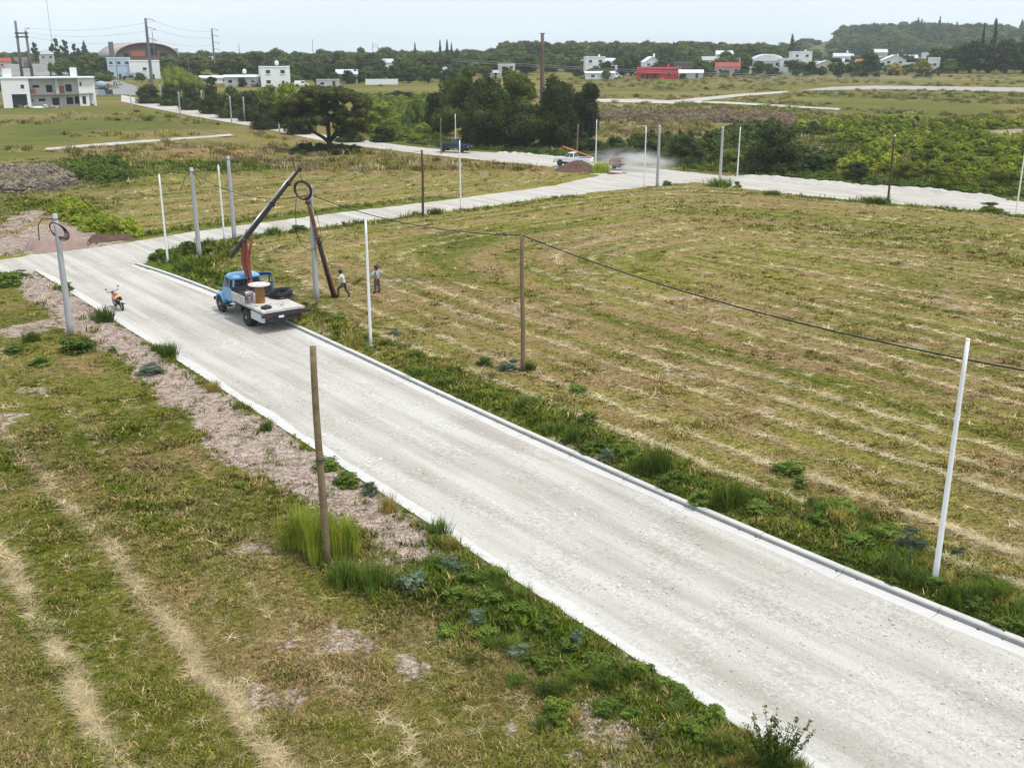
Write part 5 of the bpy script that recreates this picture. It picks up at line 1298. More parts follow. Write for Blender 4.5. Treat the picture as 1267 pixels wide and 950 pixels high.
MB().box((0, 0, h), (0.8, 0.2, 0.14)).build('cross_arm', M['dark_metal'], o)
# tall utility poles with side arms
def util(key, label, arms=(), r=(0.3, 0.16), mt='concrete', side=1):
    x, y, w, h = UTIL[key]
    o = round_pole('utility_pole', x, y, h, r[0], r[1], M[mt], label, 'utility pole', 'utility poles in the town', n=10, z=float(terrain(x, y)) - 0.2)
    for zf in arms:
        MB().tube([(0, 0, h * zf), (side * 1.2, 0, h * zf + 0.05), (side * 2.6, 0, h * zf - 0.25)], [0.11, 0.09, 0.06], 6).build('side_arm', M['dark_metal'], o)
        MB().lathe((side * 2.6, 0, h * zf - 0.7), [(0.05, 0), (0.12, 0.1), (0.12, 0.35), (0.05, 0.45)], 8).build('insulator', M['dark_metal'], o)
    return o
M['pole_grey'] = mat('dark_weathered_concrete', (0.15, 0.15, 0.155), 0.9, 0.2, 0.8)
util('tall', 'tallest dark utility pole with two side arms before the hangar', (0.985, 0.87, 0.72), (0.55, 0.36), 'pole_grey')
util('tall2', 'dark utility pole with three side arms right of the hangar', (0.985, 0.85, 0.70, 0.55), (0.45, 0.3), 'pole_grey')
for key, lb in (('thin', 'thin pole just right of the tallest utility pole'), ('p298', 'thin pole behind the white cube house'), ('p388', 'thin tall pole above the trees left of centre'), ('p462', 'thin pole with short arms above the central trees'), ('p499', 'short lamp pole before the central houses'), ('p235', 'grey pole behind the bright domed trees'), ('p850', 'thin pole above the wooded ridge'), ('p1130', 'thin pole in front of the wooded hill'), ('p742', 'thin pole beside the white tower house'), ('p145', 'thin lamp pole at the pale blue house')):
    util(key, lb, (0.95, 0.85) if key == 'p462' else (), (0.16, 0.1), 'pole_grey')
x, y, w, h = HFRAME
o = empty('transformer_frame', (x, y, float(terrain(x, y)) - 0.3), 0.05, 'tall double-legged utility frame with platforms at far left', 'utility pole')
for s, hh, nm in ((-1, h, 'leg'), (1, h * 0.84, 'leg')):
    MB().tube([(s * w * 0.42, 0, 0), (s * w * 0.36, 0, hh)], [0.55, 0.42], 10).build(nm, M['pole_grey'], o, True)
for zf in (0.80, 0.74, 0.24):
    MB().box((0, 0, h * zf), (w * 1.0, 1.0, 0.5)).build('platform', M['dark_metal'], o)
MB().box((0.2, 0, h * 0.28), (1.8, 1.2, 2.0)).build('transformer', M['pole_grey'], o, bevel=0.1)
MB().tube([(w * 0.25, 0, h * 0.86), (w * 0.7, 0, h * 0.88)], 0.1, 6).build('side_arm', M['dark_metal'], o)
x, y, w, h = MAST
o = empty('radio_mast', (x, y, float(terrain(x, y))), 0, 'very thin radio mast rising above the far left trees', 'mast')
MB().tube([(0, 0, 0), (0, 0, h)], [0.22, 0.14], 6).build('shaft', M['zinc'], o)
for zf in (0.5, 0.75, 0.95): MB().tube([(-0.5, 0, h * zf), (0.5, 0, h * zf)], 0.08, 5).build('rung', M['zinc'], o)

# ------------------------------------------------------------------ cables
def catenary(a, b, sag, n=24):
    a, b = Vector(a), Vector(b)
    return [a.lerp(b, i / n) - Vector((0, 0, sag * 4 * (i / n) * (1 - i / n))) for i in range(n + 1)]
def cable(name, a, b, sag, r, label, material=None):
    bb = MB(); bb.tube(catenary(a, b, sag), r, 6)
    return tag(bb.build(name, material or M['cable'], None, True), label, 'cable')
ctop = lambda i, dz=0.25: (CONC[i][0], CONC[i][1], gz(CONC[i][0], CONC[i][1]) + CONC[i][2] - dz)
wood2 = (WOOD[1][0], WOOD[1][1], gz(WOOD[1][0], WOOD[1][1]) + WOOD[1][2] - 0.12)
endp = (21.4, 21.0)
round_pole('timber_pole', endp[0], endp[1], 6.6, 0.115, 0.09, M['wood'], 'timber pole outside the right edge holding the black cable end', 'pole', 'bare timber poles', wob=0.05)
cable('overhead_cable', wood2, (endp[0], endp[1], 6.55), 1.05, 0.027, 'thick black cable running from the timber pole to the right edge')
cable('overhead_cable', ctop(3, 0.5), wood2, 0.55, 0.024, 'black cable from the concrete pole by the truck to the timber pole')
cable('overhead_cable', ctop(1), ctop(3, 0.5), 0.9, 0.022, 'sagging dark cable from the junction pole to the pole by the truck')
cable('overhead_cable', ctop(1, 0.1), ctop(2, 0.1), 0.25, 0.018, 'short dark cable between the two junction concrete poles')
w3 = (WOOD[2][0], WOOD[2][1], gz(*WOOD[2][:2]) + WOOD[2][2] - 0.1)
cable('overhead_cable', ctop(2, 0.1), w3, 0.5, 0.016, 'thin cable from the corner concrete pole to the cross street timber pole')
for k, (px, py, pz) in enumerate([(-0.75, -0.6, -1.25), (0.75, -0.5, -0.85)]):
    a = Vector(ctop(1, 0.3))
    bb = MB(); bb.tube([a, a + Vector((px * 0.5, py * 0.5, -0.25)), a + Vector((px, py, pz))], 0.025, 6)
    tag(bb.build('cable_end', M['cable'], None, True), 'loose black cable end hanging %s of the junction pole top' % ('left', 'right')[k], 'cable')
bb = MB()
a = Vector(ctop(0, 0.55))
for k in range(4): bb.ring(a + Vector((0.12 + 0.03 * k, -0.22, -0.25 - 0.03 * k)), 0.36 + 0.03 * k, 0.022, (0.25, 1, 0.35), 26, 6, 0.03, 1.25)
bb.tube([a + Vector((-0.1, -0.15, 0.3)), a + Vector((-0.6, -0.2, 0.35)), a + Vector((-0.85, -0.2, 0.0)), a + Vector((-0.9, -0.2, -0.8))], 0.024, 6)
tag(bb.build('cable_coil', M['cable'], None, True), 'coil of black cable hung on the left concrete pole', 'cable coil')
tw = UTIL['tall']; tz = float(terrain(tw[0], tw[1])); hf = HFRAME; hz_ = float(terrain(hf[0], hf[1])); t2 = UTIL['tall2']; t2z = float(terrain(t2[0], t2[1]))
for k, zf in enumerate((0.97, 0.86, 0.71)):
    a = (tw[0] + 2.6, tw[1], tz + tw[3] * zf - 0.4)
    cable('power_line', a, (t2[0] + 2.6, t2[1], t2z + t2[3] * (0.97, 0.84, 0.69)[k] - 0.4), 1.5, 0.03, '%s power line from the top between the two side-armed utility poles' % ordinal(k), M['pole_grey'])
    cable('power_line', a, (hf[0] + 1.5, hf[1], hz_ + hf[3] * (0.88, 0.8, 0.74)[k]), 1.8, 0.03, '%s power line from the top towards the double-legged frame' % ordinal(k), M['pole_grey'])
for k, (zz, dd) in enumerate(((8.6, 300), (8.0, 302))):
    cable('power_line', (-20, dd + 60, zz + 4), (190, dd, zz), 2.5, 0.035, '%s thin line crossing the right-hand pastures' % ('upper', 'lower')[k], M['zinc'])

# ------------------------------------------------------------------ crane truck
TRUCK = (-13.81, 56.91); TRZ = math.atan2(0.8, -0.6)
def t_loc(x, y, z):
    """world point -> truck frame"""
    dx, dy = x - TRUCK[0], y - TRUCK[1]
    c, s = math.cos(-TRZ), math.sin(-TRZ)
    return Vector((dx * c - dy * s, dx * s + dy * c, z))
def t_world(x, y, z):
    c, s = math.cos(TRZ), math.sin(TRZ)
    return (TRUCK[0] + x * c - y * s, TRUCK[1] + x * s + y * c, z)

def wheel(parent, x, y, r, w, side, rim='rim'):
    b = MB(); b.lathe((x, y, r), [(r * 0.62, -w / 2), (r * 0.93, -w / 2), (r, -w * 0.36), (r, w * 0.36), (r * 0.93, w / 2), (r * 0.62, w / 2)], 22, 'Y')
    o = b.build('wheel', M['tyre'], parent, False, 0.01)
    h = MB(); h.lathe((x, y + side * (w / 2 - 0.05), r), [(r * 0.64, -0.03), (r * 0.60, 0.03), (r * 0.30, -0.02), (r * 0.22, 0.05), (r * 0.05, 0.06)], 16, 'Y')
    h.build('rim', M[rim], o, True)
    return o

def crane_truck():
    T_ = empty('crane_truck', (*TRUCK, 0.0), TRZ, 'old blue flatbed crane truck parked at the right kerb', 'truck')
    for s in (1, -1):
        wheel(T_, 4.1, s * 0.98, 0.50, 0.26, s); wheel(T_, 0.0, s * 0.98, 0.50, 0.50, s)
    MB().box((1.35, 0.42, 0.82), (7.1, 0.09, 0.22)).build('chassis_rail', M['dark_metal'], T_); MB().box((1.35, -0.42, 0.82), (7.1, 0.09, 0.22)).build('chassis_rail', M['dark_metal'], T_)
    MB().tube([(0, -0.9, 0.5), (0, 0.9, 0.5)], 0.11, 10).build('rear_axle', M['dark_metal'], T_); MB().tube([(4.1, -0.9, 0.5), (4.1, 0.9, 0.5)], 0.07, 10).build('front_axle', M['dark_metal'], T_)
    # flat bed
    bed = MB().box((-0.20, 0, 1.19), (4.3, 2.46, 0.10)).build('flat_bed', M['plank'], T_, bevel=0.01)
    for k in range(9):
        MB().box((-0.20, -1.08 + k * 0.27, 1.252), (4.28, 0.25, 0.02)).build('bed_board', M['plank'], bed)
    MB().box((-0.2, 0, 1.06), (4.2, 2.2, 0.14)).build('bed_frame', M['dark_metal'], T_)
    MB().box((0.98, 1.21, 1.46), (1.9, 0.05, 0.40)).build('side_board', M['plank'], T_, bevel=0.01)
    MB().box((1.92, 0, 1.55), (0.06, 2.4, 0.62)).build('head_board', M['dark_metal'], T_)
    for yy in (-1.15, -0.4, 0.4, 1.15): MB().box((1.96, yy, 1.75), (0.06, 0.06, 1.1)).build('head_stake', M['dark_metal'], T_)
    MB().box((1.96, 0, 2.28), (0.06, 2.35, 0.07)).build('head_rail', M['deep_blue'], T_)
    MB().box((-2.44, -0.1, 1.02), (0.12, 2.9, 0.16)).build('rear_beam', M['dark_metal'], T_, bevel=0.01)
    MB().box((-2.36, 0, 0.78), (0.08, 1.9, 0.28)).build('under_bar', M['dark_metal'], T_)
    for s in (1, -1):
        MB().box((-2.52, s * 0.95, 0.98), (0.04, 0.14, 0.07)).build('tail_light', M['red_lens'], T_)
        MB().box((-0.66, s * 1.0, 0.60), (0.05, 0.5, 0.44)).build('mud_flap', M['black'], T_)
    MB().box((-2.52, 0.25, 0.92), (0.02, 0.30, 0.11)).build('number_plate', M['bucket'], T_)
    MB().box((-1.45, 1.14, 0.83), (1.45, 0.20, 0.44)).build('tool_locker', M['zinc'], T_, bevel=0.02)
    MB().box((-1.2, -1.05, 0.83), (1.2, 0.3, 0.40)).build('tool_locker', M['dark_metal'], T_, bevel=0.02)
    MB().lathe((1.45, 0.85, 0.72), [(0.02, -0.45), (0.25, -0.44), (0.25, 0.44), (0.02, 0.45)], 14, 'X').build('fuel_tank', M['dark_metal'], T_)
    # cab
    rings = []
    for z, x0, x1, hw, rc in [(0.78, 2.35, 4.02, 0.88, .12), (1.05, 2.32, 4.04, 0.96, .15), (1.45, 2.32, 4.03, 0.97, .16), (1.62, 2.34, 3.96, 0.95, .16)]:
        rings.append([(x0, -hw + rc, z), (x0 + rc, -hw, z), (x1 - rc, -hw, z), (x1, -hw + rc, z), (x1, hw - rc, z), (x1 - rc, hw, z), (x0 + rc, hw, z), (x0, hw - rc, z)])
    cab = MB().loft(rings).build('cab', M['blue'], T_, False, 0.03)
    # pillars and roof leave real window openings
    for (x0, x1) in ((2.42, 2.46), (3.90, 3.62)):
        for s in (1, -1):
            MB().tube([(x0, s * 0.87, 1.58), (x1, s * 0.80, 2.20)], 0.055, 6).build('pillar', M['blue'], cab)
    for s in (1, -1): MB().tube([(2.95, s * 0.91, 1.58), (2.95, s * 0.84, 2.2)], 0.035, 6).build('pillar', M['blue'], cab)
    rr = []
    for z, k in [(2.14, 1.0), (2.24, 1.04), (2.34, 0.93), (2.40, 0.68), (2.415, 0.3)]:
        hw, hx = 0.87 * k, 0.68 * k
        rr.append([(3.03 + hx * math.copysign(abs(math.cos(a)) ** 0.5, math.cos(a)), hw * math.copysign(abs(math.sin(a)) ** 0.5, math.sin(a)), z) for a in [2 * math.pi * i / 20 for i in range(20)]])
    MB().loft(rr).build('roof', M['blue'], T_, True)
    MB().quad((3.90, -0.82, 1.62), (3.90, 0.82, 1.62), (3.64, 0.76, 2.18), (3.64, -0.76, 2.18)).build('windscreen', M['glass'], T_)
    MB().quad((2.43, 0.78, 1.66), (2.43, -0.78, 1.66), (2.46, -0.72, 2.16), (2.46, 0.72, 2.16)).build('rear_window', M['glass'], T_)
    ld = MB().box((3.12, 0.975, 1.24), (1.02, 0.03, 0.72)).build('door', M['blue'], T_, bevel=0.012)
    MB().quad((2.98, 0.915, 1.64), (3.78, 0.905, 1.64), (3.58, 0.845, 2.14), (2.98, 0.845, 2.14)).build('side_window', M['glass'], T_)
    MB().box((2.72, 1.0, 1.42), (0.16, 0.03, 0.03)).build('handle', M['steel'], ld)
    # right door standing open, hinged at its front edge
    dr = Matrix.Translation((3.66, -0.95, 0)) @ Matrix.Rotation(math.radians(62), 4, 'Z')
    def dpt(u, z, off=0.0): return dr @ Vector((-u, off, z))
    d = MB()
    d.loft([[dpt(0, .85), dpt(1.05, .85), dpt(1.05, 1.62), dpt(0, 1.62)], [dpt(0, .85, -.07), dpt(1.05, .85, -.07), dpt(1.05, 1.62, -.07), dpt(0, 1.62, -.07)]])
    od = d.build('door', M['deep_blue'], T_, False, 0.01); od['label'] = 'open right-hand cab door'
    d = MB(); d.tube([dpt(1.02, 1.6, -.035), dpt(0.98, 2.15, -.035), dpt(0.28, 2.15, -.035), dpt(0.03, 1.6, -.035)], 0.04, 6); d.tube([dpt(0.30, 1.62, -.035), dpt(0.34, 2.13, -.035)], 0.022, 6)
    d.build('window_frame', M['deep_blue'], od)
    d = MB(); d.quad(dpt(0.98, 1.95, -.03), dpt(0.36, 1.95, -.03), dpt(0.30, 2.12, -.03), dpt(0.96, 2.12, -.03)); d.build('pane', M['glass'], od)
    d = MB(); d.box(tuple(dpt(0.15, 1.75, 0.22)), (0.05, 0.24, 0.30), math.radians(62)); d.build('mirror', M['dark_metal'], od)
    # bonnet, wings, grille
    hr = []
    for x, hw, z in [(3.95, 0.72, 1.52), (4.4, 0.66, 1.50), (4.9, 0.58, 1.42), (5.08, 0.52, 1.30)]:
        hr.append([(x, hw * math.cos(a), 0.95 + (z - 0.95) * max(0, math.sin(a)) ** 0.55) for a in [math.pi * i / 10 for i in range(11)]] + [(x, -hw, 0.75), (x, hw, 0.75)])
    MB().loft(hr).build('bonnet', M['blue'], T_, True)
    for s in (1, -1):
        f = []
        for a, zz, hw in [(-25, .50, .16), (0, .60, .2), (35, .66, .22), (75, .68, .22), (110, .68, .22), (145, .66, .2), (175, .60, .18)]:
            q = math.radians(a); cx, cz = 4.1 + zz * math.cos(q), 0.52 + zz * math.sin(q)
            ix, iz = 4.1 + (zz - 0.05) * math.cos(q), 0.52 + (zz - 0.05) * math.sin(q)
            f.append([(ix, s * 0.74, iz), (ix, s * (0.92 + hw), iz - .05), (cx - .0, s * (0.90 + hw), cz - 0.03), (cx, s * (0.80 + hw * .5), cz), (cx, s * 0.62, cz)])
        MB().loft(f).build('wing', M['blue'], T_, True)
        MB().lathe((4.86, s * 0.84, 1.0), [(0.01, -0.06), (0.13, -0.05), (0.14, 0.03), (0.02, 0.05)], 14, 'X').build('headlight', M['clear_lens'], T_)
        MB().box((3.15, s * 1.02, 0.62), (1.0, 0.28, 0.05)).build('running_board', M['dark_metal'], T_)
    MB().box((5.09, 0, 1.0), (0.05, 1.0, 0.5)).build('grille', M['dark_metal'], T_)
    MB().box((5.25, 0, 0.62), (0.1, 2.0, 0.2)).build('front_bumper', M['dark_metal'], T_, bevel=0.02)
    mm = MB().tube([(3.75, 0.95, 1.6), (3.85, 1.25, 1.75)], 0.015, 5).build('mirror_arm', M['dark_metal'], T_)
    MB().box((3.86, 1.27, 1.78), (0.05, 0.16, 0.26)).build('mirror', M['dark_metal'], mm)
    # loading crane behind the cab
    base = t_loc(-15.05, 58.62, 0); bx, by = base.x, base.y
    elbow = t_loc(-15.22, 58.55, 4.38); tip = t_loc(-12.36, 61.45, 8.08)
    cr = MB().box((bx - 0.05, by, 1.35), (0.5, 1.3, 0.5)).build('crane_base', M['dark_metal'], T_, bevel=0.03)
    MB().lathe((bx, by, 1.6), [(0.26, 0), (0.24, 0.35), (0.17, 0.4), (0.16, 0.6)], 14).build('slew_ring', M['crane_red'], cr, True)
    k1 = Vector((bx, by, 2.1)); k2 = Vector((bx + 0.05, by, 3.0)) + Vector((0.10, 0.1, 0))
    c = MB(); c.loft([[Vector((p.x + dx * w, p.y + dy * w, p.z)) for dx, dy in ((-1, -1), (1, -1), (1, 1), (-1, 1))] for p, w in ((k1, .15), (k1.lerp(k2, .6), .16), (k2, .2), (k2.lerp(elbow, .5), .17), (elbow, .15))])
    col = c.build('crane_column', M['crane_red'], T_, False, 0.02)
    dirv = (tip - elbow).normalized(); sidev = dirv.cross(Vector((0, 0, 1))).normalized(); upv = sidev.cross(dirv)
    def beam(a, b2, w, h): return [[p + sidev * (sx * w) + upv * (sz * h) for sx, sz in ((-1, -1), (1, -1), (1, 1), (-1, 1))] for p in (a, b2)]
    def at(s, o=0.0): return elbow + dirv * s + upv * o
    Lb = (tip - elbow).length
    bm = MB().loft(beam(at(-1.25), at(Lb * 0.52), 0.08, 0.105)).build('boom', M['boom_black'], T_, False, 0.01)
    MB().loft(beam(at(Lb * 0.50), at(Lb * 0.80), 0.062, 0.085)).build('boom_extension', M['boom_black'], bm, False, 0.01)
    MB().loft(beam(at(Lb * 0.79), at(Lb), 0.048, 0.065)).build('boom_extension', M['boom_black'], bm, False, 0.01)
    for f in (0.50, 0.79): MB().loft(beam(at(Lb * f - .06), at(Lb * f + .06), 0.10, 0.14)).build('boom_collar', M['boom_black'], bm)
    c = MB(); c.tube([at(-0.2, 0.2), at(Lb * 0.48, 0.19)], 0.045, 8); c.build('extension_ram', M['steel'], bm, True)
    c = MB(); c.tube([at(Lb * 0.44, 0.21), at(Lb * 0.93, 0.18)], 0.035, 8); c.build('ram_rod', M['steel'], bm, True)
    c = MB(); c.tube([k2 + Vector((0.25, -0.1, -0.5)), at(0.65, -0.2)], 0.075, 8); c.build('lift_ram', M['crane_red'], col, True)
    MB().ball(tuple(elbow), 0.2, 10, 7).build('elbow_joint', M['dark_metal'], bm)
    MB().ball(tuple(tip), 0.14, 10, 7).build('boom_head', M['boom_black'], bm)
    hose = MB(); hose.tube([k1 + Vector((-.2, .1, 0)), k2 + Vector((-.3, .15, .2)), elbow + Vector((-.35, 0, .1)), at(0.6, .3)], 0.025, 6); hose.build('hydraulic_hose', M['black'], col, True)
crane_truck()

TIPW = Vector((-12.36, 61.45, 8.08))
# load on the bed
def bed_point(px, py, z=1.265): return t_world(px, py, z)
rl = t_loc(-13.95, 56.25, 0)
def cable_drum():
    o = empty('cable_drum', t_world(rl.x, rl.y, 1.265), 0, 'empty wooden cable drum with pale round flanges standing on the truck bed', 'cable drum')
    MB().lathe((0, 0, 0), [(0.60, 0.0), (0.60, 0.055), (0.1, 0.055)], 26).build('flange', M['drum_flange'], o)
    core = MB()
    for k in range(14):
        a = 2 * math.pi * k / 14
        core.box((0.235 * math.cos(a), 0.235 * math.sin(a), 0.56), (0.04, 0.103, 1.0), a)
    core.build('core', M['drum_wood'], o)
    MB().lathe((0, 0, 1.06), [(0.1, 0.0), (0.60, 0.0), (0.60, 0.055), (0.08, 0.06)], 26).build('flange', M['drum_flange'], o)
    for k in range(4): MB().tube([(0.42 * math.cos(k * 1.57), 0.42 * math.sin(k * 1.57), 1.1), (0.42 * math.cos(k * 1.57), 0.42 * math.sin(k * 1.57), 1.14)], 0.02, 6).build('bolt', M['dark_metal'], o)
cable_drum()
def coil(name, loc, R, label, tilt=0.0, turns=9, thick=0.024):
    b = MB(); r = random.Random(len(label))
    for k in range(turns):
        b.ring((r.uniform(-.03, .03), r.uniform(-.03, .03), thick + (k // 3) * thick * 1.9 + r.uniform(0, .04)), R * (0.66 + 0.14 * (k % 3)) * r.uniform(0.92, 1.08), thick, (r.uniform(-.10, .10), r.uniform(-.10, .10), 1), 30, 6, 0.015)
    o = b.build(name, M['cable'], None, True); o.location = loc; o.rotation_euler = (tilt, 0, 0)
    return tag(o, label, 'cable coil')
cl = t_loc(-13.15, 57.95, 0)
coil('cable_coil', t_world(cl.x, cl.y, 1.27), 0.70, 'large black cable coil lying on the truck bed', 0.10, 26, 0.021)
coil('cable_coil', t_world(cl.x + 0.85, cl.y + 0.55, 1.27), 0.42, 'small dark cable coil on the truck bed behind the drum', 0.05, 9)
def drum_bucket():
    x, y, z = t_world(rl.x + 0.72, rl.y + 0.30, 1.265)
    o = empty('paint_bucket', (x, y, z), 0.6, 'white plastic bucket with red print beside the cable drum', 'bucket')
    MB().lathe((0, 0, 0), [(0.20, 0), (0.235, 0.52), (0.25, 0.53), (0.25, 0.57), (0.05, 0.58)], 18).build('bucket_body', M['bucket'], o, True)
    b = MB()
    for i in range(5):
        for (z0, z1) in ((0.38, 0.46),) if i in (1, 2, 3) else ((0.14, 0.46),):
            a0, a1 = -2.6 + i * 0.22, -2.6 + (i + 1) * 0.22
            p = lambda a, z: ((0.207 + 0.067 * z) * 1.02 * math.cos(a), (0.207 + 0.067 * z) * 1.02 * math.sin(a), z)
            b.quad(p(a0, z0), p(a1, z0), p(a1, z1), p(a0, z1))
    b.build('red_print', M['bucket_red'], o)
    MB().ring((0, 0, 0.50), 0.26, 0.008, (1, 0, 0.5), 16, 4).build('handle', M['steel'], o)
drum_bucket()
def small_load(name, px, py, s, m, label, cat, rz=0.0):
    x, y, z = t_world(px, py, 1.265)
    o = empty(name, (x, y, z), TRZ + rz, label, cat)
    MB().box((0, 0, s[2] / 2), s, top=0.94).build('case', m, o, bevel=0.02)
    MB().tube([(-s[0] * .25, 0, s[2]), (-s[0] * .2, 0, s[2] + .06), (s[0] * .2, 0, s[2] + .06), (s[0] * .25, 0, s[2])], 0.015, 5).build('handle', M['dark_metal'], o)
small_load('tool_case', -1.75, 0.75, (0.36, 0.5, 0.16), M['dark_metal'], 'dark tool case at the left rear corner of the truck bed', 'tool case', 0.3)
small_load('tool_case', -1.45, -0.35, (0.2, 0.3, 0.12), M['plank'], 'small grey tool case in the middle of the truck bed', 'tool case', 0.8)
small_load('tool_chest', 1.15, 0.85, (0.8, 0.5, 0.36), M['dark_metal'], 'dark tool chest behind the side board of the truck bed', 'tool chest')
small_load('tool_chest', 0.85, 0.25, (0.5, 0.6, 0.3), M['zinc'], 'grey crate on the truck bed in front of the bucket', 'crate')

# coil on the hook, hanging loop and the pole being set
hx, hy = -12.28, 61.5
b = MB(); b.tube([TIPW, (TIPW.x + 0.03, TIPW.y, 7.6), (hx, hy, 7.36)], 0.022, 6); b.ball((hx, hy, 7.38), 0.07, 8, 6)
tag(b.build('hoist_chain', M['dark_metal'], None, True), 'short dark hoist chain hanging from the crane boom tip', 'chain')
b = MB()
for k in range(6): b.ring((hx - 0.02 + 0.01 * k, hy - 0.04 + 0.02 * k, 6.82 + 0.01 * (k % 3)), 0.46 + 0.025 * (k % 3), 0.035, (0.25, 1, 0.0), 28, 7, 0.02, 1.12)
tag(b.build('cable_coil', M['cable'], None, True), 'black cable coil hanging from the crane hook', 'cable coil')
b = MB(); b.tube([(hx - .40, hy, 6.5), (hx - .50, hy, 5.6), (hx - .52, hy, 4.4), (hx - 0.3, hy + .1, 3.55), (hx + .2, hy + .2, 3.25), (hx + 0.75, hy + .5, 3.4), (hx + 0.9, hy + 0.6, 3.8)], 0.022, 6)
tag(b.build('hanging_cable', M['cable'], None, True), 'slack black cable loop hanging below the crane coil', 'cable')
def set_pole():
    foot = Vector((-10.86, 62.62, 0.0)); top = Vector((-12.18, 61.75, 6.55))
    o = empty('leaning_pole', foot, 0, 'leaning rusty brown pole held up between worker and crane', 'pole')
    L = top - foot
    b = MB(); b.tube([L * u + Vector((0.02 * math.sin(9 * u), 0, 0)) for u in np.linspace(0, 1, 12)], list(np.linspace(0.135, 0.11, 12)), 12); b.build('shaft', M['rust'], o, True)
    b = MB(); b.tube([L * 0.0 + Vector((-.05, -0.02, -.05)), L * 0.58 + Vector((-.02, -.02, 0))], [0.15, 0.135], 10); b.build('tarred_butt', M['tar'], o, True)
    for f in (0.55, 0.60, 0.93): MB().ring(L * f, 0.17, 0.03, L, 16, 6).build('strap', M['black'], o)
    b = MB(); b.tube([L * 0.95 + Vector((.1, 0, .1)), L * 0.8 + Vector((.3, .1, 0)), L * 0.58 + Vector((.22, .1, 0))], 0.02, 5); b.build('tag_line', M['wood'], o)
set_pole()

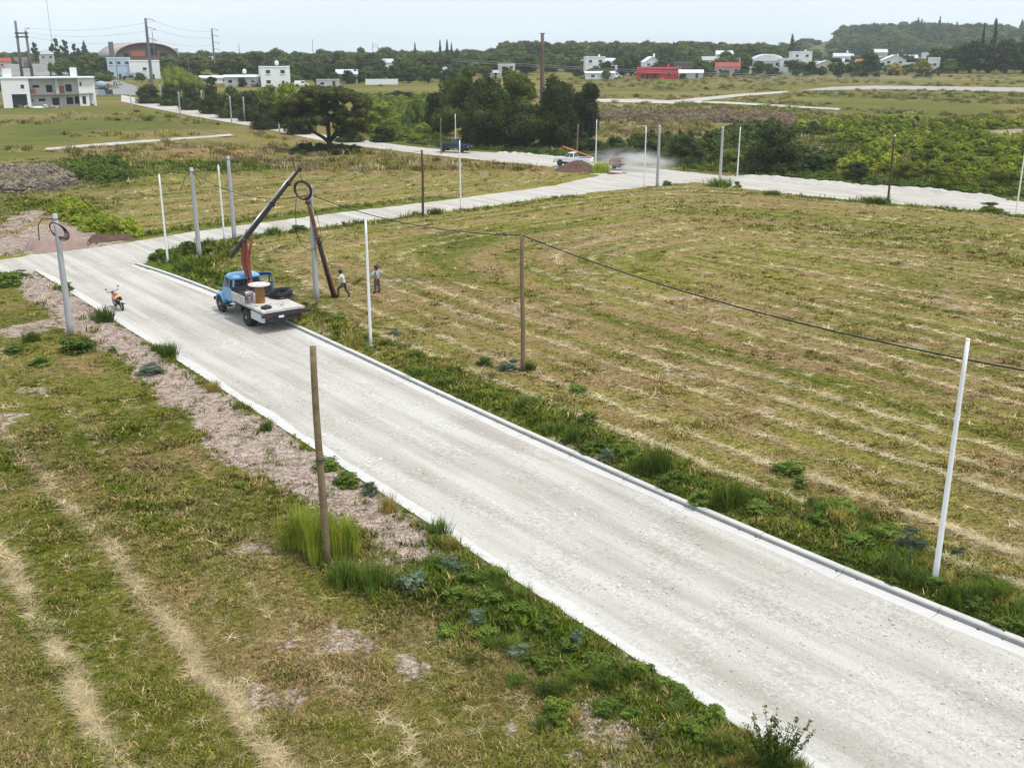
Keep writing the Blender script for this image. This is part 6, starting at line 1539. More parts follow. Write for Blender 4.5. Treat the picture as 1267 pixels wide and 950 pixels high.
# ------------------------------------------------------------------ people
def person(loc, rz, J, label, shirt, trousers, cap, hold=None):
    """one skinned body over a posed skeleton; clothes are shells lifted from it"""
    root = empty('person', loc, rz, label, 'person')
    names = [n for n in J if n != 'face']; idx = {n: i for i, n in enumerate(names)}
    E = [('pelvis', 'waist'), ('waist', 'chest'), ('chest', 'neck'), ('neck', 'head0'), ('head0', 'head1')]
    for s in 'LR':
        E += [('chest', 'sh' + s), ('sh' + s, 'el' + s), ('el' + s, 'wr' + s), ('wr' + s, 'pa' + s), ('pelvis', 'hip' + s), ('hip' + s, 'kn' + s), ('kn' + s, 'an' + s), ('an' + s, 'toe' + s)]
    RAD = {'pelvis': .145, 'waist': .135, 'chest': .165, 'neck': .06, 'head0': .085, 'head1': .095, 'sh': .075, 'el': .05, 'wr': .034, 'pa': .036, 'hip': .10, 'kn': .068, 'an': .05, 'toe': .045}
    V = [Vector(J[n]) for n in names]; ED = [(idx[a], idx[b]) for a, b in E]
    R_ = [RAD[n] if n in RAD else RAD[n[:-1]] for n in names]
    for s in 'LR':                                     # five fingers on each hand
        pa, wr = Vector(J['pa' + s]), Vector(J['wr' + s]); d = (pa - wr).normalized(); sd = d.cross(Vector((0.2, 0.1, 1))).normalized(); dn = sd.cross(d)
        for f, (off, ln) in enumerate(((-.038, .07), (-.022, .085), (-.004, .092), (.014, .086), (.030, .066))):
            k = len(V); base = pa + sd * off * 1.3 + d * (0.0 if f == 0 else .03)
            dd = (d * 0.5 - sd * 0.9) if f == 0 else d
            V += [base, base + dd * ln * .55 - dn * .01, base + dd * ln * .9 - dn * .035]; R_ += [.013, .011, .009]
            ED += [(idx['pa' + s], k), (k, k + 1), (k + 1, k + 2)]
    me = bpy.data.meshes.new('body'); me.from_pydata(V, ED, [])
    ob = bpy.data.objects.new('body', me); COL.objects.link(ob)
    md = ob.modifiers.new('skin', 'SKIN'); md.use_smooth_shade = True
    for i, r in enumerate(R_): me.skin_vertices[0].data[i].radius = (r, r * (0.8 if names[i] in ('chest', 'waist', 'pelvis') else 1.0) if i < len(names) else r)
    me.skin_vertices[0].data[idx['pelvis']].use_root = True
    sb = ob.modifiers.new('sub', 'SUBSURF'); sb.levels = 1; sb.render_levels = 1
    dg = bpy.context.evaluated_depsgraph_get()
    bm_ = bpy.data.meshes.new_from_object(ob.evaluated_get(dg))
    bpy.data.objects.remove(ob)
    bm_.materials.clear(); bm_.name = 'body'
    body = mesh_obj('body', bm_, M['skin'], root)
    co = np.array([v.co[:] for v in bm_.vertices]); nr = np.array([v.normal[:] for v in bm_.vertices])
    segs = {(a, b): (np.array(J[a]), np.array(J[b])) for a, b in E}
    def near(pt):
        best = None
        for (a, b), (p, q) in segs.items():
            d = q - p; t = np.clip(((pt - p) @ d) / (d @ d + 1e-9), 0, 1); e = np.linalg.norm(pt - p - t * d)
            if best is None or e < best[0]: best = (e, a, b, t)
        return best
    def shell(name, test, material, off):
        F = []
        for pl in bm_.polygons:
            c = np.mean(co[list(pl.vertices)], 0); _, a, b, t = near(c)
            if test(a, b, t, c): F.append(list(pl.vertices))
        used = sorted({i for f in F for i in f}); mp = {v: i for i, v in enumerate(used)}
        me2 = bpy.data.meshes.new(name); me2.from_pydata([tuple(co[i] + nr[i] * off) for i in used], [], [[mp[i] for i in f] for f in F])
        me2.polygons.foreach_set('use_smooth', [True] * len(me2.polygons))
        mesh_obj(name, me2, material, root)
    top = ('waist', 'chest'); J2 = J
    shell('shirt', lambda a, b, t, c: (a, b) in (('pelvis', 'waist'), ('waist', 'chest')) or b[:2] == 'sh' or (a[:2] == 'sh' and t < 0.85) or ((a, b) == ('chest', 'neck') and t < .5), shirt, 0.018)
    shell('trousers', lambda a, b, t, c: (a == 'pelvis' and b[:3] == 'hip') or a[:3] == 'hip' or (a[:2] == 'kn' and t < 0.97) or ((a, b) == ('pelvis', 'waist') and t < .35), trousers, 0.022)
    shell('boots', lambda a, b, t, c: a[:2] == 'an' or (a[:2] == 'kn' and t > 0.86), M['boot'], 0.02)
    h0, h1 = Vector(J['head0']), Vector(J['head1']); f = Vector(J['face'])
    c = h0.lerp(h1, 0.62)
    cp = MB(); cp.ball(tuple(c + Vector((0, 0, 0.055))), 0.122, 12, 8, (1, 1, 0.75)); ko = cp.build('cap', cap, root, True)
    bp = MB(); bp.box(tuple(c + f * 0.135 + Vector((0, 0, 0.05))), (0.13, 0.15, 0.02), math.atan2(f.y, f.x)); bp.build('peak', cap, ko)
    n_ = MB(); n_.ball(tuple(h0.lerp(h1, .3) + f * 0.105), 0.024, 6, 5, (1, 1, 1.4)); n_.build('nose', M['skin'], root, True)
    e_ = f.cross(Vector((0, 0, 1)))
    for s in (1, -1):
        ey = MB(); ey.ball(tuple(h0.lerp(h1, .5) + f * 0.094 + e_ * s * .035), 0.013, 6, 5); ey.build('eye', M['boot'], root)
        er = MB(); er.ball(tuple(h0.lerp(h1, .4) + e_ * s * .098), 0.028, 6, 5, (.6, .6, 1.2)); er.build('ear', M['skin'], root, True)
    mo = MB(); mo.box(tuple(h0.lerp(h1, .05) + f * 0.098), (0.012, 0.05, 0.012), math.atan2(f.y, f.x)); mo.build('mouth', M['crane_red'], root)
    hr_ = MB(); hr_.ball(tuple(h0.lerp(h1, .45) - f * 0.03), 0.108, 10, 7, (1, 1, 1.0)); hr_.build('hair', M['boot'], root, True)
    return root
z1 = gz(-10.42, 62.62)
J1 = dict(pelvis=(0.10, 0, 0.88), waist=(0.07, 0, 1.04), chest=(0.0, 0, 1.27), neck=(-0.06, 0, 1.44), head0=(-0.09, 0, 1.52), head1=(-0.11, 0, 1.63), face=(-0.97, 0.05, -0.2),
          shL=(0.0, -0.19, 1.38), elL=(-0.20, -0.24, 1.16), wrL=(-0.42, -0.12, 1.20), paL=(-0.49, -0.08, 1.22), shR=(0.0, 0.19, 1.38), elR=(-0.18, 0.24, 1.14), wrR=(-0.40, 0.10, 1.05), paR=(-0.47, 0.06, 1.06),
          hipL=(0.10, -0.10, 0.84), knL=(-0.27, -0.12, 0.56), anL=(-0.24, -0.12, 0.13), toeL=(-0.41, -0.12, 0.05), hipR=(0.12, 0.10, 0.84), knR=(0.20, 0.12, 0.47), anR=(0.42, 0.12, 0.10), toeR=(0.28, 0.13, 0.03))
person((-10.42, 62.62, z1), 0.0, J1, 'worker in white shirt and dark cap bracing the leaning pole with one knee raised', M['shirt_white'], M['trousers'], M['navy'])
J2 = dict(pelvis=(0, 0, 0.93), waist=(0, 0, 1.08), chest=(0, 0.01, 1.32), neck=(0, 0, 1.49), head0=(-0.02, 0, 1.56), head1=(-0.02, 0, 1.67), face=(-0.85, 0.5, 0.0),
          shL=(-0.12, -0.17, 1.40), elL=(-0.28, -0.32, 1.17), wrL=(-0.12, -0.20, 1.02), paL=(-0.07, -0.15, 1.0), shR=(0.12, 0.16, 1.40), elR=(0.40, 0.22, 1.18), wrR=(0.20, 0.14, 1.02), paR=(0.13, 0.10, 1.0),
          hipL=(-0.07, -0.08, 0.88), knL=(-0.09, -0.10, 0.48), anL=(-0.10, -0.10, 0.08), toeL=(-0.25, -0.02, 0.03), hipR=(0.07, 0.08, 0.88), knR=(0.10, 0.10, 0.48), anR=(0.13, 0.12, 0.08), toeR=(0.0, 0.22, 0.03))
z2 = gz(-8.46, 63.88)
person((-8.46, 63.88, z2), 0.0, J2, 'man in grey shirt watching with hands on hips in the mown field', M['shirt_grey'], M['trousers_b'], M['navy'])

# ------------------------------------------------------------------ motorcycle
def motorcycle():
    (rx, ry), (fx, fy) = MOTO
    d = Vector((-0.62, 0.78)); rz = math.atan2(d.y, d.x)
    o = empty('motorcycle', (rx, ry, 0.01), rz, 'small red and black motorcycle parked on the gravel road', 'motorcycle')
    o.rotation_euler = (math.radians(-9), 0, rz)
    def wh(x, r, nm):
        w = MB().ring((x, 0, r), r - .05, 0.05, (0, 1, 0), 24, 8).build('wheel', M['tyre'], o, True)
        b = MB(); b.ring((x, 0, r), r - .11, 0.014, (0, 1, 0), 24, 6)
        for k in range(10):
            a = k * .628; b.tube([(x, 0, r), (x + (r - .1) * math.cos(a), 0, r + (r - .1) * math.sin(a))], 0.006, 4)
        b.lathe((x, 0, r), [(.01, -.06), (.05, -.05), (.05, .05), (.01, .06)], 10, 'Y'); b.build('rim', M['steel'], w)
    wh(0, .30, 'rear'); wh(1.24, .30, 'front')
    b = MB(); b.tube([(1.24, .07, .3), (1.0, .06, .95)], .026, 6); b.tube([(1.24, -.07, .3), (1.0, -.06, .95)], .026, 6); b.build('fork', M['steel'], o, True)
    b = MB(); b.tube([(0, .08, .3), (.45, .1, .38), (.85, 0, .8), (.3, 0, .72), (0, .08, .3)], .025, 6); b.tube([(0, -.08, .3), (.45, -.1, .38), (.85, 0, .8)], .025, 6); b.build('frame', M['dark_metal'], o, True)
    MB().box((.55, 0, .43), (.34, .24, .32)).build('engine', M['dark_metal'], o, bevel=.04)
    b = MB(); b.loft([[(x, w * math.cos(a), z + h * math.sin(a)) for a in [k * .785 for k in range(8)]] for x, w, z, h in ((.42, .08, .78, .07), (.55, .13, .82, .11), (.75, .13, .84, .12), (.9, .07, .84, .08))]); b.build('fuel_tank', M['moto_red'], o, True)
    b = MB(); b.loft([[(x, w * math.cos(a), z + .045 * math.sin(a)) for a in [k * .785 for k in range(8)]] for x, w, z in ((-.28, .07, .82), (-.1, .12, .80), (.2, .13, .77), (.48, .09, .79))]); b.build('seat', M['black'], o, True)
    MB().box((.28, 0, .80), (.34, .30, .07)).build('seat_cloth', M['yellow'], o, bevel=.03)
    MB().box((-.02, 0, .66), (.5, .22, .16)).build('tail_panel', M['moto_red'], o, bevel=.05)
    b = MB(); b.tube([(.92, -.36, 1.04), (.99, -.2, 1.02), (1.0, 0, .97), (.99, .2, 1.02), (.92, .36, 1.04)], .018, 6); b.build('handlebar', M['dark_metal'], o, True)
    for s in (1, -1):
        MB().tube([(.92, s * .26, 1.03), (.90, s * .36, 1.22)], .008, 4).build('mirror_stem', M['dark_metal'], o)
        MB().ball((.90, s * .37, 1.25), .06, 8, 6, (.3, 1, .7)).build('mirror', M['dark_metal'], o)
    MB().ball((1.1, 0, .90), .11, 10, 7).build('headlight', M['black'], o)
    b = MB(); b.tube([(.6, -.14, .3), (.2, -.17, .28), (-.25, -.18, .42)], [.025, .035, .05], 8); b.build('exhaust', M['steel'], o, True)
    for x, nm in ((0, 'mudguard'), (1.24, 'mudguard')):
        f = []
        for a in (20, 60, 100, 140, 170) if x == 0 else (40, 80, 120, 150):
            q = math.radians(a); f.append([(x + .34 * math.cos(q) * (-1 if x == 0 else 1), y, .3 + .34 * math.sin(q)) for y in (-.07, 0, .07)])
        b = MB()
        for p, q in zip(f, f[1:]): b.quad(p[0], p[1], q[1], q[0]); b.quad(p[1], p[2], q[2], q[1])
        b.build(nm, M['moto_red'] if x else M['black'], o)
    MB().box((-.33, 0, .62), (.02, .18, .13)).build('number_plate', M['bucket'], o); MB().box((-.32, 0, .74), (.05, .12, .06)).build('tail_light', M['red_lens'], o)
    MB().tube([(.42, .12, .3), (.3, .36, .02)], .014, 5).build('side_stand', M['dark_metal'], o)
motorcycle()

# ------------------------------------------------------------------ cars and pickups
def car(name, loc, rz, paint, L, label, kind='car', W=1.75, lights=True, parent_group=None):
    o = empty(name, loc, rz, label, 'car' if kind == 'car' else kind, parent_group)
    h = L / 2; r = 0.33 if kind in ('car',) else 0.38
    ax = (h * 0.62, -h * 0.60)
    if kind == 'car': lower = [(-h, .42), (-h, .85), (-h * .93, .95), (h * .45, .95), (h * .95, .82), (h, .62), (h, .40)]; cab = [(-h * .86, .93, -h * .62, 1.42), (h * .48, .93, h * .12, 1.42)]
    elif kind == 'van': lower = [(-h, .42), (-h, 1.05), (h * .62, 1.05), (h * .97, .9), (h, .6), (h, .40)]; cab = [(-h * .98, 1.03, -h * .94, 1.85), (h * .64, 1.03, h * .34, 1.85)]
    else: lower = [(-h, .55), (-h, 1.08), (h * .32, 1.08), (h * .92, 1.04), (h, .86), (h, .52)]; cab = [(-h * .16, 1.06, -h * .10, 1.76), (h * .42, 1.06, h * .18, 1.76)]
    hw = W / 2
    body = MB()
    n = len(lower)
    body.loft([[(x, -hw + .06, z) for x, z in lower], [(x, -hw, z * .5 + .32) if False else (x, -hw, z) for x, z in lower], [(x, hw, z) for x, z in lower]])
    bo = body.build('body', M[paint], o, False, 0.07)
    (x0, z0, x0t, zt), (x1, _, x1t, _) = cab
    g = MB(); g.loft([[(x0, -hw + .07, z0), (x1, -hw + .07, z0), (x1, hw - .07, z0), (x0, hw - .07, z0)], [(x0t, -hw + .22, zt), (x1t, -hw + .22, zt), (x1t, hw - .22, zt), (x0t, hw - .22, zt)]]).build('cabin', M[paint], o, False, 0.05)
    def lerp(a, b, t): return a + (b - a) * t
    for s in (1, -1):
        y0, y1 = s * (hw - .055), s * (hw - .20)
        spans = ((.08, .47), (.53, .93)) if kind != 'van' else ((.62, .95),)
        for a, b2 in spans:
            zb, zu = .16, .84
            yb, yu = lerp(y0, y1, zb) + s * .012, lerp(y0, y1, zu) + s * .012
            zzb, zzu = lerp(z0, zt, zb), lerp(z0, zt, zu)
            p = lambda t, k: lerp(lerp(x0, x0t, k), lerp(x1, x1t, k), t)
            MB().quad((p(a, zb), yb, zzb), (p(b2, zb), yb, zzb), (p(b2, zu), yu, zzu), (p(a, zu), yu, zzu)).build('side_window', M['glass'], o)
        for x in ax:
            wheel(o, x, s * (hw - .10), r, .24, s)
            MB().ring((x, s * (hw - .005), r + .02), r + .04, 0.035, (0, 1, 0), 20, 5).build('wheel_arch', M['black'], o)
        MB().box((h - .02, s * hw * .72, .74), (.06, .3, .14)).build('headlight', M['clear_lens'], o); MB().box((-h + .01, s * hw * .86, .84), (.05, .16, .2)).build('tail_light', M['red_lens'], o)
        MB().box((x1 - .1, s * (hw + .09), z0 + .12), (.1, .18, .14)).build('mirror', M[paint], o)
    for (xa, xb, sg, nm) in ((x1, x1t, 1, 'windscreen'), (x0, x0t, -1, 'rear_window')):
        q = lambda k, y: (lerp(xa, xb, k) + sg * .014, y * (hw - lerp(.13, .28, k)), lerp(z0, zt, k))
        MB().quad(q(.12, -1), q(.12, 1), q(.88, 1), q(.88, -1)).build(nm, M['glass'], o)
    MB().box((h, 0, .52), (.12, W * .94, .2)).build('front_bumper', M['black'] if kind == 'pickup' else M[paint], o, bevel=.03); MB().box((-h, 0, .52), (.12, W * .94, .2)).build('rear_bumper', M['steel'] if kind == 'pickup' else M[paint], o, bevel=.03)
    MB().box((h + .01, 0, .80), (.04, W * .5, .16)).build('grille', M['black'], o)
    if kind == 'pickup':
        MB().box((-h * .58, 0, 1.085), (h * .72, W * .84, .02)).build('load_bed', M['black'], o)
        for s in (1, -1): MB().box((-h * .58, s * (hw - .05), 1.12), (h * .8, .07, .07)).build('bed_rail', M[paint], o)
    return o
(ax_, ay_), (bx_, by_) = WHITE_PICKUP
cx, cy = 8.2, 140.6
WP = car('pickup_truck', (cx, cy, 0.25), math.atan2(2.4, -4.6), 'white_paint', 5.1, 'white pickup with a ladder on top raising dust at the far junction', 'pickup', 1.85)
wrz = math.atan2(2.4, -4.6); d = Vector((math.cos(wrz), math.sin(wrz), 0))
lad = empty('ladder', (cx, cy, 0.25), wrz, 'orange ladder slanting over the roof of the white pickup', 'ladder')
for s in (1, -1): MB().tube([(-2.6, s * .22, 1.25), (1.6, s * .22, 2.45)], 0.045, 6).build('rail', M['rope_orange'], lad)
for k in range(11): u = k / 10; MB().tube([(-2.5 + 4.0 * u, -.22, 1.28 + 1.14 * u), (-2.5 + 4.0 * u, .22, 1.28 + 1.14 * u)], 0.022, 5).build('rung', M['rope_orange'], lad)
car('pickup_truck', (-8.75, 161.6, 0.28), math.atan2(-1.6, 5.0), 'navy_paint', 5.0, 'dark navy pickup driving on the far road', 'pickup', 1.85)
def trailer():
    o = empty('small_trailer', (13.6, 137.4, 0.22), wrz, 'brown loaded trailer half hidden in the dust behind the white pickup', 'trailer')
    MB().box((0, 0, .55), (2.2, 1.5, .12)).build('deck', M['dark_metal'], o); MB().box((0, 0, 1.0), (1.9, 1.3, .75), top=.7).build('load', M['rust'], o, bevel=.1)
    for s in (1, -1): wheel(o, 0, s * .8, .32, .2, s)
    MB().tube([(1.1, 0, .55), (2.3, 0, .5)], .04, 6).build('tow_bar', M['dark_metal'], o)
trailer()
def gcar(key, name, label, paint, L, kind='car', rz=0.0):
    x, y, w, h = CARS[key]
    car(name, (x, y, float(terrain(x, y)) + 0.3), rz, paint, L, label, kind)
gcar('silver', 'parked_car', 'silver car on the asphalt road below the pale blue house', 'silver_paint', 4.2, 'car', -0.9)
gcar('dark', 'parked_car', 'dark car on the asphalt road above the unfinished house', 'navy_paint', 4.2, 'car', -0.4)
gcar('van', 'parked_van', 'white van parked behind the spreading tree', 'white_paint', 4.8, 'van', 0.1)
gcar('undershed', 'parked_van', 'grey van beside the white cube house', 'silver_paint', 4.2, 'van', 1.2)
gcar('white', 'parked_van', 'white van parked at the carport left of the red house', 'white_paint', 4.4, 'van', 0.2)
def mixer():
    x, y, w, h = CARS['mixer']
    o = empty('mixer_lorry', (x, y, float(terrain(x, y)) + 0.3), 0.15, 'dark lorry with a round drum right of the unfinished house', 'lorry')
    MB().box((0, 0, .75), (5.6, 1.9, .25)).build('chassis', M['dark_metal'], o); MB().box((-2.1, 0, 1.7), (1.4, 2.0, 1.7), top=.92).build('cab', M['blue_wall'], o, bevel=.1)
    MB().lathe((.8, 0, 1.9), [(.3, -1.7), (.9, -.9), (1.1, 0), (.9, 1.1), (.45, 1.8)], 16, 'X').build('drum', M['sign_pale'], o, True)
    MB().box((2.9, 0, 1.5), (.3, .9, 1.2)).build('chute', M['crane_red'], o)
    for xx in (-2.0, 1.0, 2.1):
        for s in (1, -1): wheel(o, xx, s * .9, .5, .3, s)
mixer()

# ------------------------------------------------------------------ buildings
def window_part(root, x, z, w, h, y, name='window', pane='painted_void', frame='white_wall', proud=0.05, sill=True):
    b = MB(); t = 0.09
    b.box((x - w / 2, y - proud / 2, z), (t, proud, h)); b.box((x + w / 2, y - proud / 2, z), (t, proud, h)); b.box((x, y - proud / 2, z + h / 2), (w + t, proud, t)); b.box((x, y - proud / 2, z - h / 2), (w + t, proud, t))
    f = b.build(name, M[frame], root)
    MB().box((x, y - 0.008, z), (w - t, 0.03, h - t)).build('pane', M[pane], f)
    if sill: MB().box((x, y - 0.10, z - h / 2 - 0.08), (w + 0.3, 0.2, 0.08)).build('sill', M[frame], f)
    return f

def place(key, rz=0.0, name='house', label='', cat='house', drop=0.3):
    x, y, w, h = BLD[key]
    rz = rz - 0.8 * math.atan2(x, y)            # fronts roughly towards the open fields
    return empty(name, (x, y, float(terrain(x, y)) - drop), rz, label, cat), w, h + drop

def house(key, label, wall='white_wall', roof='flat', roofm='white_roof', depth=8.0, rz=0.0, storeys=1, nwin=2, door=True, tank=False, chimney=False, name='house', cat='house', frame='white_wall', pane='glass'):
    o, w, h = place(key, rz, name, label, cat)
    d2 = depth / 2
    rise = {'flat': 0.0, 'gable': min(1.8, h * 0.3), 'gable_front': min(2.2, h * 0.32), 'mono': 0.5, 'hip': min(2.2, h * 0.32)}[roof]
    wh = h - rise - (0.15 if roof == 'flat' else 0.0)
    MB().box((0, 0, wh / 2), (w, depth, wh)).build('wall', M[wall], o)
    e = 0.3
    if roof == 'flat':
        MB().box((0, 0, wh + 0.075), (w + 0.25, depth + 0.25, 0.15)).build('roof', M[roofm], o)
        b = MB(); b.box((0, -d2 + 0.1, wh + 0.3), (w, 0.18, 0.3)); b.box((-w / 2 + .1, 0.1, wh + 0.3), (.18, depth - .4, 0.3)); b.box((w / 2 - .1, 0.1, wh + 0.3), (.18, depth - .4, 0.3)); b.build('parapet', M[wall], o)
    elif roof == 'mono':
        b = MB(); b.loft([[(-w / 2 - e, -d2 - e, wh - .05), (w / 2 + e, -d2 - e, wh - .05), (w / 2 + e, -d2 - e, wh + .1), (-w / 2 - e, -d2 - e, wh + .1)], [(-w / 2 - e, d2 + e, wh + rise), (w / 2 + e, d2 + e, wh + rise), (w / 2 + e, d2 + e, wh + rise + .15), (-w / 2 - e, d2 + e, wh + rise + .15)]]); b.build('roof', M[roofm], o)
    elif roof == 'gable':
        b = MB(); b.loft([[(-w / 2 - e, -d2 - e, wh - .1), (-w / 2 - e, 0, wh + rise), (-w / 2 - e, d2 + e, wh - .1), (-w / 2 - e, 0, wh + rise - .3)], [(w / 2 + e, -d2 - e, wh - .1), (w / 2 + e, 0, wh + rise), (w / 2 + e, d2 + e, wh - .1), (w / 2 + e, 0, wh + rise - .3)]]); b.build('roof', M[roofm], o)
        b = MB(); b.loft([[(s * (w / 2), -d2, wh - .05), (s * (w / 2), d2, wh - .05), (s * (w / 2), 0, wh + rise - .25)] for s in (-1, 1)]); b.build('gable_wall', M[wall], o)
    elif roof == 'gable_front':
        b = MB(); b.loft([[(-w / 2 - e, -d2 - e, wh - .1), (0, -d2 - e, wh + rise), (w / 2 + e, -d2 - e, wh - .1), (0, -d2 - e, wh + rise - .3)], [(-w / 2 - e, d2 + e, wh - .1), (0, d2 + e, wh + rise), (w / 2 + e, d2 + e, wh - .1), (0, d2 + e, wh + rise - .3)]]); b.build('roof', M[roofm], o)
        b = MB(); b.loft([[(-w / 2, s * d2, wh - .05), (w / 2, s * d2, wh - .05), (0, s * d2, wh + rise - .25)] for s in (-1, 1)]); b.build('gable_wall', M[wall], o)
    else:
        b = MB(); b.loft([[(-w / 2 - e, -d2 - e, wh), (w / 2 + e, -d2 - e, wh), (w / 2 + e, d2 + e, wh), (-w / 2 - e, d2 + e, wh)], [(-w * .22, -.05, wh + rise), (w * .22, -.05, wh + rise), (w * .22, .05, wh + rise), (-w * .22, .05, wh + rise)]]); b.build('roof', M[roofm], o)
    sh = wh / storeys
    for s in range(storeys):
        for i in range(nwin):
            x = -w / 2 + w * (i + 0.5) / nwin
            if door and s == 0 and i == nwin // 2:
                f = MB().box((x, -d2 - 0.02, 1.1), (0.95, 0.08, 2.1)).build('door', M['wood_dark'], o)
                MB().box((x + .35, -d2 - 0.08, 1.1), (.08, .06, .16)).build('handle', M['steel'], f)
            else:
                window_part(o, x, s * sh + sh * 0.58, min(1.5, w / nwin * 0.5), min(1.2, sh * 0.42), -d2, frame=frame, pane=pane)
    if tank:
        t = MB().lathe((w * .1, 0, h + .0), [(.1, .55), (.6, .55), (.66, 1.2), (.6, 1.75), (.25, 2.05)], 14).build('water_tank', M['white_roof'], o, True)
        b = MB(); [b.box((w * .1 + sx * .4, sy * .4, h + .2), (.12, .12, .8)) for sx in (-1, 1) for sy in (-1, 1)]; b.build('tank_stand', M['raw_concrete'], t)
    if chimney: MB().box((w * .25, .3, h + .4), (.7, .7, 1.4)).build('chimney', M[wall], o)
    return o

def unfinished_house():
    o, w, h = place('unfinished', 0.10, 'unfinished_house', 'white two-storey house under construction with open black windows at left', 'house', 0.2)
    k = w / 725.0
    X = lambda c: (c - 450) * k
    Zc = lambda c: (826 - c) * k + 0.2
    def wallbox(x0, x1, y0, y1, z0, z1, m='white_wall', nm='wall'):
        return MB().box(((x0 + x1) / 2, (y0 + y1) / 2, (z0 + z1) / 2), (x1 - x0, y1 - y0, z1 - z0)).build(nm, M[m], o)
    zt, zs = Zc(590), Zc(722)
    # left wing: upper storey on two piers (carport under it)
    wallbox(X(78), X(296), -5.2, 4.0, zs + .1, zt)
    wallbox(X(78), X(150), -5.2, 4.0, 0, zs + .1, nm='pier'); wallbox(X(268), X(296), -5.2, 4.0, 0, zs + .1, nm='pier'); wallbox(X(150), X(268), 3.4, 4.0, 0, zs + .1, nm='wall')
    wallbox(X(296) , X(690), -3.6, 4.0, 0, zt, 'grey_wall'); wallbox(X(690), X(770), -4.6, 4.0, 0, zt); wallbox(X(770), X(826), -4.6, 4.0, zs + .1, zt); wallbox(X(808), X(826), -4.6, -4.2, 0, zs + .1, nm='pier'); wallbox(X(770), X(826), 3.4, 4.0, 0, zs + .1)
    wallbox(X(298), X(770), -4.9, -3.62, zs - .15, zs + .08, 'raw_concrete', 'balcony_slab')
    wallbox(X(70), X(834), -5.4, 4.2, zt, zt + .28, 'white_roof', 'roof')
    wallbox(X(505), X(532), -4.4, -3.62, zs + .09, zt - .02, 'grey_wall', 'divider_wall')
    wallbox(X(100), X(172), -4.0, -2.0, zt + .28, Zc(510), 'white_wall', 'roof_turret'); wallbox(X(640), X(695), -3.4, -1.6, zt + .28, Zc(502), 'white_wall', 'roof_turret')
    def hole(cx, cy, cw, ch, y):
        f = window_part(o, X(cx), Zc(cy), cw * k, ch * k, y, 'window_opening', 'painted_void', 'grey_wall', 0.06, False)  # no real hole: a solid dark panel paints the unlit room behind
    for cx, cy, cw, ch, y in [(350, 657, 56, 26, -3.6), (455, 677, 54, 64, -3.6), (612, 673, 54, 64, -3.6), (243, 656, 26, 32, -5.2), (712, 640, 14, 34, -4.6), (385, 771, 56, 26, -3.6), (495, 786, 62, 66, -3.6), (610, 782, 58, 62, -3.6), (668, 778, 40, 66, -3.6), (727, 776, 30, 66, -4.6), (310, 776, 14, 22, -3.6)]:
        hole(cx, cy, cw, ch, y)
    MB().box((X(557), -3.66, Zc(686)), (38 * k, .08, 64 * k)).build('brick_panel', M['brick'], o); MB().box((X(322), -3.9, Zc(700)), (40 * k, .5, 34 * k)).build('brick_stack', M['brick'], o)
    rub = empty('rubble_heap', (o.location.x + 1.0, o.location.y - 7.2, o.location.z), 0, 'grey building rubble in front of the unfinished house', 'rubble')
    r = random.Random(3)
    for i in range(26): MB().box((r.uniform(-6, 5), r.uniform(-1, 1), r.uniform(.1, .4)), (r.uniform(.4, 1.2), r.uniform(.4, .9), r.uniform(.3, .7)), r.uniform(0, 3), r.uniform(-.4, .4)).build('rubble_piece', M['raw_concrete'] if i % 3 else M['grey_wall'], rub)
    s = MB(); s.ball((0, 0, .15), 1.0, 12, 6, (1.6, .7, .35)); sh = s.build('plastic_sheet', M['white_roof'], None, True); sx, sy = o.location.x + 0.7, o.location.y - 9.3; sh.location = (sx, sy, gz(sx, sy)); tag(sh, 'white plastic sheet on the grass before the unfinished house', 'sheet')
unfinished_house()

def hangar():
    o, w, h = place('hangar', 0.34, 'vaulted_hangar', 'large vaulted hangar with a curved tan roof at left', 'hangar')
    W, D, zs = 27.0, 27.0, h * 0.52
    n = 18
    arc = [(W / 2 * math.cos(math.pi * i / n), zs + (h - zs) * math.sin(math.pi * i / n) ** 0.9) for i in range(n + 1)]
    b = MB(); outer = arc; inner = [(x * .975, zs + (z - zs) * .96 - .05) for x, z in arc]
    for y0, y1 in ((-D / 2 - .6, D / 2),):
        b.loft([[(x, y, z) for x, z in outer] + [(x, y, z) for x, z in reversed(inner)] for y in (y0, y1)])
    b.build('roof', M['tan_roof'], o, True)
    MB().box((0, .1, zs / 2), (W - .4, D - .4, zs)).build('wall', M['brick_dull'], o)
    g = MB(); g.loft([[(x * .96, y, z - .3 if i not in (0, n) else z) for i, (x, z) in enumerate(arc)] for y in (-D / 2 + .3, -D / 2 + .8)]); g.build('gable_wall', M['brick_dull'], o)
    for x, z, ww, hh, m in ((-3.6, h * .66, 5.6, 2.4, 'brick'), (2.0, h * .70, 4.2, 2.8, 'painted_void'), (7.0, h * .62, 3.0, 1.8, 'painted_void'), (-8.5, h * .60, 2.2, 1.6, 'painted_void')):
        window_part(o, x, z, ww, hh, -D / 2 + .3, 'gable_window', m, 'brick_dull', .1, False)
    MB().box((-W / 2 - .6, -D / 2 + 1.0, h * .5), (1.6, 1.6, h * 1.02)).build('chimney', M['pole_grey'], o)
hangar()
house('blue', 'pale blue and white flat-roofed building below the hangar', 'blue_wall', 'flat', 'white_roof', 10, .1, 2, 3, cat='building', name='flat_building')
house('warehouse', 'plain white box-shaped warehouse behind the tallest utility pole', 'white_wall', 'flat', 'white_roof', 12, .05, 1, 1, False, cat='building', name='warehouse')
house('container', 'grey corrugated kiosk beside the white warehouse', 'zinc', 'flat', 'grey_roof', 3, .05, 1, 1, False, cat='kiosk', name='kiosk')
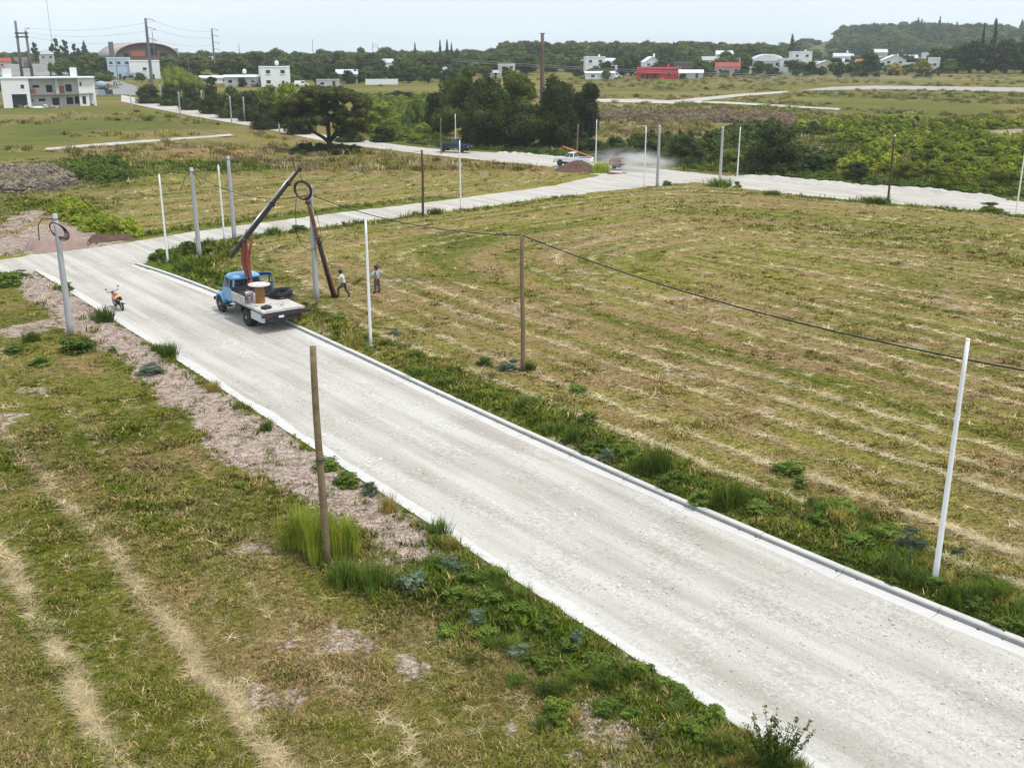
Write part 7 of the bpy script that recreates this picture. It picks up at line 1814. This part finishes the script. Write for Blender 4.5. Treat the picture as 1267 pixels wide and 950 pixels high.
house('redwall', 'small red brick outbuilding right of the white warehouse', 'brick', 'flat', 'grey_roof', 5, 0, 1, 2, cat='building', name='outbuilding')
house('shed1', 'left of two long white-roofed sheds behind the hedge', 'white_wall', 'mono', 'white_roof', 6, .05, 1, 3, False, cat='shed', name='long_shed')
house('shed2', 'right of two long white-roofed sheds, topped by a water tank', 'grey_wall', 'mono', 'white_roof', 6, .05, 1, 3, True, True, cat='shed', name='long_shed')
house('cube', 'white cube-shaped two-storey house with a water tank behind the hedge', 'white_wall', 'flat', 'white_roof', 9, .12, 2, 2, True, True)
house('greyroof', 'house with a pale grey roof behind the round dark tree', 'cream_wall', 'gable', 'zinc', 9, .05, 1, 3)
house('darkwall', 'dark low outbuilding behind the white van', 'grey_wall', 'flat', 'grey_roof', 5, .05, 1, 2, cat='building', name='outbuilding')
house('gable1', 'small pale gabled house left of the dark tree clump', 'white_wall', 'gable', 'grey_roof', 8, .2, 1, 2)
house('gable2', 'low grey-roofed house peeping over the dark tree clump', 'grey_wall', 'gable', 'grey_roof', 8, .1, 1, 2)
house('pinkish', 'off-white two-storey house above the dark tree clump', 'cream_wall', 'flat', 'white_roof', 8, .1, 2, 2)
house('lhouse', 'white tower-topped house left of the red house', 'white_wall', 'flat', 'white_roof', 8, .1, 2, 2, True, False, True)
house('carport', 'low white carport in front of the tower-topped house', 'white_wall', 'mono', 'white_roof', 5, .05, 1, 2, cat='carport', name='carport')
house('lowwhite', 'low white house between the tower-topped house and the red house', 'white_wall', 'gable', 'zinc', 7, .05, 1, 2)
house('twostorey', 'white two-storey house standing behind the red house', 'white_wall', 'gable_front', 'white_roof', 8, .2, 2, 2, True, False, True)
def red_house():
    o, w, h = place('red', -0.03, 'red_house', 'bright red flat-roofed house with dark windows', 'house')
    MB().box((0, 0, h / 2), (w, 7.5, h)).build('wall', M['red_wall'], o)
    MB().box((0, 0, h + .06), (w + .2, 7.7, .12)).build('roof', M['white_roof'], o)
    b = MB(); b.box((0, -3.7, h + .3), (w, .2, .4)); b.build('parapet', M['red_wall'], o)
    MB().box((w * .26, .5, h + .8), (1.0, 1.0, 1.5)).build('chimney', M['red_wall'], o)
    MB().box((-w * .12, -4.4, 2.35), (w * .42, 1.4, .14)).build('porch_roof', M['red_wall'], o)
    for xx in (-w * .32, w * .08): MB().box((xx, -5.0, 1.15), (.18, .18, 2.3)).build('porch_post', M['red_wall'], o)
    for xx, ww, hh, zz in ((-w * .36, 1.3, 1.9, 1.3), (-w * .24, .9, 2.1, 1.2), (-w * .06, 1.6, 1.9, 1.3), (w * .28, 1.7, 1.3, 1.9), (w * .42, .9, 1.1, 1.9)):
        window_part(o, xx, zz, ww, hh, -3.75, frame='raw_concrete', pane='glass', sill=False)
red_house()
house('silver', 'silver sheet-metal shed right of the red house', 'zinc', 'gable', 'white_roof', 7, 0, 1, 2, True, cat='shed', name='metal_shed')
house('brown', 'dull brown house between the red house and the red-roofed one', 'brick_dull', 'flat', 'grey_roof', 8, .05, 1, 2)
house('redroof', 'pale pink house with a red roof right of the metal shed', 'pink_wall', 'gable', 'red_roof', 8, .05, 1, 3)
def arch_house(key, label):
    o, w, h = place(key, .05, 'arched_warehouse', label, 'warehouse')
    zs = h * .62; n = 12; D = 14
    arc = [(w / 2 * math.cos(math.pi * i / n), zs + (h - zs) * math.sin(math.pi * i / n)) for i in range(n + 1)]
    b = MB(); b.loft([[(x * 1.03, y, z + .1) for x, z in arc] for y in (-D / 2 - .3, D / 2)]); b.build('roof', M['white_roof'], o, True)
    MB().box((0, 0, zs / 2), (w, D - .1, zs)).build('wall', M['white_wall'], o)
    g = MB(); g.loft([[(x * .97, y, z - .05) for x, z in arc] for y in (-D / 2 - .36, -D / 2 - .31)]); g.build('gable_wall', M['white_wall'], o)
    d = MB().box((0, -D / 2 - .03, 1.9), (w * .3, .12, 3.6)).build('door', M['zinc'], o)
    for s in (-1, 1): window_part(o, s * w * .32, zs * .7, w * .14, 1.2, -D / 2)
arch_house('dome', 'white warehouse with a rounded roof among the right-hand houses')
house('white2', 'white house just right of the rounded warehouse', 'white_wall', 'flat', 'white_roof', 8, .1, 2, 2, True, False)
house('tower', 'tall white house with a roof tower behind the right-hand houses', 'white_wall', 'flat', 'white_roof', 9, .15, 2, 2, True, False, True)
house('white3', 'cream house with a small window right of the dark fence', 'cream_wall', 'gable_front', 'zinc', 8, .1, 1, 2)
house('redbase', 'white gabled house on a red base near the yellowish trees', 'white_wall', 'gable_front', 'white_roof', 9, .1, 2, 2)
house('far1', 'small pale house at the far left edge', 'pink_wall', 'gable', 'red_roof', 7, .1, 1, 2)
house('far6', 'brown-roofed house left of the double-legged utility frame', 'cream_wall', 'gable', 'brick_dull', 7, .1, 1, 2)
house('greyhip', 'two-storey house with a grey hipped roof among the far left pines', 'grey_wall', 'hip', 'grey_roof', 8, .1, 2, 2)
house('tank_tower', 'small grey water tower building right of the hangar', 'grey_wall', 'flat', 'grey_roof', 4, .1, 2, 1, False, cat='building', name='water_tower')
house('pinkhouse', 'dull pink house behind the second side-armed utility pole', 'brick_dull', 'gable', 'grey_roof', 7, .1, 1, 2)
house('hillhouse', 'white house on the wooded hill beside the two tall conifers', 'white_wall', 'flat', 'white_roof', 6, 0, 2, 2)
house('far2', 'pale house half hidden in the wooded ridge', 'white_wall', 'gable', 'white_roof', 7, .1, 1, 2)
house('far3', 'pale grey-roofed house at the foot of the wooded hill', 'cream_wall', 'gable', 'zinc', 7, .1, 1, 2)
house('far4', 'white house behind the right yellowish tree', 'white_wall', 'flat', 'white_roof', 7, .1, 1, 2)
house('far5', 'small white annex between the yellowish tree and the dark grove', 'white_wall', 'flat', 'white_roof', 5, .1, 1, 1, False)
house('far7', 'pale-roofed house among the central town trees', 'white_wall', 'gable', 'zinc', 7, .1, 1, 2)
house('orange', 'orange-roofed house among the central town trees', 'cream_wall', 'gable', 'brick', 6, .1, 1, 2)
house('far8', 'low white house left of the dark tree clump top', 'white_wall', 'gable', 'zinc', 7, .1, 1, 2)
house('far9', 'pale house in the gap left of the wooded hill', 'white_wall', 'gable', 'zinc', 7, .1, 1, 2)

for i, (wl, rf, rm, st, lb) in enumerate([('white_wall', 'flat', 'white_roof', 1, 'small white house left of the tower-topped house'), ('white_wall', 'gable', 'zinc', 1, 'small gabled white house right behind the tower-topped house'), ('cream_wall', 'gable', 'grey_roof', 1, 'cream house above the metal shed'),
        ('white_wall', 'flat', 'white_roof', 2, 'white two-storey house above the red-roofed house'), ('white_wall', 'gable', 'white_roof', 1, 'little white house right of the roof-tower house'), ('white_wall', 'flat', 'white_roof', 1, 'low white house behind the long white wall'),
        ('white_wall', 'gable', 'brick', 1, 'white house with an orange roof left of the gabled house on a red base'), ('white_wall', 'gable_front', 'zinc', 1, 'small zinc-roofed house above the gabled house on a red base'), ('pink_wall', 'gable', 'zinc', 1, 'pinkish house above the wall between the yellowish trees'),
        ('white_wall', 'gable', 'white_roof', 1, 'distant white house at the left foot of the wooded hill'), ('white_wall', 'flat', 'white_roof', 1, 'flat white house just left of the gabled house on a red base'), ('white_wall', 'gable', 'zinc', 1, 'small pale house over the right end of the dark tree clump'),
        ('white_wall', 'flat', 'white_roof', 1, 'distant white house above the rounded warehouse'), ('white_wall', 'gable', 'zinc', 1, 'white house at the left end of the very dark grove')]):
    house('town%d' % i, lb, wl, rf, rm, 7, .1, st, 2, True, i in (0, 5, 9), i in (3, 7))

def boundary_wall(key, label, m='white_wall', posts=True, name='boundary_wall'):
    o, w, h = place(key, .03, name, label, 'wall')
    n = max(2, int(w / 3.2))
    for i in range(n): MB().box((-w / 2 + w * (i + .5) / n, 0, h / 2), (w / n - .02, .18, h)).build('wall_panel', M[m], o)
    for i in range(n + 1): MB().box((-w / 2 + w * i / n, -.02, h / 2 + .05), (.3, .3, h + .1)).build('post', M[m], o)
boundary_wall('wall1', 'white garden wall right of the round dark tree')
boundary_wall('wall2', 'white boundary wall left of the rounded warehouse')
boundary_wall('wall3', 'long white wall left of the first yellowish tree')
boundary_wall('wall4', 'white wall between the two yellowish trees')
boundary_wall('wall5', 'long grey wall behind the unfinished house', 'grey_wall')
boundary_wall('greyfence', 'grey sheet fence in front of the rounded warehouse', 'zinc', name='sheet_fence')
boundary_wall('darkfence', 'dark sheet fence in front of the right-hand houses', 'pole_grey', name='sheet_fence')
boundary_wall('brickwall', 'low red brick wall right of the metal shed', 'brick_dull')
for (x, y, w, h), m, lb in zip(SIGNS, ('sign_pale', 'sign_blue'), ('pale blue billboard beside the asphalt road junction', 'dark blue billboard beside the asphalt road junction')):
    o = empty('billboard', (x, y, float(terrain(x, y)) - .1), .1, lb, 'billboard')
    for s in (-1, 1): MB().tube([(s * w * .38, 0, 0), (s * w * .38, 0, h)], .06, 6).build('leg', M['dark_metal'], o)
    MB().box((0, -.08, h * .66), (w, .08, h * .66)).build('board', M[m], o)

# ------------------------------------------------------------------ dust behind the pickup and the summer haze
def dust():
    b = MB(); b.ball((0, 0, 0), 1.0, 24, 14)
    o = b.build('dust_cloud', None, None, True)
    o.data.materials.clear()
    o.location = (15.5, 136.6, 1.1); o.scale = (7.5, 3.2, 2.1); o.rotation_euler = (0, 0, -0.5)
    m = bpy.data.materials.new('road_dust'); m.use_nodes = True
    nt = NT(m); m.node_tree.nodes.remove(m.node_tree.nodes['Principled BSDF'])
    v = nt.n('ShaderNodeVolumePrincipled'); v.inputs['Color'].default_value = (0.95, 0.93, 0.90, 1)
    p = nt.obj()
    ln = nt.n('ShaderNodeVectorMath', operation='LENGTH'); nt.set(ln.inputs[0], p)
    fall = nt.ramp(ln.outputs['Value'], 1.0, 0.15)
    nz = nt.ramp(nt.noise(p, 2.2, 3, 0.6), 0.35, 0.7)
    nt.set(v.inputs['Density'], nt.math('MULTIPLY', nt.math('MULTIPLY', fall, nz), 0.85))
    nt.t.links.new(v.outputs[0], nt.t.nodes['Material Output'].inputs['Volume'])
    o.data.materials.append(m)
    tag(o, 'pale dust cloud thrown up behind the white pickup', 'dust', kind='stuff')
dust()

def haze():
    b = MB(); b.box((0, 1750, 30.5), (8200, 4400, 67))
    o = b.build('haze', None)
    o.data.materials.clear()
    m = bpy.data.materials.new('summer_haze'); m.use_nodes = True
    nt = NT(m); m.node_tree.nodes.remove(m.node_tree.nodes['Principled BSDF'])
    v = nt.n('ShaderNodeVolumePrincipled')
    v.inputs['Color'].default_value = (0.84, 0.93, 1.0, 1)
    v.inputs['Density'].default_value = HAZE_DENSITY
    nt.t.links.new(v.outputs[0], nt.t.nodes['Material Output'].inputs['Volume'])
    o.data.materials.append(m)
    tag(o, 'thin pale blue summer haze filling the air', 'haze', kind='stuff')
HAZE_DENSITY = 0.00017
haze()
